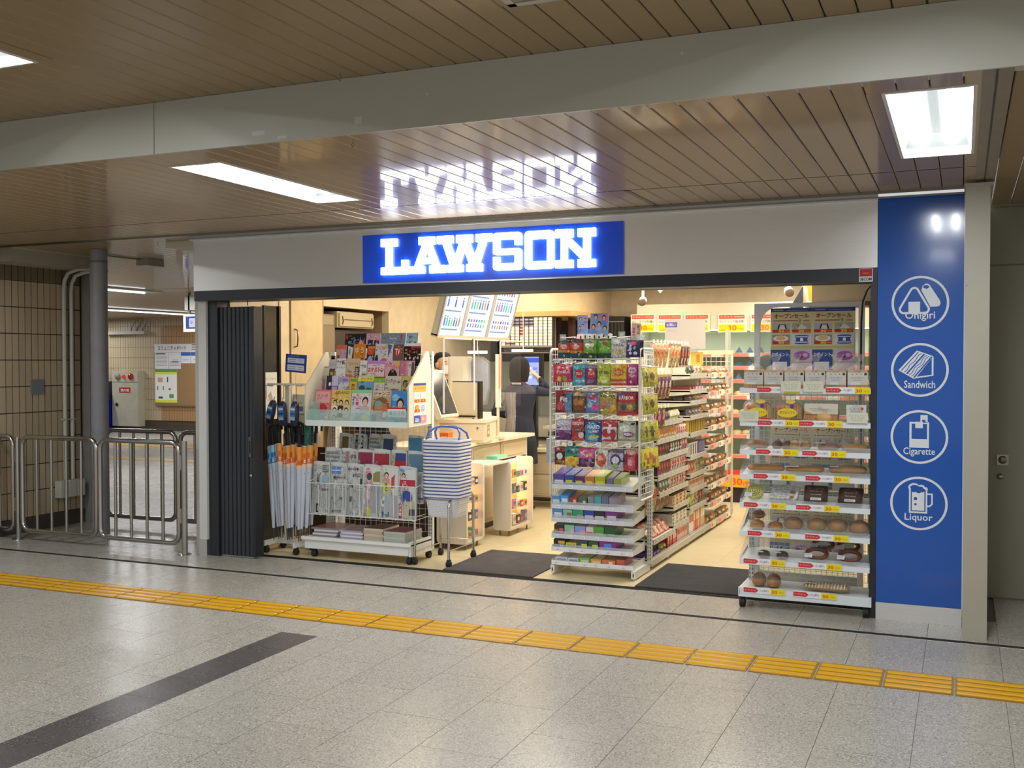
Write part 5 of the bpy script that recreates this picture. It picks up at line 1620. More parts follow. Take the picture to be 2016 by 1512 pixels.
# ---- newspapers
NEWS = 'newspapers standing in the wire pockets'
def news_mesh(w, h, ops, rng, curl=.008):
    q = MB('paper')
    th = .022
    def P(u, v, k):
        bow = .012 * math.sin(PI * u) + curl * math.sin(u * 5 + v * 2 + k)
        return ((u - .5) * w, -bow - th * (.5 if u > .02 else 0) * (1 if k == 0 else -1), v * h + (.006 * math.sin(u * 4 + k) if v > .95 else 0))
    q.grid(6, 4, lambda u, v: P(u, v, 0), '#c9cdca')
    q.grid(6, 4, lambda u, v: P(1 - u, v, 1), '#b9bdba')
    top = [P(i / 6, 1, 0) for i in range(7)] + [P(1 - i / 6, 1, 1) for i in range(7)]
    q.add(top, [tuple(range(14))], '#c3c6c3', False)
    sub = MB('paper')
    for i in range(10):
        v = .03
        while v < .93:
            e = .02 + .07 * rng.random()
            if rng.random() < .8:
                sub.rect(.07 + i * .088, .135 + i * .088, v, min(v + e, .95), rng.choice(('#a2a6a5', '#b2b5b3', '#8f9392', '#b9bab6')), .0001)
            v += e + .012
    draw(sub, 1.0, 1.0, ops, z=.0004, step=.0004, asp=w / h)
    vs = []
    for (u, v, z) in sub.v:
        p = P(min(max(u, 0), 1), min(max(v, 0), 1), 0)
        vs.append((p[0], p[1] - .0012 - z, p[2]))
    n = len(q.v)
    q.v += vs
    q.f += [tuple(i + n for i in f) for f in sub.f]; q.c += sub.c; q.m += [0] * len(sub.f); q.sm += [False] * len(sub.f)
    return q


# ops are drawn in the unit square, so wide shapes must be cut into strips to follow the bow
def cols(u0, u1, v0, v1, n, c):
    return ('c', u0, u1, v0, v1, n, c)


INK = '#6a6d6e'
DK = '#2c2e30'
base_ops = [cols(.06, .94, .06, .5, 9, '#a3a7a6'), ('l', .08, .9, .52, .62, 3, '#8f9392')]
front = [
    (base_ops + [('r', .3, .48, .03, .2, DK), ('tv', '日経新聞', .36, .74, .05, DK), ('r', .55, .9, .62, .74, '#8fb4c4'), ('r', .55, .9, .45, .49, INK), ('l', .55, .9, .8, .95, 4, INK)], 'first newspaper from the left in the front pocket, plain grey text'),
    (base_ops + [('r', .14, .66, .79, .93, '#5f86c6'), ('r', .38, .40, .79, .93, '#d8dde4'), ('r', .14, .66, .85, .865, '#d8dde4'), ('t', '朝刊十五', .62, .72, .05, DK, .7), ('r', .2, .8, .3, .35, INK), ('t', 'お知らせ', .5, .08, .06, DK, .5)], 'second newspaper in the front pocket with a blue masthead'),
    (base_ops + [('t', '本日の記事', .4, .9, .05, DK, .6), ('t', 'ES-1', .66, .78, .06, '#4a4d50', .5), ('p', [(.2, .62), (.42, .62), (.46, .54), (.28, .56)], '#4b4652'), ('r', .28, .42, .28, .38, DK), ('p', [(.32, .06), (.42, .16), (.46, .05)], '#7c8084'), ('r', .8, .9, .6, .72, DK)], 'third newspaper in the front pocket with a grey arrow picture'),
    ([('r', .04, .96, .04, .96, '#d4d6d2'), ('t', '夕刊フジ', .42, .92, .05, '#cc3540', .55), ('r', .18, .5, .04, .88, '#d98a98'), ('e', .36, .78, .14, .07, '#4b4a4e'), ('r', .56, .94, .68, .88, '#8c8a50'), ('e', .74, .74, .14, .08, '#caa37e'), ('tv', '二年反発', .36, .66, .08, '#f4f2ee'), ('r', .56, .94, .1, .64, '#9aa3a8'), ('tv', '世界大会', .76, .6, .07, '#3c3f46'), ('r', .3, .5, .04, .2, '#b7cf3a')], 'fourth newspaper in the front pocket with pink column and yellow photo'),
    ([('r', .04, .96, .04, .96, '#d2d4d0'), ('t', 'ニュース', .5, .93, .04, '#c23a40', .5), ('f', .34, .82, .15, '#3a2a26', '#e0b898', '#c9929c'), ('r', .6, .84, .58, .88, '#c7444c'), ('tv', '台湾有事', .72, .84, .06, '#f2eeee'), ('r', .2, .5, .5, .68, '#d6d24a'), ('tv', '不穏', .35, .64, .07, '#2f3430'), ('r', .55, .94, .05, .45, '#a9adb0'), ('r', .3, .5, .1, .42, '#aab0c0'), ('r', .16, .6, .05, .14, '#4a5670'), ('e', .24, .38, .06, .03, '#d9dce0'), ('e', .24, .26, .06, .03, '#d9dce0')], 'fifth newspaper in the front pocket with a woman and red strip'),
    ([('r', .04, .96, .04, .96, '#cfd3d2'), ('r', .06, .7, .9, .96, '#5a9cc0'), ('f', .3, .83, .13, '#2f2624', '#d8b090', '#d2d4d8'), ('r', .12, .94, .62, .76, '#b5354c'), ('t', '天風', .56, .69, .1, '#e9a0a8', .6), ('e', .5, .42, .3, .14, '#3f4f96'), ('r', .36, .94, .06, .36, '#b9b49c'), ('r', .1, .3, .05, .3, '#b52a34'), ('tv', '大決戦', .2, .27, .07, '#f2eee8'), ('r', .66, .94, .1, .22, '#4b5058')], 'sixth newspaper in the front pocket with a blue cap player and red banner')]
for k, (ops, l) in enumerate(front):
    o = news_mesh(.158, .41, ops, rnd).build('newspaper')
    place(o, (-4.668 + k * .1555, 6.972, .345 - .002 * k), -R(4), R(rnd.uniform(-3, 3)), l, 'newspaper', NEWS)
second = [
    ([('l', .1, .9, .3, .95, 8, '#8b9090'), ('t', '経済産業', .5, .9, .06, INK, .6)], 'grey newspaper at the left of the second pocket'),
    ([('l', .1, .5, .3, .95, 8, '#8b9090'), ('r', .3, .5, .72, .95, '#a87a80'), ('t', '日曜版', .74, .85, .07, DK, .4)], 'newspaper with a bold date, second in the second pocket'),
    ([('r', .1, .92, .6, .95, '#8c3550'), ('t', '米ツ', .5, .82, .14, '#d89a3a', .6), ('p', [(.3, .62), (.6, .74), (.9, .62)], '#e6b8c4')], 'maroon faced newspaper in the second pocket'),
    ([('r', .1, .92, .68, .92, '#a33340'), ('t', '岡い', .55, .8, .14, '#d8c4c0', .6)], 'red faced newspaper, fourth in the second pocket'),
    ([('r', .08, .3, .6, .95, '#b8b84a'), ('r', .3, .94, .8, .95, '#3d4a8c'), ('r', .3, .94, .6, .8, '#b42a34'), ('t', '張本', .6, .72, .12, '#e9d8d4', .5)], 'blue and red faced sports newspaper, fifth in the second pocket'),
    ([('r', .1, .94, .6, .95, '#5f7f94'), ('r', .1, .3, .6, .95, '#5a8c66'), ('t', '山本', .6, .74, .16, '#2f4a94', .6), ('t', 'スポーツ', .6, .9, .06, '#c24a5a', .6)], 'teal faced sports newspaper at the right of the second pocket')]
for k, (ops, l) in enumerate(second):
    o = news_mesh(.15, .40, ops, rnd, .012).build('newspaper')
    place(o, (-4.62 + k * .15, 7.06, .462 - .003 * (k % 3)), -R(5), R(rnd.uniform(-7, 7)), l, 'newspaper', NEWS)
third = [
    (-4.56, [('r', .25, .65, .66, .94, '#6b5a34'), ('l', .1, .9, .4, .6, 4, INK)], 'grey newspaper with a brown picture at the left of the rear pocket'),
    (-4.43, [('tv', 'the ja', .64, .94, .06, DK), ('tv', 'times', .3, .94, .06, DK)], 'newspaper with large vertical English lettering in the rear pocket'),
    (-4.29, [('l', .1, .9, .5, .95, 6, '#7d868e'), ('t', 'Eveni', .35, .86, .05, '#5a6672', .4)], 'grey newspaper with small lettering, third in the rear pocket'),
    (-4.165, [('r', .2, .8, .62, .92, '#3a4468'), ('t', 'JR', .5, .78, .16, '#d4d8e0', .4)], 'newspaper with a navy picture, fourth in the rear pocket'),
    (-3.925, [('r', .08, .94, .5, .95, '#4d86ae'), ('t', '水', .5, .72, .22, '#2f5a96', .6), ('r', .4, .9, .86, .95, '#caa84a')], 'blue faced newspaper at the right of the rear pocket')]
for x, ops, l in third:
    o = news_mesh(.128, .40, ops, rnd, .014).build('newspaper')
    place(o, (x, 7.15, .572), -R(6), R(rnd.uniform(-8, 8)), l, 'newspaper', NEWS)
# wire pockets
q = MB('semi')
q.bar((-4.76, 6.925, .592), (-3.80, 6.925, .60), .0035, '#e9ebe9')
for k in range(13):
    x = -4.74 + k * .0755
    q.tube([(x, 6.925, .592), (x, 6.93, .36), (x, 6.95, .335), (x, 7.29, .34)], .0024, '#e4e7e4', 4)
q.bar((-4.76, 6.93, .345), (-3.80, 6.93, .345), .003, '#e9ebe9')
for s in (-4.77, -3.795):
    q.tube([(s, 6.925, .595), (s, 7.29, .64)], .003, '#e9ebe9', 4)
for k, (y, z) in enumerate(((7.025, .70), (7.115, .81))):
    q.bar((-4.77, y, z), (-3.78, y, z), .003, '#dfe2df'); q.bar((-3.78, y, z), (-3.78, 7.29, z + .02), .003, '#dfe2df'); q.bar((-3.78, y, z), (-3.79, y + .03, z - .2), .003, '#dfe2df')
q.build('wire_pocket', mr)
# stacks of magazines on the base
def stack(x, y, w, d, n, th, col, alt, label, top=None, jit=.01):
    for k in range(n):
        a = rnd.uniform(-jit, jit)
        q = MB('paper'); q.box(-w / 2 + a, w / 2 + a, -d / 2, d / 2, 0, th - .0008, col if k % 2 == 0 else alt)
        q.use('cover'); q.box(-w / 2 + a, w / 2 + a, -d / 2, d / 2, th - .0008, th, (top or '#5b4644') if k == n - 1 else '#8d8784')
        o = q.build('stacked_magazine')
        place(o, (x, y, .1502 + .015 * 0 + k * (th + .0002)), 0, R(rnd.uniform(-2, 2)), label % ('topmost' if k == n - 1 else 'lowest' if k == 0 else '%s from the bottom' % (('second', 'third', 'fourth', 'fifth', 'sixth', 'seventh')[k - 1])), 'magazine', 'magazine stacks on the base of the rack')


stack(-4.63, 7.10, .22, .28, 6, .014, '#d5d2d4', '#8f898c', 'magazine in the leftmost stack on the rack base, %s', '#6b4a48', .014)
stack(-4.385, 7.10, .2, .28, 6, .013, '#dcdce6', '#a9a7bb', 'white and lilac magazine in the second stack on the rack base, %s', '#7a6a70', .012)
stack(-4.19, 7.10, .17, .26, 5, .021, '#cdbfa6', '#bfb197', 'thick beige comic in the third stack on the rack base, %s', '#4a3a36', .003)
stack(-3.99, 7.08, .19, .26, 5, .019, '#b9beb4', '#aeb3a9', 'grey paged comic in the rightmost stack on the rack base, %s', '#6a3a48', .003)

# ================================================================== umbrella stand and umbrellas
us = thing('umbrella_stand', 'wheeled white umbrella stand between the black shutter and the magazine rack', 'stand', (-5.03, 7.05, 0))
for x in (-5.19, -4.90):
    MB('semi').box(x - .012, x + .012, 6.93, 7.22, .06, .10, '#e8eae6').build('base_bar', us)
    for y in (6.96, 7.19):
        castor(x, y, us, .026)
MB('semi').box(-5.19, -4.9, 7.06, 7.09, .065, .095, '#e3e5e1').box(-5.10, -5.06, 7.10, 7.13, .095, 1.37, '#e2dfd2').build('post', us)
q = MB('semi')
for z in (.84,):
    q.tube([(-5.24, 7.005, z), (-4.82, 7.005, z), (-4.82, 7.12, z), (-5.24, 7.12, z)], .005, '#3a3a3c', 5, closed=True)
q.tube([(-5.08, 7.10, .84), (-5.08, 7.04, .84)], .006, '#d9dbd8', 5)
q.build('top_rail', us)
q = MB('semi').box(-5.22, -4.83, 7.02, 7.05, 1.36, 1.376, '#e9e3d2')
for x in (-5.17, -5.0, -4.88):
    q.tube([(x, 7.035, 1.36), (x, 7.0, 1.355), (x, 6.94, 1.36)], .003, '#3a3835', 4)
    q.bar((x, 6.945, 1.36), (x, 6.945, 1.25), .003, '#26241f')
q.build('hanger_bar', us)
q = MB('paper'); q.M = Matrix.Translation((-4.93, 7.0, 1.405)) @ Matrix.Rotation(R(4), 4, 'Y')
q.tube([(0, .01, -.03), (0, .01, .06)], .004, '#ddd', 5)
q.box(-.1, .1, 0, .004, .06, .205, '#274a96')
q.M = q.M @ Fr(-.1, -.0004, .06)
q.rect(.02, .18, .075, .115, '#d8dde6', .0002).rect(.02, .18, .015, .06, '#d8dde6', .0002)
for v in (.085, .1, .025, .042):
    q.rect(.03, .10, v, v + .004, '#7f8aa8', .0004).rect(.12, .17, v, v + .004, '#7f8aa8', .0004)
q.text('レジバッグ', .08, .13, .012, '#dfe6f4', .0003, w=.1)
tag(q.build('notice_plate'), 'blue notice plate with two white boxes above the umbrella stand', 'sign')


def umbrella_mesh(band, mark):
    root = thing('umbrella', '', 'umbrella', group='umbrellas in the wheeled stand')
    q = MB('rubber')
    pts = [(0, 0, .74), (0, 0, .90)] + [(.026 - .026 * math.cos(t), 0, .90 + .026 * math.sin(t) + .012) for t in [PI * k / 7 for k in range(1, 8)]] + [(.052, 0, .875)]
    q.tube(pts, .0095, '#141416', 7); q.build('handle', root, True)
    q = MB('glasst'); q.loft([[((.019 + .002 * math.sin(5 * a)) * s * math.cos(a), (.019 + .002 * math.sin(5 * a)) * s * math.sin(a), z) for a in [2 * PI * k / 12 for k in range(12)]] for z, s in ((.775, 1.0), (.83, 1.12), (.868, 1.2))], '#2c2f33', smooth=True)
    q.use('rubber'); q.tube([(0, 0, .72), (0, 0, .87)], .011, '#26282b', 7)
    q.build('sleeve_top', root, True)
    q = MB('cover'); q.loft([[((.0215 * s + .0016 * math.sin(4 * a + z * 9)) * math.cos(a), (.0215 * s + .0016 * math.sin(4 * a + z * 9)) * math.sin(a), z) for a in [2 * PI * k / 14 for k in range(14)]] for z, s in ((.11, .55), (.2, .72), (.4, .95), (.6, 1.08), (.775, 1.04))], '#ccd3e0', smooth=True)
    q.build('canopy', root, True)
    q = MB('cover'); c1, c2, c3 = band
    q.lathe([(.0243, .60), (.0246, .63), (.0248, .67), (.0248, .74), (.0244, .77)], [c3, c2, c1, c1, c1], 14, caps=False)
    q.M = Fr(0, -.0252, .685); q.rect(-.012, .013, -.01, .03, c2, 0).rect(-.004, .016, -.045, -.02, '#e9ecef', .0002)
    q.text(mark, .004, -.033, .016, c2, .0004, bold=.02)
    q.build('label_band', root, True)
    q = MB('rubber'); q.tube([(0, 0, .012), (0, 0, .13)], [.004, .0085], '#4a4c50', 7); q.M = Fr(.006, -.0215, .555); q.ell(0, 0, .004, .004, '#0d0d0d', 0, 8); q.build('tip', root, True)
    return root


BLU = ('#9fd4ee', '#2f8fdc', '#bfe0f0')
ORG = ('#f0a24a', '#ea6f1c', '#f2d2b8')
ub = umbrella_mesh(BLU, '7'); uo = umbrella_mesh(ORG, '65')
spots = []
for k in range(11):
    spots.append((-5.185 + k * .041, 6.962 + .013 * ((k * 2) % 3), 0))
for k in range(9):
    spots.append((-5.17 + k * .046, 7.085 + .01 * (k % 2), 1))
ordw = ['first', 'second', 'third', 'fourth', 'fifth', 'sixth', 'seventh', 'eighth', 'ninth', 'tenth', 'eleventh']
used = {'b': False, 'o': False}
for k, (x, y, rowi) in enumerate(spots):
    blue = rowi == 0 and k < 3
    src = ub if blue else uo
    kk = k if rowi == 0 else k - 11
    lab = '%s umbrella from the shutter, %s label, %s row of the stand' % (ordw[kk], 'light blue' if blue else 'orange', 'front' if rowi == 0 else 'rear')
    z = .095 + .008 * ((k * 5) % 4)
    xt = x + (x + 4.95) * -.30
    lean = math.atan2((x - xt), .87)
    key = 'b' if blue else 'o'
    if not used[key]:
        o = src; used[key] = True; o['label'] = lab
    else:
        o = dup(src, (0, 0, 0), None, lab)
    o.location = (xt, y, z)
    o.rotation_euler = (R(-1.5 + (k % 3)), lean, R((-12, 10, -25, 25, 0, -15)[k % 6] + (180 if (k % 4 == 1) else 0) * 0))
# folding umbrellas on the hanger bar
fu = thing('folding_umbrella', 'navy folding umbrella in a clear sleeve hanging over the stand, nearest the shutter', 'umbrella', group='folding umbrellas on the hanger bar')
q = MB('foil'); q.loft([[(.036 * s * math.cos(a), .026 * s * math.sin(a), z) for a in [2 * PI * k / 12 for k in range(12)]] for z, s in ((-.2, .6), (-.19, .95), (-.1, 1.1), (-.02, .95), (0, .5))], '#20294a', caps=True, smooth=True); q.build('canopy', fu, True)
q = MB('cover'); q.box(-.024, .024, -.031, -.029, -.15, -.04, '#3f86b8').box(-.02, .02, -.032, -.031, -.07, -.055, '#d4e2ea').box(-.02, .02, -.032, -.031, -.11, -.09, '#1f4f80').box(-.024, .024, -.0315, -.031, -.15, -.125, '#9db3c2'); q.build('label', fu, True)
MB('semi').tube([(0, 0, 0), (0, 0, .03)], .005, '#c9c9c9', 5).build('strap', fu, True)
fu.location = (-5.0, 6.93, 1.235); fu.rotation_euler = (0, R(-2), 0)
dup(fu, (-4.88, 6.93, 1.235), (0, R(3), 0), 'navy folding umbrella in a clear sleeve hanging over the stand, nearest the magazines')
dup(fu, (-5.10, 6.95, 1.24), (0, R(16), 0), 'navy folding umbrella hanging tilted over the stand behind the shutter edge')
t = thing('tall_leaflet_stand', 'tall white stand with small boxes behind the umbrella stand', 'stand', (-5.0, 7.3, 0))
MB('semi').box(-5.19, -5.14, 7.25, 7.29, .02, 1.34, '#d5d2c6').box(-5.25, -4.8, 7.2, 7.4, 0, .02, '#c9c6bb').build('post', t)
MB('semi').box(-5.12, -5.0, 7.24, 7.34, 1.12, 1.28, '#dcdcd2').box(-5.11, -5.03, 7.238, 7.24, 1.2, 1.215, '#c7c03a').box(-5.10, -5.02, 7.238, 7.24, 1.14, 1.18, '#6d7480').build('upper_box', t)
MB('semi').box(-5.10, -4.93, 7.22, 7.36, .86, 1.02, '#d9d9d6').box(-5.02, -4.93, 7.218, 7.22, .88, .92, '#2a3f86').build('lower_box', t)
MB('semi').box(-5.15, -4.95, 7.26, 7.3, 1.0, 1.13, '#c9c6bb').box(-5.14, -4.96, 7.24, 7.35, .72, .86, '#c3beb0').build('bracket', t)
t = thing('white_tote', 'white folded sheets hanging behind the magazine rack legs', 'bag', (-4.82, 7.38, .6))
q = MB('cloth'); q.loft([[(-4.80 + a * math.cos(2 * PI * k / 12), 7.38 + .05 * math.sin(2 * PI * k / 12), z) for k in range(12)] for a, z in ((.05, 1.02), (.07, .9), (.085, .7), (.09, .5), (.09, .02))], '#d9d6cf', smooth=True); q.build('sheet', t)
tag(MB('glasst').box(-4.83, -4.77, 6.98, 7.02, .86, 1.2, '#4fae96').build('mint_bottle_strip'), 'mint green strip hanging at the left side of the magazine rack', 'strip')

# ================================================================== shopping baskets on a cart
ct_ = thing('basket_cart', 'chrome wheeled cart frame holding the stack of shopping baskets', 'cart', (-3.62, 7.2, 0))
CR = '#c9cac8'
for s, (x, dx) in enumerate(((-3.835, 0), (-3.545, 0))):
    q = MB('chrome')
    q.tube([(x, 6.99, .055), (x, 6.99, .44), (x, 7.0, .485), (x, 7.03, .505), (x, 7.38, .52), (x, 7.41, .50), (x, 7.42, .45), (x, 7.42, .055)], .0105, CR, 8)
    q.build('side_frame', ct_)
q = MB('chrome')
q.bar((-3.835, 7.03, .5), (-3.545, 7.03, .5), .008, CR, 8); q.bar((-3.835, 7.42, .14), (-3.545, 7.42, .14), .006, CR, 6); q.bar((-3.835, 6.99, .10), (-3.835, 7.42, .10), .005, CR, 6); q.bar((-3.545, 6.99, .12), (-3.545, 7.42, .12), .005, CR, 6); q.bar((-3.835, 7.39, .5), (-3.545, 7.39, .5), .008, CR, 8)
q.build('crossbars', ct_)
for x in (-3.835, -3.545):
    for y in (6.99, 7.42):
        c = castor(x, y, ct_, .024)


def rrect(w, d, r, z, cx=0, cy=0, n=3):
    p = []
    for sx, sy, a in ((1, 1, 0), (-1, 1, 90), (-1, -1, 180), (1, -1, 270)):
        for k in range(n + 1):
            t_ = R(a + 90 * k / n)
            p.append((cx + sx * (w / 2 - r) + r * math.cos(t_), cy + sy * (d / 2 - r) + r * math.sin(t_), z))
    return p


def basket():
    root = thing('shopping_basket', '', 'basket', group='stacked shopping baskets on the chrome cart')
    wT, dT, wB, dB, hh = .295, .26, .235, .20, .15
    q = MB('semi')
    q.loft([rrect(wT + .012, dT + .012, .04, z) for z in (0, .022)], '#e4e4e8', smooth=True)
    q.loft([rrect(wT - .012, dT - .012, .036, .022), rrect(wT - .014, dT - .014, .036, 0)], '#dadae2', smooth=True)
    q.loft([rrect(wT + .012, dT + .012, .04, .022), rrect(wT - .012, dT - .012, .036, .022)], '#f0f0f2', smooth=False)
    q.build('rim', root, True)
    q = MB('semi'); q.loft([rrect(wT + .0145, dT + .0145, .041, .0005), rrect(wT + .0145, dT + .0145, .041, .0062)], '#3a55a8', smooth=True); q.loft([rrect(wT + .012, dT + .012, .04, .0062), rrect(wT + .0145, dT + .0145, .041, .0062)], '#3a55a8'); q.build('blue_line', root, True)
    q = MB('semi')
    q.loft([rrect(wT - .02, dT - .02, .036, 0), rrect(wT - .03, dT - .03, .036, -.03), rrect(wB + .012, dB + .012, .036, -.125), rrect(wB, dB, .034, -.15)], '#dcdee4', smooth=True)
    q.add(rrect(wB, dB, .034, -.15), [tuple(range(16))], '#d3d5db', False)
    q.build('tub', root, True)
    return root


bk = basket()
zb = .515
NB = 17
for k in range(NB):
    lab = 'white basket with blue line, %s' % ('topmost on the cart, its blue handles raised' if k == NB - 1 else 'lowest on the cart, its lattice tub showing' if k == 0 else '%s from the bottom of the stack on the cart' % ORD[k])
    o = bk if k == 0 else dup(bk, (0, 0, 0), None, lab)
    o['label'] = lab
    o.location = (-3.632 + .002 * math.sin(k * 2), 7.142, zb + k * .0262)
    if k == 0:
        low = o
    top = o
q = MB('semi')       # lattice ribs of the lowest tub
for i in range(20):
    x = -.115 + i * .0121
    q.add([(x - .002, -.1225, -.02), (x + .002, -.1225, -.02), (x * .86 + .002, -.1075, -.135), (x * .86 - .002, -.1075, -.135)], [(0, 1, 2, 3)], '#f1f2f5')
for j in range(10):
    z = -.022 - j * .0125
    yy = -.1215 + (.016) * (-z - .02) / .115
    w_ = .125 + (.018) * (z / .135)
    q.add([(-w_, yy - .0016, z - .0016), (w_, yy - .0016, z - .0016), (w_, yy - .0016, z + .0016), (-w_, yy - .0016, z + .0016)], [(0, 1, 2, 3)], '#f1f2f5')
for i in range(6):
    z = -.03 - i * .016
    q.box(.108 + .018 * (1 + z / .135), .125 + .018 * (1 + z / .15), -.08, .08, z - .002, z + .002, '#eceae4')
o = q.build('lattice', None); o.parent = low
for s in (-1, 1):
    q = MB('gloss')
    y0 = s * .09
    q.tube([(-.14, y0, .01), (-.135, y0 * .6, .07), (-.10, y0 * .25, .105), (-.05, s * .018, .118), (.05, s * .018, .118), (.10, y0 * .25, .105), (.135, y0 * .6, .07), (.14, y0, .01)], .0085, '#3f5fc0', 7)
    h = q.build('handle', None); h.parent = top

# ================================================================== bagged and boxed sweets: helpers
def spec_col(bg, bands, blobs):
    import zlib
    rr = random.Random(zlib.crc32(repr((bg, bands)).encode()))
    ex = []
    for i in range(7):
        c = H(rr.choice((bg, '#e8e2d6', '#3a2c30', bg, '#d8b060')))
        k = rr.uniform(.5, 1.5)
        ex.append((rr.random(), rr.random(), rr.uniform(.04, .12), rr.uniform(.02, .06), tuple(min(.85, q * k) for q in c[:3]) + (1,)))
    blobs = tuple(ex) + tuple(blobs)

    def f(u, v):
        c = bg
        for v0, v1, cc in bands:
            if v0 <= v < v1:
                c = cc
        for (bu, bv, ru, rv, cc) in blobs:
            if ((u - bu) / ru) ** 2 + ((v - bv) / rv) ** 2 < 1:
                c = cc
        return c
    return f


def bag_mesh(w, h, d, bg, bands=(), blobs=(), texts=(), mat='foil', nx=20, ny=26, seed=0):
    """pillow bag standing on its foot: x right, z up, front towards -Y"""
    rr = random.Random(seed)
    ph = rr.random() * 6
    q = MB(mat)
    q.M = Fr(-w / 2, 0, 0)

    def P(u, v, s):
        b = (max(0, math.sin(PI * u)) ** .6) * (max(0, math.sin(PI * min(max((v - .06) / .88, 0), 1))) ** .6)
        wr = 1 + .10 * math.sin(u * 17 + ph) * math.sin(v * 11 + ph) if 0 < u < 1 else 1
        pinch = 1 - .05 * math.sin(PI * v)
        return ((u - .5) * pinch * w + w / 2, v * h, s * d / 2 * b * wr)
    f = spec_col(bg, bands, blobs)
    q.grid(nx, ny, lambda u, v: P(u, v, 1), f)
    q.grid(4, 5, lambda u, v: P(1 - u, v, -1), bg)
    for (body, tu, tv, th, col, tw, bold) in texts:
        def fn(x, y):
            p = P(min(max(x, 0), 1), min(max(y, 0), 1), 1)
            return (p[0], p[1], p[2] + .0016)
        q.text(body, tu, tv, th, col, w=tw, bold=bold, fn=fn)
    return q


def box_mesh(w, d, h, front, top, label=None, text=None, stripes=0, scol='#d9d9dc', mat='cover'):
    q = MB(mat)
    q.box(-w / 2, w / 2, 0, d, 0, h, front)
    q.rect(-w / 2 + .001, w / 2 - .001, .001, d - .001, top, h + .0003)
    for i in range(stripes):
        y = d * (i + .5) / stripes
        q.rect(-w / 2 + .002, w / 2 - .002, y - d * .12 / stripes, y + d * .12 / stripes, scol, h + .0006)
    q.M = Fr(-w / 2, 0, 0)
    if label:
        u0, u1, v0, v1, c = label
        q.rect(u0 * w, u1 * w, v0 * h, v1 * h, c, .0005)
    if text:
        q.text(text[0], text[1] * w, text[2] * h, text[3] * h, text[4], .0009, w=text[5] * w if len(text) > 5 else None, bold=.02)
    return q


# ================================================================== end rack of sweets
er = thing('candy_rack', 'white wire end rack of hanging sweets and boxed gum facing the entrance', 'rack', (-2.44, 7.25, 0))
for x in (-2.735, -2.105):
    q = upright(MB('semi'), x, 7.40, .06, 1.62, '#dcdcd2', .034, .03)
    for k in range(50):
        q.box(x + .0172, x + .0176, 7.408, 7.422, .1 + k * .03, .117 + k * .03, '#55585a')
    q.build('upright', er)
for x in (-2.735, -2.125):
    q = MB('semi').box(x - .015, x + .015, 7.06, 7.44, .012, .066, '#dcdcd4').box(x - .004, x + .004, 7.0594, 7.06, .025, .05, '#1a1a1a')
    q.tube([(x, 7.09, 0), (x, 7.09, .014)], .012, '#cfcfc8', 8); q.tube([(x, 7.40, 0), (x, 7.40, .014)], .012, '#cfcfc8', 8)
    q.build('foot_bracket', er)
MB('semi').box(-2.735, -2.125, 7.40, 7.43, .03, .06, '#d3d3c8').build('rear_beam', er)
for (z, dz) in ((.098, 0), (.197, .02), (.293, .03), (.411, .045), (.509, .05), (.654, .05)):
    q = MB('semi')
    q.add([(-2.748, 7.08, z - .006), (-2.132, 7.08, z - .006), (-2.132, 7.38, z - .006 + dz), (-2.748, 7.38, z - .006 + dz)], [(0, 1, 2, 3)], '#d7d8d2', False)
    q.box(-2.748, -2.132, 7.074, 7.08, z - .028, z + .004, '#d3d8e0' if z > .25 else '#e9ecef')
    for x in (-2.748, -2.132):
        q.add([(x, 7.08, z - .028), (x, 7.08, z + .012), (x, 7.38, z + .02 + dz), (x, 7.38, z - .05 + dz)], [(0, 1, 2, 3)], '#d9d9d0', False)
    s_ = q.build('shelf', er)
    if z > .19:
        MB('glasst').box(-2.746, -2.134, 7.076, 7.079, z + .004, z + .024, '#dfe8f0').build('clear_lip', s_)
    for k in range(6):
        x = -2.70 + k * .1 + rnd.uniform(-.012, .012)
        p = MB('paper').box(x - .015, x + .015, 7.071, 7.074, z - .026, z - .002, '#e6e8f0').box(x - .009, x + .004, 7.0705, 7.071, z - .016, z - .012, '#8a90a0').build('price_tag', s_)
# side wire panels
for x in (-2.765, -2.092):
    q = MB('semi')
    pts = []
    for cy, cz, a in ((7.40, 1.60, 0), (7.14, 1.60, 90), (7.14, .60, 180), (7.40, .60, 270)):
        for k in range(4):
            t_ = R(a + 30 * k)
            pts.append((x, cy + .04 * math.cos(t_), cz + .04 * math.sin(t_)))
    q.tube(pts, .0085, '#dedfd6', 7, closed=True)
    for k in range(6):
        y = 7.15 + k * .048
        q.bar((x, y, .562), (x, y, 1.638), .0022, '#d9dad2')
    for k in range(26):
        z = .60 + k * .04
        q.bar((x, 7.105, z), (x, 7.435, z), .0022, '#d9dad2')
    q.build('side_grid', er)
q = MB('semi'); wires(q, (-2.735, 7.415, .70), (.63, 0, 0), (0, 0, .92), 12, 18, .002, '#d3d4cc'); q.build('back_grid', er)
q = MB('semi')
for z in (1.565, 1.366, 1.165, .965):
    q.bar((-2.755, 7.13, z), (-2.10, 7.13, z), .0045, '#e1e2dc', 5)
for z in (1.715, 1.528, 1.339, 1.132, .931):
    for k in range(6):
        x = -2.68 + k * .107
        if k == 0 and z > 1.7:
            hk = MB('semi').bar((0, .325, .016), (0, 0, 0), .0026, '#d5d6d0').build('peg_hook', er, True); hk.location = Vector((x, 7.075, z + .004)) - er.location
        else:
            inst(hk, er, Vector((x, 7.075, z + .004)) - er.location)
q.build('front_rails', er)
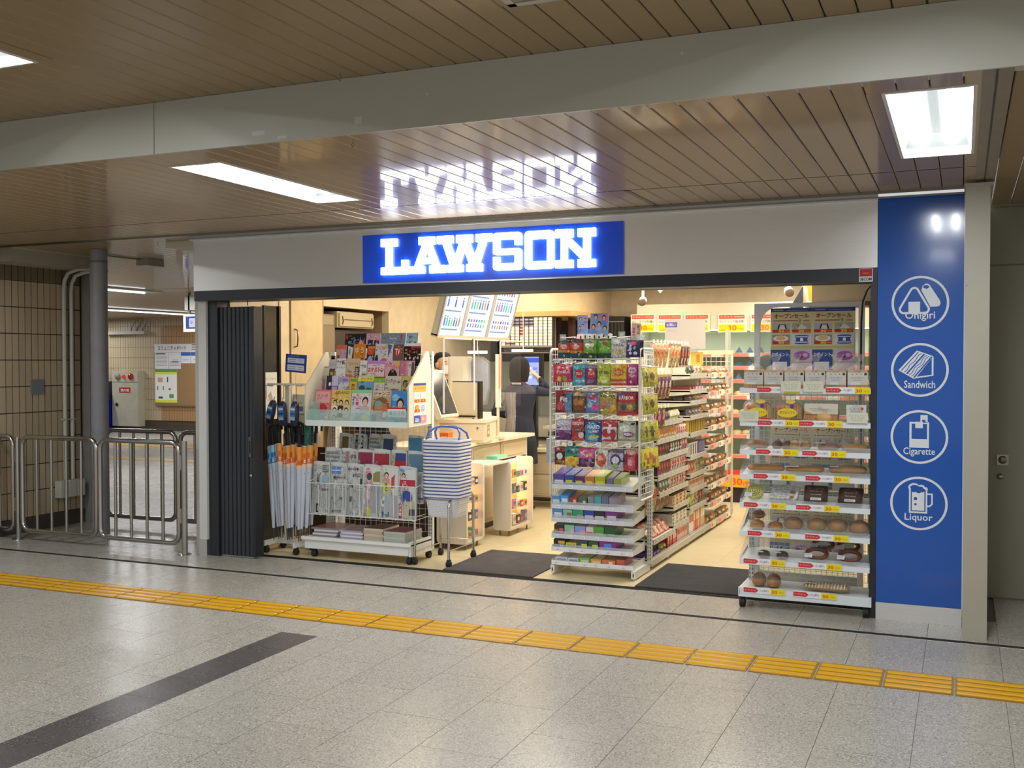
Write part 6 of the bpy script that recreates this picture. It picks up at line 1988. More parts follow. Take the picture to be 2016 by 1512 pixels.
for z in (1.556, 1.358, 1.156, .957):
    for k in range(6):
        x = -2.70 + k * .108 + rnd.uniform(-.01, .01)
        p = MB('paper'); p.box(x - .018, x + .018, 7.066, 7.069, z - .016, z + .016, '#e3e6ea').box(x - .01, x + .006, 7.0655, 7.066, z - .004, z + .002, '#8c919b').build('price_tag', er)
# hanging bags:  x0,x1,z0,z1, colours, bands, blobs, texts, label
BAGS = [
 # top row
 (-2.705, -2.607, 1.574, 1.709, '#d8432c', ((0, .3, '#1f4d5c'), (.82, 1, '#2b2438'), (.3, .42, '#d9a03a')), ((.5, .62, .3, .12, '#f0e0c8'), (.5, .84, .25, .1, '#3a3350')), (('さけるくん', .5, .62, .12, '#c02a1c', .55, .02),), 'red and dark teal bag'),
 (-2.61, -2.518, 1.572, 1.712, '#d64430', ((0, .28, '#23505e'), (.82, 1, '#2d2840'), (.28, .4, '#d8a040')), ((.5, .6, .3, .12, '#efdcc4'),), (('ぷるりん', .5, .6, .12, '#b82a1e', .5, .02),), 'red and dark teal bag with purple top'),
 (-2.508, -2.408, 1.572, 1.712, '#6fae2c', ((0, .26, '#17453a'), (.88, 1, '#8c9a8a')), ((.5, .78, .18, .1, '#7d3a34'), (.35, .66, .2, .12, '#f2f5ea'), (.68, .68, .16, .1, '#eef5da')), (('つぶ', .5, .5, .16, '#e9f0b8', .5, .02),), 'green bag with a painted white glint'),  # the two pale spots paint the glint into the bag colour
 (-2.397, -2.30, 1.572, 1.712, '#66b02a', ((0, .26, '#17463c'), (.88, 1, '#5c7a3c')), ((.5, .78, .2, .09, '#b03a2c'), (.5, .5, .32, .14, '#8cce4a')), (('グリーン', .5, .52, .14, '#e6f2c0', .6, .02),), 'green bag with a red spot'),
 (-2.30, -2.186, 1.57, 1.718, '#d9dad6', ((.0, .08, '#c4c6c2'),), ((.55, .32, .26, .14, '#d9b878'), (.5, .34, .12, .08, '#e8d4a4')), (('さやえん', .5, .66, .12, '#24221f', .72, .03),), 'white bag with black brush characters'),
 (-2.188, -2.085, 1.578, 1.70, '#2a2e62', ((0, .06, '#3d3f70'), (.94, 1, '#3d3f70')), ((.5, .82, .26, .14, '#c2427a'), (.3, .5, .12, .1, '#d6dcf0'), (.62, .55, .1, .09, '#c2cbe8'), (.3, .25, .12, .08, '#e3e6f2'), (.66, .24, .14, .1, '#dfe3f0')), (('塩', .3, .66, .14, '#e8ecf8', .18, .02),), 'navy bag with pale crystals'),
 # second row
 (-2.742, -2.594, 1.40, 1.528, '#d1365c', ((.85, 1, '#c2305a'),), ((.3, .82, .1, .1, '#e69a6a'), (.35, .2, .12, .16, '#e8d24a'), (.62, .2, .12, .16, '#8ab83a'), (.85, .3, .12, .14, '#a8327a')), (('Poiful', .56, .60, .2, '#f0cfdc', .7, .03),), 'crimson bag with white lettering and fruit'),
 (-2.591, -2.494, 1.376, 1.53, '#3fa6bc', (), ((.55, .55, .34, .22, '#c82a34'), (.5, .2, .3, .08, '#8ccad6')), (('ラムネ', .55, .56, .14, '#f3e6e2', .5, .03),), 'turquoise bag with a red burst'),
 (-2.494, -2.405, 1.38, 1.522, '#6d3f72', ((.84, 1, '#8a7c92'),), ((.55, .58, .36, .24, '#c8283a'), (.5, .22, .3, .1, '#9a70a2')), (('ラムネ', .55, .58, .15, '#f3e0e2', .55, .03),), 'purple bag with a red burst'),
 (-2.405, -2.301, 1.376, 1.53, '#b5c83e', ((0, .12, '#8fae34'),), ((.5, .32, .34, .16, '#d6e06a'), (.55, .2, .2, .1, '#eef0c0')), (('かむかむ', .5, .62, .14, '#3f5a1c', .76, .03),), 'lime bag with dark green kana'),
 (-2.301, -2.183, 1.378, 1.53, '#e3c23a', ((0, .3, '#c94a34'), (.12, .18, '#e2b48a')), ((.5, .62, .34, .18, '#d8642c'), (.8, .86, .14, .07, '#e87a3a')), (('うめぼし', .5, .63, .14, '#f7e3a8', .6, .03),), 'yellow and orange bag'),
 (-2.183, -2.105, 1.378, 1.53, '#c84a8e', ((.0, .4, '#b02e7c'),), ((.5, .72, .4, .14, '#f0c4de'), (.5, .48, .3, .08, '#e8a4cc')), (('もも', .5, .72, .12, '#a82a70', .5, .02),), 'magenta bag'),
 # third row
 (-2.727, -2.591, 1.178, 1.338, '#8e2430', ((.8, 1, '#a32a30'),), ((.85, .3, .25, .5, '#5f8fb4'), (.3, .3, .2, .2, '#c2505a'), (.85, .75, .2, .2, '#4a7ca8')), (('Fit', .55, .62, .22, '#f0e8ea', .45, .03),), 'dark red and blue bag'),
 (-2.598, -2.487, 1.178, 1.332, '#6a4a2c', ((0, .25, '#5a3a2c'), (.8, 1, '#a58a5c')), ((.32, .52, .2, .16, '#b0763c'), (.66, .52, .18, .16, '#c08444'), (.5, .2, .3, .1, '#8a4a34')), (('生チョコ', .5, .86, .1, '#eee0c0', .6, .02),), 'brown bag with toffee pieces'),
 (-2.487, -2.383, 1.178, 1.33, '#5f86b8', ((0, .1, '#4a6ea6'),), ((.5, .78, .36, .12, '#b4385c'), (.7, .3, .26, .18, '#d0589a'), (.3, .4, .2, .14, '#9fc0e0')), (('ソーダ', .5, .6, .14, '#e8eef8', .6, .03),), 'blue bag with pink shapes'),
 (-2.397, -2.254, 1.172, 1.335, '#b59a3c', ((.72, .9, '#d6cf7a'), (.9, 1, '#8a7a2c')), ((.3, .4, .2, .2, '#b87a5c'), (.6, .45, .16, .14, '#9a8a8c'), (.8, .3, .14, .14, '#d8b43a'), (.4, .16, .14, .1, '#a8b84a')), (('KASUGA', .52, .8, .12, '#1f1d18', .8, .03),), 'gold bag with black lettering and gummies'),
 (-2.254, -2.115, 1.17, 1.335, '#b3282e', ((.9, 1, '#8a4a6a'), (0, .12, '#c43a34'), (.16, .52, '#8a6a44')), ((.35, .34, .16, .14, '#4a4a4c'), (.7, .36, .14, .12, '#c9a45a'), (.2, .82, .2, .1, '#4a5a94')), (('HARBOR', .5, .74, .15, '#efdcc8', .8, .03),), 'red bag with a gummy window'),
 # fourth row
 (-2.723, -2.602, .98, 1.128, '#c9c2d6', ((0, .34, '#4e2468'), (.34, .5, '#8a6aa4')), ((.4, .3, .2, .2, '#7a3a6c'), (.8, .2, .16, .16, '#5a2a78')), (('フットベリ', .5, .66, .14, '#3c2a60', .85, .02),), 'white topped purple bag'),
 (-2.598, -2.502, .978, 1.14, '#b83a40', ((.7, .84, '#d0a89c'), (0, .2, '#c04a44')), ((.6, .5, .34, .1, '#4a3a34'), (.8, .26, .2, .14, '#e3dcd4')), (('いちご', .6, .5, .1, '#d9c8bc', .5, .03),), 'red bag with brown script'),
 (-2.498, -2.366, .972, 1.126, '#3f86bc', ((.9, 1, '#35586e'), (.86, 1, '#2f4c80')), ((.95, .5, .3, .6, '#2f3c7c'), (.5, .25, .36, .06, '#b8c84a'), (.5, .14, .3, .06, '#8cc0e0')), (('HARD', .52, .7, .18, '#dfe8f0', .72, .03), ('GUMMY', .52, .5, .14, '#cfdcea', .66, .02)), 'blue bag with white capital letters'),
 (-2.369, -2.255, .978, 1.13, '#d8d2da', ((.7, 1, '#c2404a'), (0, .12, '#a83a44')), ((.3, .4, .3, .2, '#b5303a'), (.75, .35, .2, .24, '#b23440'), (.5, .5, .12, .1, '#eceaf0')), (('コーラ', .16, .7, .12, '#3a4a8c', .28, .02),), 'white and red bag'),
 (-2.251, -2.115, .985, 1.126, '#b5bca6', ((.0, .1, '#9aa08c'),), ((.4, .66, .28, .18, '#e6eae0'), (.6, .34, .32, .14, '#8a3a6c'), (.55, .36, .2, .08, '#d8c8d4')), (('ふるふる', .58, .35, .12, '#f0e2ec', .55, .02),), 'pale green bag with purple lettering'),
 # fifth row
 (-2.728, -2.648, .80, .926, '#9c3034', ((.14, .76, '#2e1f20'), (0, .14, '#8a4a30')), ((.5, .5, .3, .2, '#e0dede'), (.5, .2, .3, .08, '#c0702c')), (), 'dark red and black bag'),
 (-2.66, -2.537, .797, .93, '#1f9486', ((0, .48, '#e0b834'),), ((.5, .3, .34, .2, '#f0cf5a'), (.5, .3, .2, .12, '#e6a82a')), (('Puré', .55, .74, .2, '#123c3a', .6, .02),), 'teal and lemon yellow bag'),
 (-2.543, -2.424, .79, .926, '#d05c98', ((0, .46, '#4a2a50'), (.92, 1, '#a03a70')), ((.3, .3, .14, .14, '#7a4a88'), (.6, .2, .14, .12, '#8c5a94'), (.75, .36, .12, .1, '#a87ab0')), (('Puré', .55, .66, .18, '#f2dca8', .7, .02),), 'pink and grape bag'),
 (-2.424, -2.322, .775, .915, '#dcdcd4', (), ((.5, .5, .38, .36, '#d86a4c'), (.4, .6, .16, .14, '#e8a890'), (.65, .4, .14, .12, '#c84a3a'), (.2, .86, .12, .1, '#7aa05a')), (('果肉', .5, .56, .12, '#f4ece4', .4, .02),), 'white bag with orange berries'),
 (-2.322, -2.207, .775, .92, '#bcb8c8', ((.86, 1, '#5f5a6c'),), ((.5, .5, .36, .3, '#41366a'), (.5, .5, .24, .18, '#d8d6e6'), (.5, .22, .2, .14, '#9cb470')), (('ブドウ', .5, .78, .1, '#3a2f5c', .6, .02),), 'grey bag with dark grape'),
 (-2.203, -2.115, .775, .92, '#c23a48', ((.8, 1, '#d0a49c'),), ((.6, .4, .34, .3, '#d86070'), (.55, .4, .2, .16, '#e8aab4'), (.2, .6, .1, .3, '#5a2a38')), (), 'red bag with pale spots'),
]
rown = ['top', 'second', 'third', 'fourth', 'fifth']
rowi = -1; lastx = 9
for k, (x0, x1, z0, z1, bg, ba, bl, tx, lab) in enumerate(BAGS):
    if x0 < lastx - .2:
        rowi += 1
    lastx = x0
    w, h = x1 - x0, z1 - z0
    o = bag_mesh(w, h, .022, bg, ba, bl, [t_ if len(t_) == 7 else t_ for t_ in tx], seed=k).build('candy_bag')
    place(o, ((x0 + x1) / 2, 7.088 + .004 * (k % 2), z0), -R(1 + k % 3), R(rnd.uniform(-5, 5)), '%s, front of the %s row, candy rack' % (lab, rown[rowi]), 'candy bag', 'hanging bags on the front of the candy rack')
    for dpt in (1, 2):
        b2 = bag_mesh(w, h, .018, bg, ba, (), (), nx=4, ny=5, seed=k + 50).build('candy_bag')
        place(b2, ((x0 + x1) / 2 + .004 * dpt, 7.088 + .032 * dpt, z0 + .002), -R(2), R(rnd.uniform(-4, 4)), '%s %s, %s row, candy rack' % ('second' if dpt == 1 else 'rearmost', lab, rown[rowi]), 'candy bag', 'hanging bags on the front of the candy rack')

# boxes:  shelf z, rise, list of (x0, x1, h, front, top, stripes, label, text, words)
BX = [
 (.654, .05, 'top box', [(-2.735, -2.652, .082, '#5b4a9c', '#7d6fb4', 6, (.1, .9, .1, .5, '#d9d6ec'), None, 'violet and white'), (-2.648, -2.575, .078, '#2f4f9c', '#3a62b4', 8, (.1, .8, .25, .55, '#c8cc3a'), None, 'blue with yellow label'), (-2.571, -2.498, .074, '#5a3274', '#5f3a7c', 8, (.1, .8, .25, .55, '#d8cc3e'), None, 'purple with yellow label'), (-2.494, -2.42, .074, '#c27a3c', '#c98a50', 8, (.1, .8, .25, .55, '#e8d23a'), None, 'orange with yellow label'), (-2.416, -2.34, .078, '#a8b42e', '#b8c24a', 8, (.05, .85, .2, .55, '#e2d42a'), None, 'lime with yellow label'), (-2.33, -2.282, .066, '#6f6a88', '#67627c', 9, None, None, 'grey violet slim'), (-2.277, -2.22, .062, '#8f9c4c', '#7f8c40', 9, None, None, 'olive green slim')]),
 (.509, .05, 'second box', [(-2.745, -2.685, .07, '#5d93d0', '#c4d4dc', 5, (.1, .9, .1, .6, '#cfe2f2'), None, 'pale blue'), (-2.68, -2.618, .074, '#4aa0e0', '#2f7fc4', 6, (.15, .85, .3, .7, '#d2ecf8'), None, 'sky blue'), (-2.612, -2.55, .06, '#a8442e', '#8f4a3a', 7, (.5, .8, .4, .8, '#d8d4d0'), None, 'rust red'), (-2.545, -2.478, .06, '#4f6a58', '#4a7460', 7, (.55, .85, .3, .7, '#cfd4d0'), None, 'dark green'), (-2.47, -2.425, .075, '#8a8c98', '#6d707c', 8, None, None, 'grey'), (-2.42, -2.37, .078, '#4aa4ac', '#3d8088', 8, None, None, 'teal'), (-2.365, -2.315, .078, '#6d7090', '#5f6280', 8, None, None, 'slate blue'), (-2.31, -2.25, .075, '#9a8a98', '#84747f', 8, None, None, 'mauve')]),
 (.411, .045, 'third box', [(-2.745, -2.665, .078, '#5a8cc8', '#8cb4dc', 6, (.2, .9, .15, .6, '#cfe0f0'), None, 'light blue'), (-2.66, -2.59, .07, '#8cc0a8', '#9ab8a4', 6, (.4, .95, .2, .7, '#8a6a5c'), None, 'mint with brown picture'), (-2.585, -2.505, .078, '#2fa070', '#38b07c', 6, (.4, .95, .1, .5, '#b89a8c'), None, 'emerald green'), (-2.5, -2.425, .074, '#3a48a4', '#4a5cb8', 6, (.1, .9, .1, .5, '#c8cce8'), None, 'royal blue'), (-2.42, -2.345, .072, '#2c2c34', '#4c4c58', 6, (.05, .95, .08, .5, '#d8d6d4'), None, 'black and white'), (-2.34, -2.255, .078, '#7a3a84', '#6f3f7a', 6, (.15, .95, .1, .55, '#d6c8d8'), None, 'purple')]),
 (.293, .03, 'fourth box', [(-2.73, -2.655, .076, '#38323a', '#8a8288', 9, (.5, .95, .2, .65, '#d85a84'), ('GUM', .2, .4, .3, '#c8c83a', .3), 'black with pink panel'), (-2.65, -2.575, .076, '#7fc8a0', '#4f8a6c', 9, (.5, .95, .2, .65, '#e8b4c0'), None, 'mint with pink panel'), (-2.57, -2.49, .072, '#8c9ae0', '#6c6f94', 9, (.45, .95, .1, .6, '#e8a0b4'), None, 'lavender with pink panel'), (-2.485, -2.428, .07, '#d8d0d0', '#dcd6d6', 5, (.1, .9, .1, .5, '#d85a4c'), None, 'white and red'), (-2.423, -2.35, .072, '#5aa040', '#4c8c3a', 8, (.1, .9, .3, .45, '#8cc05a'), None, 'green'), (-2.345, -2.262, .074, '#2c5a34', '#3a5a3c', 8, (.3, .9, .2, .4, '#4f9a4c'), None, 'dark green')]),
 (.197, .02, 'fifth box', [(-2.735, -2.645, .062, '#2c2624', '#4a3f3c', 5, (.4, .95, .5, .85, '#d8b43a'), ('M', .7, .25, .4, '#e0dcd8'), 'black with gold band'), (-2.64, -2.56, .045, '#cfc23a', '#8c8a3a', 5, None, ('SALE', .5, .5, .4, '#4a4420', .7), 'yellow'), (-2.553, -2.475, .06, '#3f4a68', '#8a94a8', 5, (.4, .95, .2, .7, '#c8d83a'), None, 'navy with lime label'), (-2.468, -2.392, .058, '#3a5a3c', '#5a7a54', 5, (.4, .95, .2, .7, '#c2dc3a'), None, 'forest green with lime label'), (-2.385, -2.262, .07, '#8c2f94', '#6a2a70', 1, (.3, .75, .3, .75, '#4f8fe0'), None, 'purple with blue window')]),
 (.098, .0, 'lowest box', [(-2.72, -2.63, .034, '#c8ccd4', '#b4b8c0', 4, (.1, .9, .2, .7, '#9aa0ae'), None, 'silver grey'), (-2.625, -2.545, .032, '#ccd0d6', '#b8bcc2', 4, (.1, .9, .2, .7, '#8f98a8'), None, 'pale silver'), (-2.538, -2.46, .04, '#7fb85a', '#6f9a54', 4, (.2, .9, .2, .6, '#c2e0a0'), None, 'light green'), (-2.452, -2.372, .036, '#dca05a', '#9aa058', 4, (.2, .9, .2, .6, '#f0d4a4'), None, 'orange and olive'), (-2.365, -2.265, .036, '#d87a4a', '#b88a58', 4, (.5, .8, .2, .7, '#e8d8cc'), None, 'coral orange'), (-2.258, -2.2, .045, '#c2604a', '#c8745c', 3, None, None, 'brick red')])]
shn = ['top', 'second', 'third', 'fourth', 'fifth', 'lowest']
for si, (z, rise, _, lst) in enumerate(BX):
    for (x0, x1, h, fr, tp, st, lb, tx, words) in lst:
        o = box_mesh(x1 - x0, .2, h, fr, tp, lb, tx, st, '#c8c8d0' if st > 7 else fr).build('candy_box')
        place(o, ((x0 + x1) / 2, 7.088, z - .0055 + rise * .008 / .3), math.atan2(rise, .3), R(rnd.uniform(-1, 1)), '%s box on the %s shelf of the candy rack' % (words, shn[si]), 'candy box', 'boxes on the shelves of the candy rack')
# idol cards, paper and small signs on top of the rack
def idol(w, h, x, y, z, rz, label, ops):
    q = MB('paper'); q.box(-w / 2, w / 2, 0, .003, 0, h, '#9db6e4'); q.M = Fr(-w / 2, -.0005, 0)
    draw(q, w, h, ops)
    o = q.build('photo_card'); place(o, (x, y, z), -R(6), rz, label, 'poster')


boys = [('f', .3, .82, .14, HB, '#ecc9b0', '#8fb0e4'), ('f', .76, .78, .14, HB, '#ecc9b0', '#6f94d8'), ('f', .5, .5, .14, HB, '#ecc9b0', '#a9c4ee'), ('f', .2, .38, .14, HB, '#ecc9b0', '#7f9fe0'), ('f', .82, .3, .14, HB, '#ecc9b0', '#8fb4e8')]
idol(.142, .16, -2.415, 7.16, 1.74, R(-4), 'blue and pink photo card of five young men on top of the candy rack', [('r', .5, 1, .5, 1, '#d88fb8'), ('r', 0, .4, .2, .5, '#e0a0b8'), ('r', .1, .6, .93, .96, '#6f8fd0')] + boys)
idol(.075, .155, -2.545, 7.18, 1.735, R(18), 'narrower lilac photo card leaning left of the blue photo card', [('r', .3, 1, .4, 1, '#b9a8dc')] + [(o_[0], o_[1], o_[2], o_[3] * 1.1) + o_[4:] for o_ in boys[:4]])
q = MB('cloth'); q.grid(14, 4, lambda u, v: (-2.58 + u * .27, 7.14 + .02 * v + .006 * math.sin(u * 25), 1.705 + .045 * v + .004 * math.sin(u * 31 + v * 4)), '#e4d8cc')
for k in range(7):
    q.box(-2.55 + k * .035, -2.54 + k * .035, 7.136, 7.138, 1.715, 1.735 + .005 * (k % 2), '#4a3f38')
tag(q.build('paper_banner'), 'crumpled cream paper banner across the top of the candy rack', 'banner')
q = MB('paper'); q.M = T((-2.13, 7.12, 1.7)) @ Matrix.Rotation(R(4), 4, 'Y'); q.box(-.035, .035, 0, .003, 0, .12, '#ead6c8')
q.M = q.M @ Fr(-.035, -.0005, 0); q.text('新発売', .055, .095, .022, '#d23a2e', .0003, vert=True, bold=.02); q.text('作業中', .02, .08, .02, '#d23a2e', .0003, vert=True, bold=.02)
tag(q.build('vertical_card'), 'small white card with red vertical characters at the right top of the candy rack', 'card')
for k, (x, z) in enumerate(((-2.665, 1.725), (-2.22, 1.74), (-2.085, 1.72))):
    tag(MB('glasst').box(x - .024, x + .024, 7.09, 7.093, z - .022, z + .022, '#dfe8ea').box(x - .012, x + .012, 7.088, 7.09, z - .008, z + .01, '#e8eef0').build('tag_holder'), 'clear tag holder %s above the candy rack' % ('at the left end', 'over the white bag', 'at the right corner')[k], 'tag')
t = thing('headphone_pack', 'grey packs hanging on the left side of the candy rack', 'package', (-2.80, 7.3, .85))
MB('paper').box(-2.83, -2.79, 7.18, 7.40, .80, .98, '#aeb4ba').box(-2.832, -2.83, 7.2, 7.38, .82, .84, '#3c4046').build('card', t)
MB('steel').bar((-2.77, 7.3, .99), (-2.86, 7.3, .985), .003, '#c8c8c8').build('hook', t)
# yellow bags on the right wire panel
yb = [('#c9b82c', ((.0, .2, '#a8a028'),), ((.5, .55, .22, .25, '#5a4a1a'), (.7, .3, .1, .1, '#d8c85a')), 'mustard yellow'), ('#b7b53a', ((0, .15, '#9aa02c'),), ((.5, .5, .2, .25, '#4a4a20'),), 'olive yellow'), ('#e2d421', ((0, .1, '#c8c030'),), ((.4, .6, .2, .2, '#c87a4a'), (.7, .4, .18, .2, '#b8644a'), (.2, .2, .1, .1, '#3a3418')), 'bright yellow')]
for r_, (zt, styles) in enumerate(((1.505, (1, 0, 1)), (1.31, (1, 0, 1)), (1.118, (1, 1, 2)), (.93, (2, 2, 2)))):
    for k in range(3):
        bg, ba, bl, nme = yb[styles[k]]
        h = .135 if r_ < 3 else .14
        o = bag_mesh(.105 if r_ > 1 else .09, h, .022, bg, ba, bl, (), seed=r_ * 3 + k, nx=8, ny=9).build('nut_bag')
        place(o, (-2.055 + .02 * (k % 2), 7.15 + k * .085, zt - h), R(-6 - 3 * k), R(72 - 16 * k), '%s %s bag, %s row on the side wire of the candy rack' % (('first', 'second', 'third')[k], nme, ('top', 'second', 'third', 'lowest')[r_]), 'snack bag', 'yellow bags on the side wire of the candy rack')
        q = MB('semi').bar((-2.09, 7.15 + k * .085, zt + .012), (-2.02, 7.15 + k * .085, zt + .005), .0025, '#cfd0c8'); q.build('side_hook', er)

# ================================================================== aisle shelving (its side that faces the aisle)
gd = thing('aisle_shelving', 'long white shop shelving of snacks and bread running back along the aisle', 'shelving', (-2.3, 8.9, 0))
MB('semi').box(-2.47, -2.44, 7.46, 10.4, .06, 1.62, '#d3cbb6').build('back_panel', gd)
q = MB('semi').box(-2.44, -2.12, 7.46, 10.4, .045, .062, '#d8d6ca').box(-2.115, -2.10, 7.46, 10.4, .03, .075, '#b3b1a6')
for y in (7.95, 8.58, 9.2, 9.78, 10.36):
    q.box(-2.14, -2.105, y - .01, y + .01, .02, .05, '#e6e6df'); q.tube([(-2.12, y, 0), (-2.12, y, .03)], .008, '#9a988f', 6)
    q.tube([(-2.42, y, 0), (-2.42, y, .045)], .008, '#9a988f', 6)
q.build('base', gd)
for y in (7.47, 8.68, 9.315, 10.39):
    MB('semi').box(-2.445, -2.42, y - .015, y + .015, .06, 1.66, '#dad9cf').build('upright', gd)
q = MB('semi').box(-2.44, -2.10, 10.385, 10.405, 1.62, 1.66, '#e3cfa6').box(-2.12, -2.10, 10.386, 10.404, .06, 1.62, '#dcd0b4').box(-2.44, -2.42, 10.386, 10.404, .06, 1.62, '#dcd0b4')
wires(q, (-2.42, 10.395, .9), (.3, 0, 0), (0, 0, .74), 6, 16, .0022, '#d8c9a8')
q.build('end_frame', gd)
GT = []
def gshelf(y0, y1, z, dep=.32, tags=True, col='#b0ada2'):
    x1 = -2.44 + dep
    q = MB('semi').box(-2.44, x1, y0, y1, z - .012, z, '#d6d4c8').box(x1, x1 + .006, y0, y1, z - .03, z + .012, col)
    q.add([(x1, y0, z - .03), (x1, y0, z + .008), (-2.44, y0, z + .008), (-2.44, y0, z - .06)], [(0, 1, 2, 3)], '#d8d3c2', False)
    s_ = q.build('shelf', gd)
    n = max(2, int((y1 - y0) / .11))
    for k in range(n):
        p = Vector((x1, y0 + (y1 - y0) * (k + .5) / n, z)) - gd.location
        if not GT:
            GT.append(MB('paper').box(.006, .0075, -.022, .022, -.027, .008, '#c6c2b6').box(.0075, .008, -.012, .008, -.012, -.006, '#77787c').build('price_tag', s_, True)); GT[0].location = p
        else:
            inst(GT[0], s_, p)
    return x1


G = 'snacks on the aisle shelving'
PK = {}
def packet(kind, w, h, d, c1, c2, c3, key):
    if key not in PK:
        if kind == 'bag':
            q = bag_mesh(w, h, d, c1, ((.0, .12, c2), (.88, 1, c2)), ((.5, .6, .3, .16, c3), (.4, .3, .2, .12, c2)), (), nx=10, ny=12, seed=len(PK))
        elif kind == 'box':
            q = box_mesh(w, d, h, c1, c2, (.12, .88, .5, .85, c3), None, 2, c3)
        elif kind == 'flat':
            q = box_mesh(w, d, h, c1, c2, (.1, .5, .15, .8, c3), None, 4, c1)
        elif kind == 'stick':
            q = box_mesh(w, d, h, c1, c2, (.2, .8, .1, .9, c3), None, 1, c3)
        o = q.build('snack_packet')
        PK[key] = [o, 0]
    return PK[key]


SNAMES = {}
def run(y0, y1, z, kind, n, w, h, d, c1, c2, c3, words, x1=-2.125, tilt=0, where=''):
    """n packets side by side, fronts towards the aisle"""
    for k in range(n):
        y = y0 + (y1 - y0) * (k + .5) / n
        key = (kind, w, h, d, c1, c2, c3)
        e = packet(kind, w, h, d, c1, c2, c3, key)
        o = e[0] if e[1] == 0 else e[0].copy()
        if e[1]:
            COL.objects.link(o)
        e[1] += 1
        lie = kind in ('bag',) and tilt
        off = d / 2 + .004 if kind == 'bag' and not lie else .004
        o.location = (x1 - off + rnd.uniform(-.004, 0), y + rnd.uniform(-.004, .004), z + .0006)
        o.rotation_euler = (-R(tilt), 0, R(90 + rnd.uniform(-3, 3)))
        tag(o, '%s, %s%s' % (words, where, ', %s along' % ORD[k] if n > 1 else ''), 'snack', G)


# section 1 (nearest)
gshelf(7.49, 8.66, .075)
run(7.52, 7.80, .075, 'flat', 3, .085, .03, .16, '#5a3a8c', '#6a4a9c', '#b49ad0', 'violet flat packet', where='bottom shelf, near aisle bay')
run(7.82, 8.0, .075, 'bag', 2, .09, .06, .05, '#8f8f2c', '#3a3a1c', '#d8cc3a', 'olive striped bag', where='bottom shelf, near aisle bay')
run(8.02, 8.30, .075, 'box', 4, .065, .10, .07, '#b8343c', '#8c2a34', '#e0b4b0', 'red upright box', where='bottom shelf, near aisle bay')
run(8.32, 8.64, .075, 'box', 4, .075, .115, .05, '#d0a49c', '#a8746c', '#b83a40', 'pale pink and red box', where='bottom shelf, near aisle bay')
gshelf(7.49, 8.12, .215, .34, col='#b9b8b0')
run(7.52, 8.1, .215, 'bag', 5, .11, .15, .05, '#d8b49a', '#c2543c', '#a83a2c', 'cream and red rolled bag', tilt=48, where='second shelf up, near aisle bay')
gshelf(8.14, 8.66, .228, .32)
run(8.16, 8.64, .228, 'flat', 4, .11, .03, .2, '#d6d2c4', '#5c4a3c', '#8a8478', 'white and brown flat carton, lowest layer', where='third shelf up, near aisle bay')
for j in (1, 2):
    run(8.16, 8.64, .228 + .031 * j, 'flat', 4, .11, .03, .2, '#d6d2c4', '#5c4a3c', '#8a8478', 'white and brown flat carton, %s layer' % ORD[j], where='third shelf up, near aisle bay')
gshelf(8.14, 8.66, .382, .32)
for j in (0, 1, 2):
    run(8.16, 8.64, .382 + .029 * j, 'flat', 4, .115, .028, .2, '#cdb890', '#4f3a2f', '#8c3034', 'dark brown flat carton, %s layer' % ORD[j], where='fourth shelf up, near aisle bay')
run(7.5, 7.74, .40, 'bag', 2, .13, .24, .06, '#c28a4c', '#7f9a44', '#b8402c', 'tall orange bag', where='hook by the wire end, near aisle bay')
run(7.74, 8.1, .40, 'bag', 3, .11, .2, .05, '#8a5a3c', '#4a2f24', '#d8c09a', 'tall brown bag', where='hook in the near aisle bay')
gshelf(7.75, 8.67, .53, .31)
run(7.78, 8.12, .53, 'bag', 4, .085, .11, .04, '#6a7a6a', '#3a4a40', '#c8ccc0', 'grey green bag', where='fifth shelf up, near aisle bay')
run(8.13, 8.65, .53, 'bag', 6, .085, .115, .04, '#d8c8bc', '#b03a34', '#a8302c', 'white and red bag', where='fifth shelf up, near aisle bay')
gshelf(7.72, 8.67, .665, .31)
run(7.75, 8.15, .665, 'bag', 5, .08, .12, .03, '#8c2f3c', '#6a2430', '#b85a5c', 'maroon bag', where='sixth shelf up, near aisle bay')
run(8.16, 8.65, .665, 'bag', 6, .08, .12, .035, '#cfc0b8', '#8a4a44', '#b82f30', 'cream bag with red fruit', where='sixth shelf up, near aisle bay')
gshelf(7.7, 8.67, .81, .31)
run(7.72, 8.08, .81, 'bag', 5, .075, .11, .03, '#4f2426', '#2f1a1c', '#a83038', 'dark red bag', where='seventh shelf up, near aisle bay')
run(8.09, 8.5, .81, 'bag', 5, .08, .115, .03, '#3c3a38', '#d8d4cc', '#b8aca0', 'black and white bag', where='seventh shelf up, near aisle bay')
run(8.5, 8.66, .81, 'bag', 2, .08, .115, .03, '#a86470', '#8c4a58', '#d8a8b0', 'dusty pink bag', where='seventh shelf up, near aisle bay')
gshelf(7.68, 8.67, .945, .31)
run(7.7, 8.3, .945, 'bag', 8, .075, .09, .04, '#d6a24a', '#e8e0d0', '#c8642c', 'orange and white bag', where='eighth shelf up, near aisle bay')
run(8.3, 8.65, .945, 'bag', 5, .07, .09, .035, '#d8c8c0', '#c84a50', '#d05a64', 'pink topped bag', where='eighth shelf up, near aisle bay')
gshelf(7.86, 8.43, 1.078, .32)
run(7.88, 8.12, 1.078, 'bag', 3, .08, .075, .05, '#2c2a2c', '#1c1a1c', '#6a6870', 'black bag', where='ninth shelf up, near aisle bay')
run(8.12, 8.42, 1.078, 'bag', 4, .08, .08, .05, '#c8b88c', '#8c9a4c', '#e0dcd0', 'pale green and cream bag', where='ninth shelf up, near aisle bay')
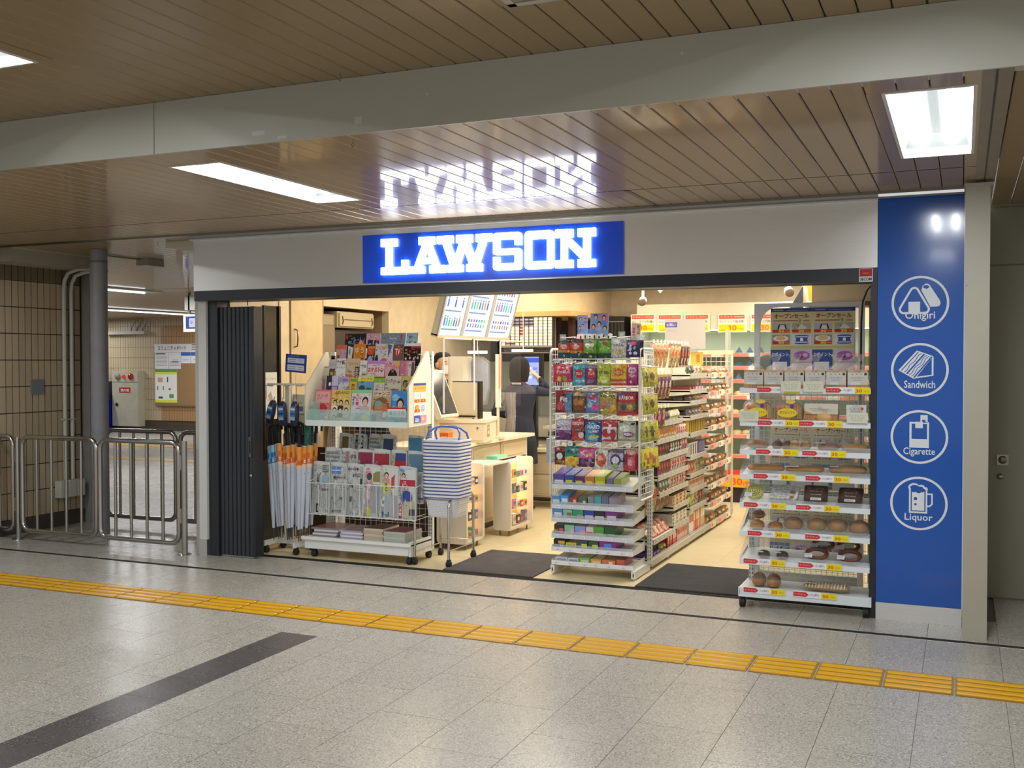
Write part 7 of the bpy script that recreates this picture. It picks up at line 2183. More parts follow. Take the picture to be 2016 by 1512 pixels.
for z, y0, n, c1, c2, c3, wd, tl in ((1.50, 7.52, 4, '#d8a06a', '#e6cda4', '#c86a2c', 'apricot hanging bag', 'top hooks, near aisle bay'), (1.50, 8.02, 3, '#c8b078', '#8c7a4c', '#d8642c', 'tan hanging bag', 'top hooks, near aisle bay'), (1.50, 8.34, 3, '#5a2c28', '#d8b8a8', '#c2705c', 'dark brown hanging bag', 'top hooks, near aisle bay'),
                                     (1.26, 7.52, 5, '#5c3c5c', '#c8923c', '#d8b8a8', 'plum and amber hanging bag', 'second hooks, near aisle bay'), (1.20, 7.56, 0, '', '', '', '', '')):
    if n:
        run(y0, y0 + n * .105, z, 'bag', n, .09, .19, .03, c1, c2, c3, wd, tilt=-8, where=tl)
run(7.52, 7.86, 1.03, 'bag', 3, .09, .16, .03, '#8c3a4c', '#3a2428', '#d88a9c', 'rose hanging bag', tilt=-8, where='third hooks, near aisle bay')
q = MB('semi')
for z in (1.695, 1.46, 1.2):
    for k in range(11):
        y = 7.55 + k * .105
        if z < 1.6 and k > 4:
            continue
        p = Vector((-2.44, y, z)) - gd.location
        if k == 0 and z > 1.6:
            hk = MB('semi').bar((0, 0, 0), (.325, 0, .006), .0028, '#dcd8cc').box(.322, .328, -.015, .015, -.008, .02, '#ece6d8').build('peg_hook', gd, True); hk.location = p
        else:
            inst(hk, gd, p)
# section 2
Z2 = [(.075, 'box', 7, .075, .19, .05), (.297, 'bag', 6, .085, .13, .035), (.452, 'box', 5, .1, .085, .06), (.583, 'bag', 7, .075, .115, .03), (.737, 'stick', 9, .05, .115, .03), (.93, 'stick', 9, .05, .13, .04), (1.08, 'bag', 5, .11, .07, .06), (1.205, 'bag', 4, .13, .06, .08), (1.30, 'flat', 5, .11, .035, .18), (1.435, 'bag', 5, .1, .08, .05)]
P2 = [[('#d8d4cc', '#b8b4ac', '#a8443c', 'white upright box'), ('#c8503c', '#a03a2c', '#e8c4a0', 'vermilion upright box'), ('#d89a6a', '#b87a4c', '#e8dcc8', 'salmon upright box'), ('#8cb48c', '#6c946c', '#e0e8d8', 'sage green upright box')],
      [('#b8c83a', '#5a7a2c', '#e8e4a8', 'lime bag'), ('#d0c4b0', '#8a7a64', '#a85a3c', 'beige bag'), ('#7a2c34', '#4a1c24', '#c8888c', 'wine red bag')],
      [('#d0b49c', '#b0947c', '#a8544c', 'pink beige box'), ('#c8a88c', '#a8886c', '#b86a5c', 'tan box')],
      [('#c86a4c', '#a84a3c', '#e0c4a8', 'coral bag'), ('#b8b48c', '#7a8a54', '#8c4a3c', 'khaki bag'), ('#8c9a54', '#5c6a34', '#d8d4a0', 'moss green bag')],
      [('#dcd8d0', '#a8a49c', '#3c3a38', 'black and white slim box'), ('#4a4a6c', '#34345a', '#8c8cb0', 'indigo slim box')],
      [('#c8a83c', '#8c7424', '#4a3a14', 'golden slim box'), ('#e0bc4c', '#a8842c', '#5a4418', 'yellow slim box')],
      [('#6c5c64', '#3c3034', '#b0a4ac', 'taupe foil bag'), ('#8c8488', '#5c5458', '#d0c8cc', 'silver grey foil bag'), ('#d8b04c', '#a8802c', '#b8503c', 'golden bag')],
      [('#5c3f30', '#3c281c', '#a88a6c', 'chocolate bag'), ('#c8a87c', '#98784c', '#e8d8b8', 'caramel bag')],
      [('#7a2a2c', '#5a1c1e', '#b8605c', 'dark red flat pack'), ('#c07a94', '#8a4a64', '#e8c0d0', 'pink flat pack'), ('#5c5a6c', '#8c8a9c', '#d8d4d8', 'grey flat pack')],
      [('#3f4a3a', '#2a3428', '#8c9a80', 'dark green bag'), ('#d8d4c8', '#c2a05c', '#b84a38', 'white and red bag'), ('#c8b83c', '#6c7a2c', '#e8e0b0', 'yellow green bag')]]
lvl = ['bottom', 'second', 'third', 'fourth', 'fifth', 'sixth', 'seventh', 'eighth', 'ninth', 'tenth', 'eleventh']
for i, (z, kd, n, w, h, d) in enumerate(Z2):
    gshelf(8.70, 9.30, z, .32)
    pal = P2[i]
    per = [n // len(pal) + (1 if k < n % len(pal) else 0) for k in range(len(pal))]
    y = 8.71
    for (c1, c2, c3, wd), m_ in zip(pal, per):
        y2 = y + .585 * m_ / n
        run(y, y2, z, kd, m_, w, h, d, c1, c2, c3, wd, where='%s shelf up, middle aisle bay' % lvl[i])
        y = y2
# section 3: bread in clear bags
def bread_bag(w, h, d, bc, kind=0, lab='#e6d8c8', seed=1):
    """a clear bag with something baked in it; w along x, foot at z=0, front towards -Y"""
    rr = random.Random(seed)
    q = MB('bread')
    if kind == 0:      # round buns
        n = 2
        for k in range(n):
            x = (k - (n - 1) / 2) * w * .42
            q.lathe([(0, .004), (w * .2, .006), (w * .23, h * .35), (w * .17, h * .62), (w * .07, h * .72), (0, h * .73)], [bc, '#c99a5c', bc, bc, bc, bc], 12, (x, 0, 0))
    elif kind == 1:    # loaf / long roll
        q.loft([[(x, d * .4 * s * math.cos(2 * PI * k / 10), h * .36 + h * .34 * s * math.sin(2 * PI * k / 10)) for k in range(10)] for x, s in ((-w * .45, .3), (-w * .38, .85), (-w * .15, 1), (0, .95), (w * .15, 1), (w * .38, .85), (w * .45, .3))], bc, caps=True, smooth=True)
    elif kind == 2:    # ring
        q.tube([(w * .33 * math.cos(t_), d * .33 * math.sin(t_) * 0 - .004, h * .42 + h * .26 * math.sin(t_)) for t_ in [2 * PI * k / 16 for k in range(16)]], h * .12, bc, 8, closed=True)
    elif kind == 3:    # flat pastry
        q.loft([[(a * w * .42 * math.cos(2 * PI * k / 14), a * d * .4 * math.sin(2 * PI * k / 14), z) for k in range(14)] for a, z in ((.7, .004), (1, h * .2), (.9, h * .42), (.5, h * .55), (.05, h * .58))], [c_ for c_ in (bc, bc, '#b9803f', bc, bc) for _ in range(14)][:56] if False else bc, caps=True, smooth=True)
    q2 = bag_mesh(w, h, d * 1.05, '#f2efe8', (), (), (), mat='film', nx=8, ny=7, seed=seed)
    n0 = len(q.v)
    q.mats.append('film')
    q.v += q2.v; q.f += [tuple(i + n0 for i in f) for f in q2.f]; q.c += q2.c; q.m += [len(q.mats) - 1] * len(q2.f); q.sm += q2.sm
    if lab:
        q.use('paper'); q.M = Fr(-w / 2, -d * .5 - .002, 0)
        q.rect(w * .28, w * .62, h * .3, h * .52, lab, 0).rect(w * .32, w * .5, h * .38, h * .42, '#b09a8a', .0004)
    return q


BRD = ['#c08a4c', '#a8703a', '#d0a060', '#8c5a30', '#b88050']
protos = [bread_bag(.2, .1, .1, BRD[k], k % 4 if k != 2 else 1, ('#e6d8c8', '#e8b8a8', '#ece6d4', '#e4c9b8', '#efe9dc')[k], k).build('bagged_bread') for k in range(5)]
BN = ['golden round buns', 'brown long roll', 'pale long roll', 'dark flat pastry', 'round amber buns']
usedp = [0] * 5
for i, z in enumerate((.06, .25, .415, .59, .78, .95, 1.10, 1.265, 1.43)):
    x1 = gshelf(9.335, 10.37, z, .33, col='#cfc8ba')
    s_ = bpy.data.objects[[o.name for o in gd.children][-1]]
    for k in range(3):
        y = 9.42 + k * .33
        q = MB('paper').box(x1 + .01, x1 + .012, y, y + .2, z - .035, z + .02, ('#e6cdb0', '#e2a79c', '#ece4d2')[(k + i) % 3]).box(x1 + .012, x1 + .0125, y + .02, y + .08, z - .02, z + .005, '#d0655a'); q.build('sale_strip', gd)
    for k in range(6):
        j = (i * 2 + k) % 5
        o = protos[j] if usedp[j] == 0 else protos[j].copy()
        if usedp[j]:
            COL.objects.link(o)
        usedp[j] += 1
        o.location = (x1 - .055, 9.43 + k * .172, z + .002)
        o.rotation_euler = (R(-14), 0, R(90 + rnd.uniform(-12, 12)))
        sc_ = .86
        o.scale = (sc_, sc_, sc_ * (1.0 if z < 1.3 else .9))
        tag(o, 'bag of %s, %s shelf up, far aisle bay, %s along' % (BN[j], lvl[i], ORD[k]), 'bread', 'bagged bread in the far bay of the aisle shelving')
# signs on top of the aisle shelving
q = MB('paper').box(-2.42, -2.06, 9.0, 9.006, 1.66, 1.92, '#b7ada4'); q.M = Fr(-2.42, 8.9995, 1.66); q.rect(.0, .11, .19, .235, '#5d5596', 0).text('お願い', .055, .212, .025, '#e4e0ee', .0004).rect(.02, .11, .15, .17, '#b0aaa6', 0)
tag(q.build('paper_card'), 'large pale grey card standing on top of the aisle shelving', 'sign')
q = MB('paper').box(-2.44, -2.19, 8.6, 8.606, 1.655, 1.72, '#e9cfc6'); q.M = Fr(-2.44, 8.5995, 1.655); q.rect(.0, .13, .01, .055, '#e09088', 0).rect(.145, .25, .01, .055, '#df6a58', 0).text('お買得', .065, .032, .03, '#f4e4e0', .0004)
tag(q.build('red_strip'), 'pink and red paper strip on top of the aisle shelving', 'sign')
q = MB('paper').box(-2.2, -2.09, 9.05, 9.055, 1.52, 1.63, '#d6ae4c'); q.M = Fr(-2.2, 9.0495, 1.52); q.rect(.05, .08, .02, .09, '#b87a30', 0)
tag(q.build('yellow_card'), 'small yellow card in front of the upper grid of the aisle shelving', 'card')

# ================================================================== bread rack by the blue pillar
br = thing('bread_rack', 'white wheeled rack of bread in front of the blue pillar panel', 'rack', (-.89, 6.7, 0))
for x, z in ((-1.262, 1.42), (-.522, 1.46)):
    upright(MB('semi'), x, 6.86, .07, z, '#d6d9d6', .03, .03).build('upright', br)
q = MB('semi').box(-1.29, -.495, 6.57, 6.585, .07, .128, '#dfe6ea').box(-1.275, -.51, 6.585, 6.9, .114, .122, '#d9dfe2').box(-1.29, -1.275, 6.585, 6.9, .07, .124, '#d9dfe0').box(-.51, -.495, 6.585, 6.9, .07, .124, '#d0d6d8')
q.box(-.5053, -.5047, 6.5694, 6.57, .085, .115, '#666').box(-1.282, -1.279, 6.5694, 6.57, .085, .115, '#777')
q.build('base', br)
for x, y in ((-1.268, 6.60), (-.527, 6.60), (-1.268, 6.87), (-.527, 6.87)):
    castor(x, y, br, .031)
q = MB('semi'); wires(q, (-1.255, 6.892, .15), (.73, 0, 0), (0, 0, 1.2), 22, 24, .0014, '#cdd1cf'); q.build('wire_back', br)
BS = [(1.381, -1.285, .0), (1.176, -1.283, .0), (.995, -1.283, .015), (.842, -1.283, .04), (.661, -1.283, .04), (.483, -1.283, .04), (.306, -1.283, .04)]
STRIP = {1.381: (-1.175, -.762), 1.176: (-1.17, -.92), .995: (-1.18, -.90), .842: (-1.195, -.88), .661: (-1.255, -.935), .483: (-1.23, -.88), .306: (-1.255, -.92), .124: (-1.255, -.95)}


def strip(x, z, parent, y=6.563):
    q = MB('paper'); q.box(x, x + .255, y, y + .002, z - .027, z + .012, '#eceef2')
    q.M = Fr(x, y - .0005, z - .0275)
    q.poly([(.0, .006), (.075, .006), (.092, .02), (.075, .034), (0, .034)], .0002, '#d63a3c')
    q.text('オープンセール', .04, .02, .011, '#f6dcd8', .0004, w=.066)
    q.text('パン(各種)', .125, .02, .016, '#2f3a78', .0002, w=.055, bold=.01)
    q.rect(.166, .255, .0, .039, '#ecdc2c', .0001)
    q.text('30', .19, .018, .02, '#df5a1a', .0003, w=.036, bold=.03)
    q.text('円引', .232, .016, .010, '#df5a1a', .0003, w=.026)
    return q.build('price_strip', parent)


for (z, x0, rise) in BS:
    q = MB('semi')
    y1 = 6.86
    q.add([(x0, 6.575, z - .008), (-.505, 6.575, z - .008), (-.505, y1, z - .008 + rise), (x0, y1, z - .008 + rise)], [(0, 1, 2, 3)], '#d3d9da', False)
    q.box(x0, -.505, 6.568, 6.575, z - .03, z + .002, '#e3eaf0')
    for x in (x0, -.509):
        q.add([(x, 6.575, z - .03), (x, 6.575, z + .004), (x, y1, z + .01 + rise), (x, y1, z - .03 + rise)], [(0, 1, 2, 3)], '#dfe3e2', False)
    s_ = q.build('shelf', br)
    if z < 1:
        q = MB('glasst')
        q.add([(x0, 6.577, z - .004), (-.505, 6.577, z - .004), (-.505, 6.577, z + .03), (x0, 6.577, z + .03)], [(0, 1, 2, 3)], '#e6eef0', False)
        for x in (x0 + .002, -.508):
            q.add([(x, 6.577, z), (x, 6.577, z + .03), (x, y1 - .02, z + rise + .10), (x, y1, z + rise)], [(0, 1, 2, 3)], '#eef3f2', False)
        q.add([(x0, y1 - .005, z + rise), (-.505, y1 - .005, z + rise), (-.505, y1 - .005, z + rise + .10), (x0, y1 - .005, z + rise + .10)], [(0, 1, 2, 3)], '#dfe8e6', False)
        q.build('clear_tray', s_)
    for x in STRIP[z]:
        strip(x, z, s_)
for x in STRIP[.124]:
    strip(x, .124, br, 6.566)
# cream shelf cards
def card(x, z, label):
    q = MB('paper'); q.box(x, x + .12, 6.553, 6.555, z - .022, z + .042, '#d9d9c4'); q.M = Fr(x, 6.5525, z - .022)
    q.text('ちょうどいい', .06, .046, .009, '#8a98a0', .0002, w=.09).text('ふくらむ', .06, .032, .009, '#8a98a0', .0002, w=.08).text('もちもち', .06, .018, .008, '#98a4aa', .0002, w=.06)
    tag(q.build('shelf_card'), label, 'card')


card(-1.03, 1.385, 'cream card in the middle of the top bread shelf, the left one')
card(-.895, 1.385, 'cream card in the middle of the top bread shelf, the right one')
card(-1.285, 1.20, 'cream card at the left end of the second bread shelf')
card(-.64, 1.20, 'cream card at the right end of the second bread shelf')


def film_part(root, rings, name='wrapper', mat='film', col='#f4f2ee'):
    q = MB(mat); q.loft(rings, col, smooth=True); return q.build(name, root, True)


# sandwich loaves, top shelf
def loaf(dot):
    r_ = thing('sandwich_loaf', '', 'bread', group='sliced loaves on the top bread shelf')
    q = MB('bread'); q.rbox(-.058, .058, 0, .10, .004, .118, .012, '#d9b384', axis='y'); q.build('loaf', r_, True)
    q = MB('bread'); q.box(-.056, .056, -.001, 0, .006, .03, '#c99560')
    for k in range(5):
        q.box(-.05 + k * .022, -.047 + k * .022, -.0014, -.001, .006, .03, '#b37d4c')
    q.build('crust', r_, True)
    q = MB('paper'); q.box(-.0585, .0585, -.003, -.0015, .028, .104, '#cdccc4'); q.M = Fr(-.058, -.0034, .028)
    q.ell(.103, .066, .0085, .0085, dot, .0003, 12)
    for u in (.025, .05, .075):
        q.rect(u, u + .006, .062, .068, '#7d7b78', .0003)
    q.text('ふわもち食パン', .058, .044, .010, '#6d6b6a', .0003, w=.08)
    q.rect(.03, .085, .028, .031, '#9d9b98', .0003).rect(.02, .07, .0, .014, '#dfdfdc', .0003)
    q.build('label', r_, True)
    film_part(r_, [[(a * math.cos(2 * PI * k / 14) * (1 + .12 * math.sin(5 * k)), .05 + b_ * math.sin(2 * PI * k / 14), z) for k in range(14)] for a, b_, z in ((.062, .056, .10), (.062, .054, .118), (.045, .034, .140), (.014, .012, .158), (.012, .01, .165), (.034, .016, .20), (.04, .012, .215))], mat='film2')
    return r_


dots = ['#3c3a4c', '#4a4a68', '#2c2a30', '#2f4a3c', '#2c5a40', '#1f4a34']
lp = loaf(dots[0])
for k in range(6):
    lab = ('leftmost', 'second', 'third', 'fourth', 'fifth', 'rightmost')[k] + ' white labelled loaf in a knotted bag on the top bread shelf'
    o = lp if k == 0 else loaf(dots[k])
    o['label'] = lab
    o.location = (-1.205 + k * .1245, 6.60, 1.378)
    o.rotation_euler = (0, 0, R((3, -4, 2, 5, -3, 4)[k]))


# soft loaves, second shelf
def soft(k):
    r_ = thing('soft_loaf', '', 'bread', group='large loaves on the second bread shelf')
    q = MB('bread'); q.loft([[(.088 * s * math.cos(2 * PI * j / 18), .055 + .055 * s * math.sin(2 * PI * j / 18), z) for j in range(18)] for z, s in ((.004, .92), (.02, 1.0), (.075, 1.02), (.10, .92), (.115, .7), (.12, .3))], '#e0b878', caps=True, smooth=True)
    for j in range(4):
        x = -.06 + j * .04
        q.tube([(x, -.004, .015), (x + .004, -.008, .06), (x, .01, .105)], .005, '#cf9e5c', 5)
    q.build('loaf', r_, True)
    q = MB('cover'); q.M = Fr(0, -.012, .056)
    q.ell(0, 0, .062, .030, '#e8cf20', 0, 18).ell(0, 0, .058, .026, '#ecd62c', .0003, 18)
    q.text('ダブルソフト', 0, .002, .02, '#c02a1e', .0006, w=.095, bold=.03)
    q.ell(.03, .042, .012, .012, '#4a3a90', .0006, 10).ell(.05, .044, .008, .008, '#d0554a', .0006, 10)
    q.rect(-.07, -.02, .03, .042, '#d8708a', .0004).rect(.02, .085, -.05, -.036, '#c8282a', .0004)
    q.ell(.02, .07, .03, .014, '#e8c860', .0006, 12)
    q.build('label', r_, True)
    film_part(r_, [[(a * math.cos(2 * PI * j / 16) * (1 + .08 * math.sin(4 * j + k)), .055 + b_ * math.sin(2 * PI * j / 16), z) for j in range(16)] for a, b_, z in ((.095, .066, .004), (.097, .068, .08), (.085, .055, .118), (.04, .03, .145), (.03, .014, .165), (.06, .012, .19))], mat='film2')
    return r_


for k, x in enumerate((-1.185, -1.0)):
    o = soft(k); o.location = (x, 6.63, 1.173); o.rotation_euler = (0, 0, R((4, -3)[k]))
    o['label'] = ('left', 'right')[k] + ' soft loaf with a yellow oval label on the second bread shelf'
r_ = thing('paper_banded_loaf', 'brown loaf under a cream paper band on the second bread shelf', 'bread', (-.80, 6.63, 1.173))
q = MB('bread'); q.rbox(-.893, -.70, 6.62, 6.72, 1.178, 1.265, .02, '#c08f58', axis='y'); q.loft([[(-.78 + .05 * s * math.cos(2 * PI * j / 12), 6.615 + .02 * s * math.sin(2 * PI * j / 12), 1.18 + z) for j in range(12)] for z, s in ((0, .8), (.02, 1), (.04, .9), (.05, .4))], '#d8a868', caps=True, smooth=True); q.build('loaf', r_)
q = MB('paper'); q.box(-.896, -.697, 6.612, 6.62, 1.225, 1.29, '#d6cfbc'); q.M = Fr(-.896, 6.611, 1.225); q.rect(.03, .15, .03, .034, '#a59d8c', 0).rect(.05, .17, .02, .023, '#b5ad9c', 0).poly([(0, 0), (.05, 0), (.0, .02)], .0003, '#c08f58'); q.build('label', r_)
q = bag_mesh(.23, .15, .1, '#f2f2ee', mat='film2', seed=5); q.v = [(a - .79, b + 6.66, c + 1.176) for a, b, c in q.v]; q.build('wrapper', r_)
r_ = thing('white_label_loaf', 'loaf with a white label and red dot, right end of the second bread shelf', 'bread', (-.59, 6.63, 1.173))
q = MB('bread'); q.rbox(-.648, -.535, 6.63, 6.72, 1.178, 1.28, .014, '#d9c49c', axis='y'); q.build('loaf', r_)
q = MB('paper'); q.box(-.65, -.533, 6.622, 6.63, 1.20, 1.285, '#dcdad0'); q.M = Fr(-.65, 6.6215, 1.20); q.ell(.092, .062, .009, .009, '#c8562c', .0003, 10)
for u in (.02, .045, .068):
    q.rect(u, u + .005, .058, .064, '#8a8884', .0003)
q.text('ふわもち食パン', .055, .042, .009, '#7c7a76', .0003, w=.07); q.build('label', r_)
q = bag_mesh(.14, .16, .12, '#f4f4f0', mat='film2', seed=9); q.v = [(a - .59, b + 6.67, c + 1.176) for a, b, c in q.v]; q.build('wrapper', r_)


def wrapped(name, w, h, d, x, z, rise, label, baked, rz=0, lab=None, mat='film', y=6.585, group=None):
    """a thing: baked part(s) and the clear wrapper, lying on a sloped shelf"""
    r_ = thing(name, label, 'bread', group=group)
    baked(r_, w, h, d)
    q = bag_mesh(d * 1.02 if False else w, d, h, '#f3f1ea', mat=mat, nx=9, ny=8, seed=int(abs(x) * 1000))
    q.v = [(a, c, -b + h / 2) for a, b, c in q.v]       # laid flat
    q.build('wrapper', r_, True)
    if lab:
        q = MB('paper'); q.box(-w * .42, -w * .42 + lab[0], .02, .02 + lab[1], h * .86, h * .87, '#e4e4e6')
        for k in range(3):
            q.box(-w * .40, -w * .42 + lab[0] * .8, .026 + k * .01, .030 + k * .01, h * .87, h * .872, '#9a9aa0')
        q.build('sticker', r_, True)
    r_.location = (x, y, z)
    r_.rotation_euler = (math.atan2(rise, .285), 0, R(rz))
    return r_


def bun(col, top, n=1, dark=None):
    def f(r_, w, h, d):
        for k in range(n):
            q = MB('bread')
            cx = (k - (n - 1) / 2) * w * .46
            rx = w * (.42 if n == 1 else .22)
            q.loft([[(cx + rx * s * math.cos(2 * PI * j / 14), d * .5 + d * .36 * s * math.sin(2 * PI * j / 14), z * h) for j in range(14)] for z, s in ((.06, .8), (.25, 1), (.55, .96), (.78, .7), (.9, .3))], [c_ for c_ in (col, col, top, dark or top) for _ in range(14)], caps=False, smooth=True)
            q.poly([(cx + rx * .3 * math.cos(2 * PI * j / 10), d * .5 + d * .11 * math.sin(2 * PI * j / 10)) for j in range(10)], .9 * h, dark or top)
            q.build('bun', r_, True)
    return f


def roll(col, stripes=0, sc='#efe6d4'):
    def f(r_, w, h, d):
        q = MB('bread')
        q.loft([[(x * w, d * .45 + d * .3 * s * math.cos(2 * PI * j / 12), h * .45 + h * .38 * s * math.sin(2 * PI * j / 12)) for j in range(12)] for x, s in ((-.46, .25), (-.42, .7), (-.3, .95), (0, 1), (.3, .95), (.42, .7), (.46, .25))], col, caps=True, smooth=True)
        q.build('roll', r_, True)
        if stripes:
            q = MB('bread')
            for k in range(stripes):
                x = (-.38 + .76 * k / (stripes - 1)) * w
                q.tube([(x, d * .45 + d * .31 * math.cos(a), h * .45 + h * .40 * math.sin(a)) for a in [PI * j / 7 for j in range(0, 8)]], .0035, sc, 5)
            q.build('icing', r_, True)
    return f


def ring(col):
    def f(r_, w, h, d):
        q = MB('bread'); q.tube([(w * .36 * math.cos(t_), d * .5 + d * .3 * math.sin(t_), h * .45) for t_ in [2 * PI * k / 18 for k in range(18)]], h * .36, col, 8, closed=True); q.build('ring', r_, True)
    return f


def spiral(r_, w, h, d):
    q = MB('bread'); q.lathe([(0, 0), (w * .4, 0), (w * .42, h * .4), (w * .38, h * .7), (0, h * .72)], '#d8cf7c', 18, (0, d * .5, 0))
    pts = [(w * .37 * (1 - k / 44) * math.cos(k * .5), d * .5 + w * .37 * (1 - k / 44) * math.sin(k * .5), h * .73) for k in range(42)]
    q.tube(pts, .0035, '#a8a03a', 4); q.build('swirl_bun', r_, True)


def printed(bg, tx, tc, spots):
    def f(r_, w, h, d):
        q = MB('foil'); q.rbox(-w * .44, w * .44, d * .08, d * .92, h * .15, h * .75, .012, bg)
        q.use('cover'); zt = h * .7503
        for (u, v, ru, rv, c) in spots:
            q.poly([(-w * .44 + w * .88 * u + ru * w * math.cos(2 * PI * j / 10), d * v + rv * d * math.sin(2 * PI * j / 10)) for j in range(10)], zt + .0004, c)
        q.text(tx, 0, d * .62, d * .1, tc, zt + .0008, w=w * .5)
        q.text('TOP GRADE', 0, d * .44, d * .06, tc, zt + .0008, w=w * .4)
        q.rect(-w * .2, w * .2, d * .14, d * .28, '#e2e0dc', zt + .0006).rect(-w * .16, w * .1, d * .18, d * .21, '#9a948c', zt + .0009)
        q.build('printed_pack', r_, True)
    return f


D = .2
wrapped('pastry', .16, .06, .19, -1.175, .995, .015, 'brown pastry in a clear bag at the left of the third bread shelf', bun('#a8703a', '#8a5428', 1), 8)
wrapped('pastry', .13, .06, .19, -1.045, .995, .015, 'dark brown twin buns second on the third bread shelf', bun('#8a5a34', '#6a3f20', 2), -4)
wrapped('pastry', .15, .06, .19, -.915, .995, .015, 'golden pastry third on the third bread shelf', bun('#c89a58', '#a8743a', 2, '#d9b070'), 10)
wrapped('pastry', .16, .06, .19, -.765, .995, .015, 'sugared round bun in a white topped bag on the third bread shelf', bun('#a87a4a', '#8a5a34', 1), -3, (.06, .03), 'film2')
wrapped('pastry', .17, .05, .19, -.60, .995, .015, 'flat custard pastry at the right of the third bread shelf', roll('#c08a44'), 2)
wrapped('long_roll', .25, .06, .16, -1.14, .842, .04, 'long golden roll at the left of the fourth bread shelf', roll('#b07838'), -3, None, 'film', 6.60)
wrapped('long_roll', .25, .06, .16, -.895, .842, .04, 'long golden roll in the middle of the fourth bread shelf', roll('#b58040'), 3, (.07, .03), 'film', 6.60)
wrapped('long_roll', .24, .07, .17, -.645, .842, .04, 'broad roll in a maroon printed bag at the right of the fourth bread shelf', roll('#b8823f'), -2, (.05, .02), 'film2', 6.60)
r_ = wrapped('swirl_bread', .13, .05, .14, -1.20, .661, .04, 'pale yellow swirl bread at the left of the fifth bread shelf', spiral, 0, (.045, .03), 'film', 6.60); r_.rotation_euler = (R(52), 0, 0)
r_ = wrapped('white_bread_pack', .19, .045, .16, -1.02, .661, .04, 'white printed bread pack on the fifth bread shelf', printed('#dcdedf', 'もち食感', '#7a8088', ((.8, .5, .1, .1, '#9a6a44'), (.8, .2, .08, .1, '#a8764c'))), -4, None, 'film', 6.60); r_.rotation_euler = (R(34), 0, R(-4))
r_ = wrapped('brown_bread_pack', .16, .04, .15, -.825, .661, .04, 'dark brown printed bread pack, the left of two on the fifth bread shelf', printed('#4a2c20', 'クルミブレッド', '#e4d8c8', ((.2, .8, .08, .05, '#6a4630'), (.75, .75, .1, .05, '#6a4630'))), 3, None, 'film', 6.60); r_.rotation_euler = (R(44), 0, R(3))
r_ = wrapped('brown_bread_pack', .16, .04, .15, -.625, .661, .04, 'dark brown printed bread pack, the right of two on the fifth bread shelf', printed('#4a2c20', 'クルミブレッド', '#e4d8c8', ((.3, .8, .08, .05, '#6a4630'), (.7, .7, .1, .05, '#6a4630'))), -2, None, 'film', 6.60); r_.rotation_euler = (R(40), 0, R(-2))
wrapped('round_bun', .11, .06, .13, -1.19, .483, .04, 'glazed bun at the lower left of the sixth bread shelf', bun('#c89a5c', '#a8682c', 1, '#b8783a'), 0, None, 'film', 6.60)
wrapped('round_bun', .10, .05, .13, -1.185, .545, .04, 'glazed bun lying on another at the left of the sixth bread shelf', bun('#b88a4c', '#a06028', 1), 6, None, 'film', 6.66)
wrapped('round_bun', .11, .055, .13, -1.08, .483, .04, 'glazed bun on its own, second on the sixth bread shelf', bun('#d0a468', '#a8682c', 1, '#b8783a'), -5, None, 'film', 6.60)
for k, (x, l) in enumerate(((-.955, 'first curved pastry in a clear bag on the sixth bread shelf'), (-.83, 'second curved pastry in a clear bag on the sixth bread shelf'), (-.695, 'third curved pastry in a clear bag on the sixth bread shelf'), (-.585, 'fourth curved pastry in a clear bag, at the right of the sixth bread shelf'))):
    r_ = wrapped('curved_pastry', .145, .06, .17, x, .483, .04, l, bun('#b8894c', '#a87838', 1, '#c09050'), (8, -6, 5, -8)[k], None, 'film2', 6.59); r_.rotation_euler = (R(24), 0, R((8, -6, 5, -8)[k]))
wrapped('dark_bun', .09, .05, .11, -1.14, .306, .04, 'small dark bun, the left of two on the seventh bread shelf', bun('#6a4630', '#3a241a', 1), 5, (.035, .02), 'film', 6.60)
wrapped('dark_bun', .09, .05, .11, -1.035, .306, .04, 'small dark bun, the right of two on the seventh bread shelf', bun('#5c3c2a', '#33201a', 1), -5, (.035, .02), 'film', 6.60)
for k, (x, y, z, l) in enumerate(((-.82, 6.60, .306, 'brown ring bread in front on the left of the seventh bread shelf'), (-.63, 6.60, .306, 'brown ring bread in front at the right of the seventh bread shelf'), (-.80, 6.69, .352, 'brown ring bread at the back on the left of the seventh bread shelf'), (-.64, 6.69, .352, 'brown ring bread at the back on the right of the seventh bread shelf'))):
    r_ = wrapped('ring_bread', .165, .036, .14, x, z, .04, l, ring('#7a3a1e'), (3, -4, -6, 5)[k], (.045, .035), 'film', y); r_.rotation_euler = (R(34), 0, R((3, -4, -6, 5)[k]))
r_ = wrapped('large_bread', .20, .09, .17, -1.14, .126, 0, 'large brown bread in a bag at the left of the lowest bread shelf', bun('#b88048', '#7f4c24', 2, '#9a6030'), -4, None, 'film2', 6.60)
r_ = wrapped('striped_bread', .30, .06, .15, -.77, .126, 0, 'long bread with white icing stripes on the lowest bread shelf', roll('#c09a68', 13), -3, (.07, .02), 'film', 6.60)

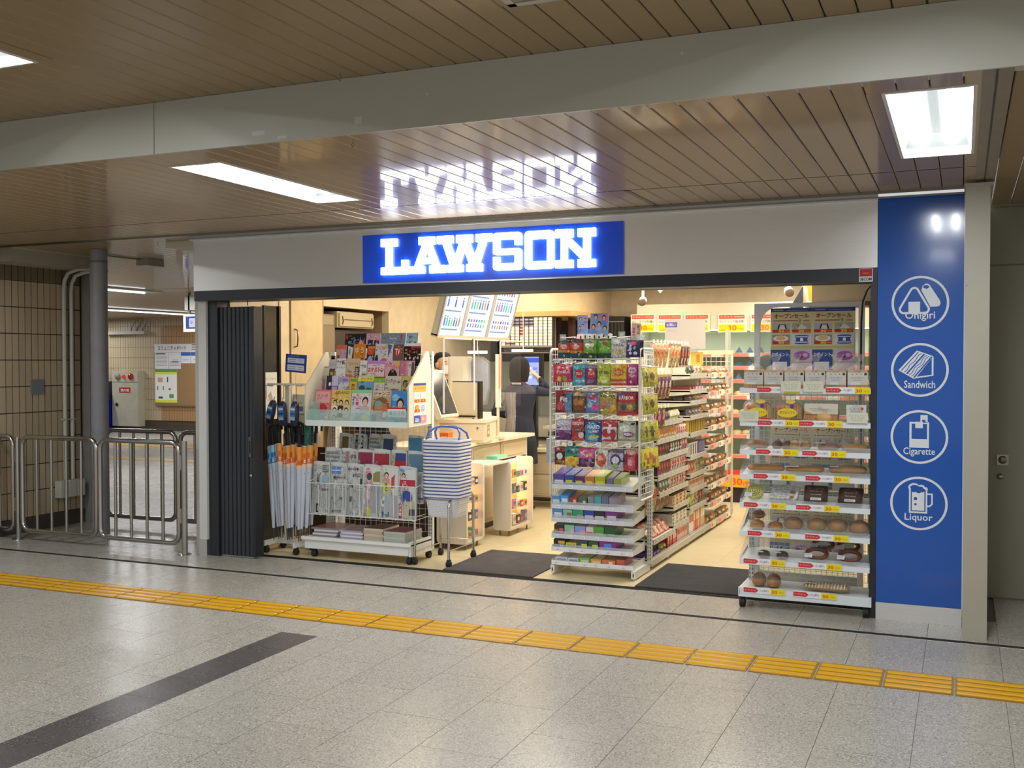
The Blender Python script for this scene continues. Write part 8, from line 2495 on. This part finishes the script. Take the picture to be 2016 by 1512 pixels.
# ---- glazed panel with sale posters behind the bread rack
t = thing('glass_panel', 'white framed glass panel with rounded corner behind the bread rack', 'partition', (-.97, 7.36, 0))
q = MB('semi')
q.box(-1.336, -1.30, 7.34, 7.38, 0, 1.78, '#d8dce2').box(-.645, -.607, 7.34, 7.38, 0, 1.95, '#dfe1e2').box(-1.18, -.645, 7.34, 7.38, 1.925, 1.95, '#dde0e6').box(-1.3, -.645, 7.34, 7.38, 0, .09, '#b9bcbc')
arc = [(-1.336, 1.78), (-1.336, 1.95), (-1.18, 1.95), (-1.18, 1.925)] + [(-1.18 - .12 * math.sin(R(a)), 1.80 + .125 * math.cos(R(a))) for a in range(0, 91, 15)] + [(-1.30, 1.78)]
q.M = Fr(0, 7.34, 0)
q.prism(arc, -.04, 0, '#d4d9e2')
q.build('frame', t)
MB('glasst').box(-1.30, -.645, 7.357, 7.363, .09, 1.925, '#9fb4ac').build('glass', t)
EMB = [('p', [(.58, .44), (.66, .455), (.84, .455), (.92, .44), (.885, .36), (.885, .33), (.92, .25), (.84, .235), (.66, .235), (.58, .25), (.615, .33), (.615, .36)], '#3a529c'), ('p', [(.60, .42), (.9, .42), (.89, .40), (.61, .40)], '#dfe3ee'), ('p', [(.60, .27), (.9, .27), (.89, .29), (.61, .29)], '#dfe3ee'), ('p', [(.715, .31), (.785, .31), (.785, .365), (.765, .385), (.735, .385), (.715, .365)], '#eef0f6')]
OPS = [('r', 0, 1, .945, 1, '#34508f'), ('r', .05, .3, .965, .978, '#9fb0d8'), ('r', .4, .9, .962, .972, '#7f93c4'), ('t', 'オープンセール', .5, .885, .07, '#a8321e', .84, .03), ('l', .06, .66, .80, .83, 1, '#b06a4a'), ('t', '3', .70, .815, .05, '#8a4a2a', None, .02), ('t', '日間限定', .86, .81, .025, '#b05a3a', .16),
       ('r', .04, .46, .68, .775, '#b4b6c0'), ('p', [(.16, .685), (.2, .76), (.36, .76), (.4, .685)], '#2a2622'), ('p', [(.2, .685), (.23, .75), (.33, .75), (.36, .685)], '#e2d8ce'), ('r', .04, .46, .635, .68, '#c0301e'), ('t', '30', .26, .658, .036, '#f4d860', .14, .03), ('t', '円引', .40, .655, .022, '#f0b040', .1),
       ('r', .52, .96, .68, .775, '#a9a99c'), ('p', [(.64, .69), (.74, .77), (.88, .70), (.8, .685)], '#dcd6c4'), ('p', [(.58, .75), (.68, .745), (.64, .70), (.66, .74)], '#3a3834'), ('r', .52, .96, .635, .68, '#c0301e'), ('t', '30', .74, .658, .036, '#f4d860', .14, .03), ('t', '円引', .88, .655, .022, '#f0b040', .1),
       ('r', .04, .46, .50, .60, '#8a86a8'), ('e', .25, .548, .19, .045, '#e6e2da'), ('e', .25, .552, .12, .034, '#d8b878'), ('r', .04, .46, .46, .505, '#c0301e'), ('t', '30', .26, .483, .036, '#f4d860', .14, .03), ('t', '円引', .40, .48, .022, '#f0b040', .1),
       ('r', .52, .98, .45, .61, '#d2d4de'),
       ('r', 0, 1, .425, .43, '#b8ae4a'), ('r', 0, 1, .405, .41, '#b8ae4a'), ('r', 0, .48, .02, .38, '#3a5696'), ('t', 'Dポイント', .24, .31, .06, '#dfe5f2', .4), ('r', .05, .4, .06, .2, '#dfe3ea'), ('r', .52, 1, .2, .38, '#c8b8d0'), ('e', .76, .29, .2, .07, '#a060a8'), ('e', .7, .28, .08, .03, '#5a3468'), ('e', .84, .30, .06, .03, '#d8a8d8'), ('r', .52, 1, .02, .18, '#d8cfd8')]
EMS = [('p', [(a, .53 + (b - .345) * .62) for a, b in e_[1]], e_[2]) for e_ in EMB]
first = None
for r_i, z in enumerate((1.455, .67, .12)):
    for c_i, x in enumerate((-1.225, -.945)):
        lab = ('%s sale poster on the glass panel, %s' % (('left', 'right')[c_i], ('above the loaves of the bread rack', 'seen through the middle of the bread rack', 'low behind the bread rack')[r_i]))
        if first is None:
            q = MB('paper'); q.box(-.0005, .2795, .0, .002, 0, .46, '#d8d2a6'); q.M = Fr(0, -.0005, 0)
            draw(q, .279, .46, OPS + EMS)
            first = q.build('sale_poster'); o = first
        else:
            o = first.copy(); COL.objects.link(o)
        o.location = (x, 7.352, z)
        tag(o, lab, 'poster', 'sale posters on the glass panel')

# ================================================================== people
m, nt, b = nm('striped')
g = nt.nodes.new('ShaderNodeTexCoord'); w_ = nt.nodes.new('ShaderNodeTexWave')
w_.bands_direction = 'X'; w_.inputs['Scale'].default_value = 22; w_.inputs['Distortion'].default_value = .6
nt.links.new(g.outputs['Object'], w_.inputs['Vector'])
r = nt.nodes.new('ShaderNodeValToRGB'); r.color_ramp.elements[0].color = H('#6f6a6c'); r.color_ramp.elements[1].color = H('#aaa5a4')
nt.links.new(w_.outputs['Fac'], r.inputs[0]); nt.links.new(r.outputs[0], b.inputs['Base Color']); b.inputs['Roughness'].default_value = .9


def ering(c, rx, ry, ax=(1, 0, 0), ay=(0, 1, 0), n=16):
    c, ax, ay = Vector(c), Vector(ax), Vector(ay)
    return [tuple(c + ax * (rx * math.cos(2 * PI * k / n)) + ay * (ry * math.sin(2 * PI * k / n))) for k in range(n)]


def person(label, loc, rz, h, arms, legs, region, hair, mask=False, head_turn=0.0, coat=0.0):
    """a standing figure facing local -Y, grown as one skin; arms = [(shoulder, elbow, wrist, finger direction)], legs = [(hip, knee, ankle)] in metres for a 1.6 m body"""
    s = h / 1.6
    q = MB('skin')
    def P(p):
        return (p[0] * s, p[1] * s, p[2] * s)
    tor = [(.80, .0, .135, .098), (.88, .0, .155, .112), (.98, .0, .135, .098), (1.08, -.005, .142, .105), (1.18, -.005, .168, .108), (1.26, .0, .178, .092), (1.31, .005, .145, .072), (1.345, .01, .062, .056), (1.40, .0, .05, .052), (1.45, -.01, .048, .05)]
    q.loft([[P(p) for p in ering((0, y, z), rx + coat * .6, ry + coat * .5)] for z, y, rx, ry in tor], '#ffffff', caps=True)
    if coat:
        q.loft([[P(p) for p in ering((0, .0, z), rx, ry)] for z, rx, ry in ((.50, .20, .15), (.7, .19, .14), (.86, .165, .125), (1.0, .14, .11))], '#ffffff', caps=True)
    # head with nose, chin and ears
    q.loft([[P(p) for p in ering((0, y, z), rx, ry)] for z, y, rx, ry in ((1.385, -.035, .03, .03), (1.40, -.03, .048, .055), (1.44, -.02, .06, .078), (1.48, -.012, .068, .09), (1.53, -.005, .073, .095), (1.57, .0, .068, .086), (1.595, .0, .045, .06), (1.603, .0, .015, .02))], '#ffffff', caps=True)
    q.tube([P((0, -.098, 1.51)), P((0, -.118, 1.475)), P((0, -.105, 1.463))], [.008 * s, .014 * s, .01 * s], '#fff', 8)
    for sx in (-1, 1):
        q.loft([[P(p) for p in ering((sx * .074, .01, z), .012, r_)] for z, r_ in ((1.455, .008), (1.475, .02), (1.50, .024), (1.515, .012))], '#fff', caps=True)
    for (sh, el, wr, fd) in arms:
        q.tube([P(sh), P(tuple((Vector(sh) * .5 + Vector(el) * .5))), P(el), P(tuple(Vector(el) * .45 + Vector(wr) * .55)), P(wr)], [.056 * s, .05 * s, .043 * s, .042 * s, .029 * s], '#fff', 12)
        wv, fdv = Vector(wr), Vector(fd).normalized()
        up = Vector((0, 0, 1)) if abs(fdv.z) < .8 else Vector((0, -1, 0))
        side = fdv.cross(up).normalized(); nrm = side.cross(fdv)
        q.loft([[P(tuple(wv + fdv * t_ + side * (a * math.cos(2 * PI * k / 10)) + nrm * (c_ * math.sin(2 * PI * k / 10)))) for k in range(10)] for t_, a, c_ in ((-.02, .024, .022), (.02, .034, .017), (.06, .041, .014), (.085, .039, .012))], '#fff', caps=True)
        for fi, (off, ln) in enumerate(((-.033, .06), (-.011, .072), (.011, .068), (.033, .052))):
            b0 = wv + fdv * .075 + side * off
            b1 = b0 + fdv * ln * .5 + side * off * .25 - nrm * .004
            b2 = b0 + fdv * ln * .95 + side * off * .45 - nrm * .018
            q.tube([P(tuple(x)) for x in (b0, b1, b2)], [.0085 * s, .008 * s, .0072 * s], '#fff', 8)
        t0 = wv + fdv * .03 - side * .03
        q.tube([P(tuple(x)) for x in (t0, t0 - side * .022 + fdv * .025, t0 - side * .026 + fdv * .055 - nrm * .01)], [.012 * s, .0105 * s, .009 * s], '#fff', 8)
    for (hp, kn, an) in legs:
        q.tube([P(hp), P(tuple(Vector(hp) * .5 + Vector(kn) * .5)), P(kn), P(tuple(Vector(kn) * .6 + Vector(an) * .4)), P(an)], [.082 * s, .074 * s, .056 * s, .055 * s, .044 * s], '#fff', 12)
        ax, ay_, az = an
        q.loft([[P((ax + w2 * math.cos(2 * PI * k / 12), y, z0 + (z1 - z0) * (.5 + .5 * math.sin(2 * PI * k / 12)))) for k in range(12)] for y, w2, z0, z1 in ((ay_ + .06, .028, .004, .07), (ay_ + .02, .038, 0, .11), (ay_ - .06, .043, 0, .075), (ay_ - .13, .042, 0, .05), (ay_ - .17, .026, .004, .035))], '#fff', caps=True)
    tmp = q.build('person')
    rm = tmp.modifiers.new('r', 'REMESH'); rm.mode = 'VOXEL'; rm.voxel_size = .0065
    sm = tmp.modifiers.new('s', 'SMOOTH'); sm.iterations = 4; sm.factor = .5
    dg = bpy.context.evaluated_depsgraph_get()
    me = bpy.data.meshes.new_from_object(tmp.evaluated_get(dg))
    bpy.data.objects.remove(tmp)
    import numpy as np
    nf = len(me.polygons)
    c = np.empty(nf * 3, 'f'); me.polygons.foreach_get('center', c); c = c.reshape(-1, 3) / s
    mi, col, mats = region(c, np)
    me.materials.clear()
    for k in mats:
        me.materials.append(MATS[k])
    me.polygons.foreach_set('material_index', mi.astype('i'))
    me.polygons.foreach_set('use_smooth', np.ones(nf, dtype=bool))
    at = me.attributes.new('Col', 'FLOAT_COLOR', 'FACE')
    at.data.foreach_set('color', col.astype('f').ravel())
    root = bpy.data.objects.new('person', me); COL.objects.link(root)
    root.location = loc; root.rotation_euler = (0, 0, rz)
    tag(root, label, 'person')
    # face: eyes, brows, mouth
    f = MB('gloss'); f.M = Matrix.Scale(s, 4)
    for sx in (-1, 1):
        f.M = Matrix.Scale(s, 4) @ T((sx * .03, -.0905, 1.505)) @ Matrix.Rotation(R(90), 4, 'X') @ Matrix.Rotation(R(sx * 16), 4, 'Y')
        f.ell(0, 0, .013, .006, '#e9e6e2', 0, 10).ell(0, 0, .006, .006, '#241712', .0006, 8)
        f.line([(-.017, .016), (0, .021), (.017, .017)], .005, '#2a1c16', .001)
    f.M = Matrix.Scale(s, 4) @ T((0, -.101, 1.435)) @ Matrix.Rotation(R(90), 4, 'X')
    f.ell(0, 0, .02, .0055, '#a8564c', 0, 12)
    f.build('face', root, True)
    hair(root, s)
    if mask:
        f = MB('cloth'); f.M = Matrix.Scale(s, 4)
        f.grid(8, 5, lambda u, v: ((u - .5) * .135, -.058 - .068 * math.cos((u - .5) * 2.6) * (1 - .25 * (v - .5) ** 2), 1.40 + .085 * v), '#e6e6e6')
        f.build('mask', root, True)
    return root


def bob(col='#17110f', low=1.36):
    def f(root, s):
        q = MB('cloth')
        n = 28
        rings = []
        for z, rx, ry, y in ((1.628, .02, .02, .01), (1.615, .06, .065, .008), (1.585, .092, .102, .006), (1.53, .106, .116, .008), (1.47, .108, .118, .012), (1.42, .104, .112, .018), (low, .09, .098, .024)):
            ring = []
            for k in range(n):
                a = 2 * PI * k / n
                x, yy = rx * math.cos(a), ry * math.sin(a)
                if z < 1.56 and math.sin(a) < -.35:      # open at the face
                    yy = max(yy, -.035)
                wv = 1 + .02 * math.sin(k * 2.6)
                ring.append((x * wv * s, (yy * wv + y) * s, z * s))
            rings.append(ring)
        q.loft(rings, col, caps=True, smooth=True)
        q.build('hair', root, True)
    return f


def short(col='#1d1714'):
    def f(root, s):
        q = MB('cloth')
        n = 24
        rings = []
        for z, r_, lo in ((1.618, .03, 0), (1.605, .065, 0), (1.57, .082, 0), (1.53, .085, 1), (1.48, .082, 1), (1.45, .074, 1)):
            rings.append([((r_ * math.cos(2 * PI * k / n)) * s, (max(r_ * 1.2 * math.sin(2 * PI * k / n), -.01 if lo else -9) + .012) * s, z * s) for k in range(n)])
        q.loft(rings, col, caps=True, smooth=True)
        q.build('hair', root, True)
    return f


def uniform_region(shirt, trousers, shoes, striped_side, coatz=.80):
    def f(c, np):
        n = len(c)
        mats = ['skin', 'cloth', 'striped', 'rubber']
        mi = np.ones(n, int)
        col = np.tile(np.array(H(shirt)), (n, 1))
        x, y, z = c[:, 0], c[:, 1], c[:, 2]
        tr = z < coatz
        col[tr & (np.abs(x) < .3)] = H(trousers)
        sh = (z < .085); col[sh] = H(shoes); mi[sh] = 3
        sk = (z > 1.345) & (np.abs(x) < .13)
        col[sk] = H('#d8ab88'); mi[sk] = 0
        if striped_side:
            st = (z > coatz) & (z < 1.25) & (x * striped_side > .0) & (np.abs(x) < .185)
            mi[st] = 2
            yk = (z >= 1.24) & (z <= 1.345) & (np.abs(x) < .19)
            col[yk] = H('#4b4852')
        return mi, col, mats
    return f


def with_hands(reg, wrists, rad=.105):
    def f(c, np):
        mi, col, mats = reg(c, np)
        for (p, d) in wrists:
            p = np.array(p); d = np.array(Vector(d).normalized())
            v = c - p
            t_ = v @ d
            near = (t_ > -.012) & (np.linalg.norm(v - np.outer(t_, d) * .5, axis=1) < rad)
            col[near] = H('#dcae8c'); mi[near] = 0
        return mi, col, mats
    return f


NAVY = '#232838'
# clerk at the touch screen, seen from the back
arms = [((-.172, .0, 1.27), (-.25, -.27, 1.235), (-.115, -.235, 1.40), (.5, -.05, .6)), ((.172, .0, 1.27), (.275, .05, 1.03), (.15, -.17, .99), (-.5, -1, -.1))]
legs = [((-.085, 0, .82), (-.09, -.01, .46), (-.09, .02, .07)), ((.085, 0, .82), (.09, -.01, .46), (.09, .02, .07))]
p_ = person('clerk with black bobbed hair in a half striped half navy uniform seen from behind', (-4.232, 9.985, 0), R(180), 1.575, arms, legs,
            with_hands(uniform_region(NAVY, '#1d1f28', '#1a1a1c', 1, .74), [((-.115, -.235, 1.40), (.5, -.05, .6)), ((.15, -.17, .99), (-.5, -1, -.1))]), bob(), coat=.014)
q = MB('paper'); q.box(-.05, .05, .084, .088, 1.315, 1.335, '#e2dfe4').build('neck_label', p_, True)
# masked clerk behind the tilted screen
arms2 = [((-.172, .0, 1.27), (-.22, .0, 1.02), (-.12, -.2, .98), (.3, -1, -.1)), ((.172, .0, 1.27), (.22, .0, 1.02), (.12, -.2, .98), (-.3, -1, -.1))]
person('clerk in a dark uniform and white face mask behind the tilted register screen', (-4.90, 9.55, 0), R(62), 1.63, arms2, legs,
       with_hands(uniform_region('#2a2c36', '#1d1f28', '#1a1a1c', 0, .74), [((-.12, -.2, .98), (.3, -1, -.1)), ((.12, -.2, .98), (-.3, -1, -.1))]), short(), True)
# clerk half hidden by the magazine rack
arms3 = [((-.172, .0, 1.27), (-.23, .02, 1.02), (-.22, -.1, .80), (0, -.3, -1)), ((.172, .0, 1.27), (.23, .02, 1.02), (.22, -.1, .80), (0, -.3, -1))]
person('clerk in a striped uniform mostly hidden behind the magazine rack', (-4.98, 8.25, 0), R(150), 1.56, arms3, legs,
       with_hands(uniform_region(NAVY, '#1d1f28', '#1a1a1c', 1, .74), [((-.22, -.1, .80), (0, -.3, -1)), ((.22, -.1, .80), (0, -.3, -1))]), bob('#1c1512'))
# customer behind the bread rack: one foot shows
arms4 = [((-.172, .0, 1.27), (-.21, .03, 1.02), (-.2, -.08, .80), (0, -.2, -1)), ((.172, .0, 1.27), (.21, .03, 1.02), (.2, -.08, .80), (0, -.2, -1))]
legs4 = [((-.08, 0, .82), (-.08, -.06, .46), (-.08, -.14, .07)), ((.08, 0, .82), (.08, .06, .46), (.08, .20, .09))]


def cust(c, np):
    n = len(c); z = c[:, 2]
    col = np.tile(np.array(H('#5e4030')), (n, 1)); mi = np.ones(n, int)
    col[z < .50] = H('#17161a')
    sh = z < .10; col[sh] = H('#b0707a'); mi[sh] = 2
    so = z < .022; col[so] = H('#d8c4c4')
    sk = (z > 1.345) & (np.abs(c[:, 0]) < .13); col[sk] = H('#d8ab88'); mi[sk] = 0
    return mi, col, ['skin', 'cloth', 'semi']


person('customer in a brown coat and pink shoes hidden behind the bread rack', (-1.545, 9.25, 0), R(90), 1.58, arms4, legs4,
       with_hands(cust, [((-.2, -.08, .80), (0, -.2, -1)), ((.2, -.08, .80), (0, -.2, -1))]), bob('#2a1d17'), coat=.012)
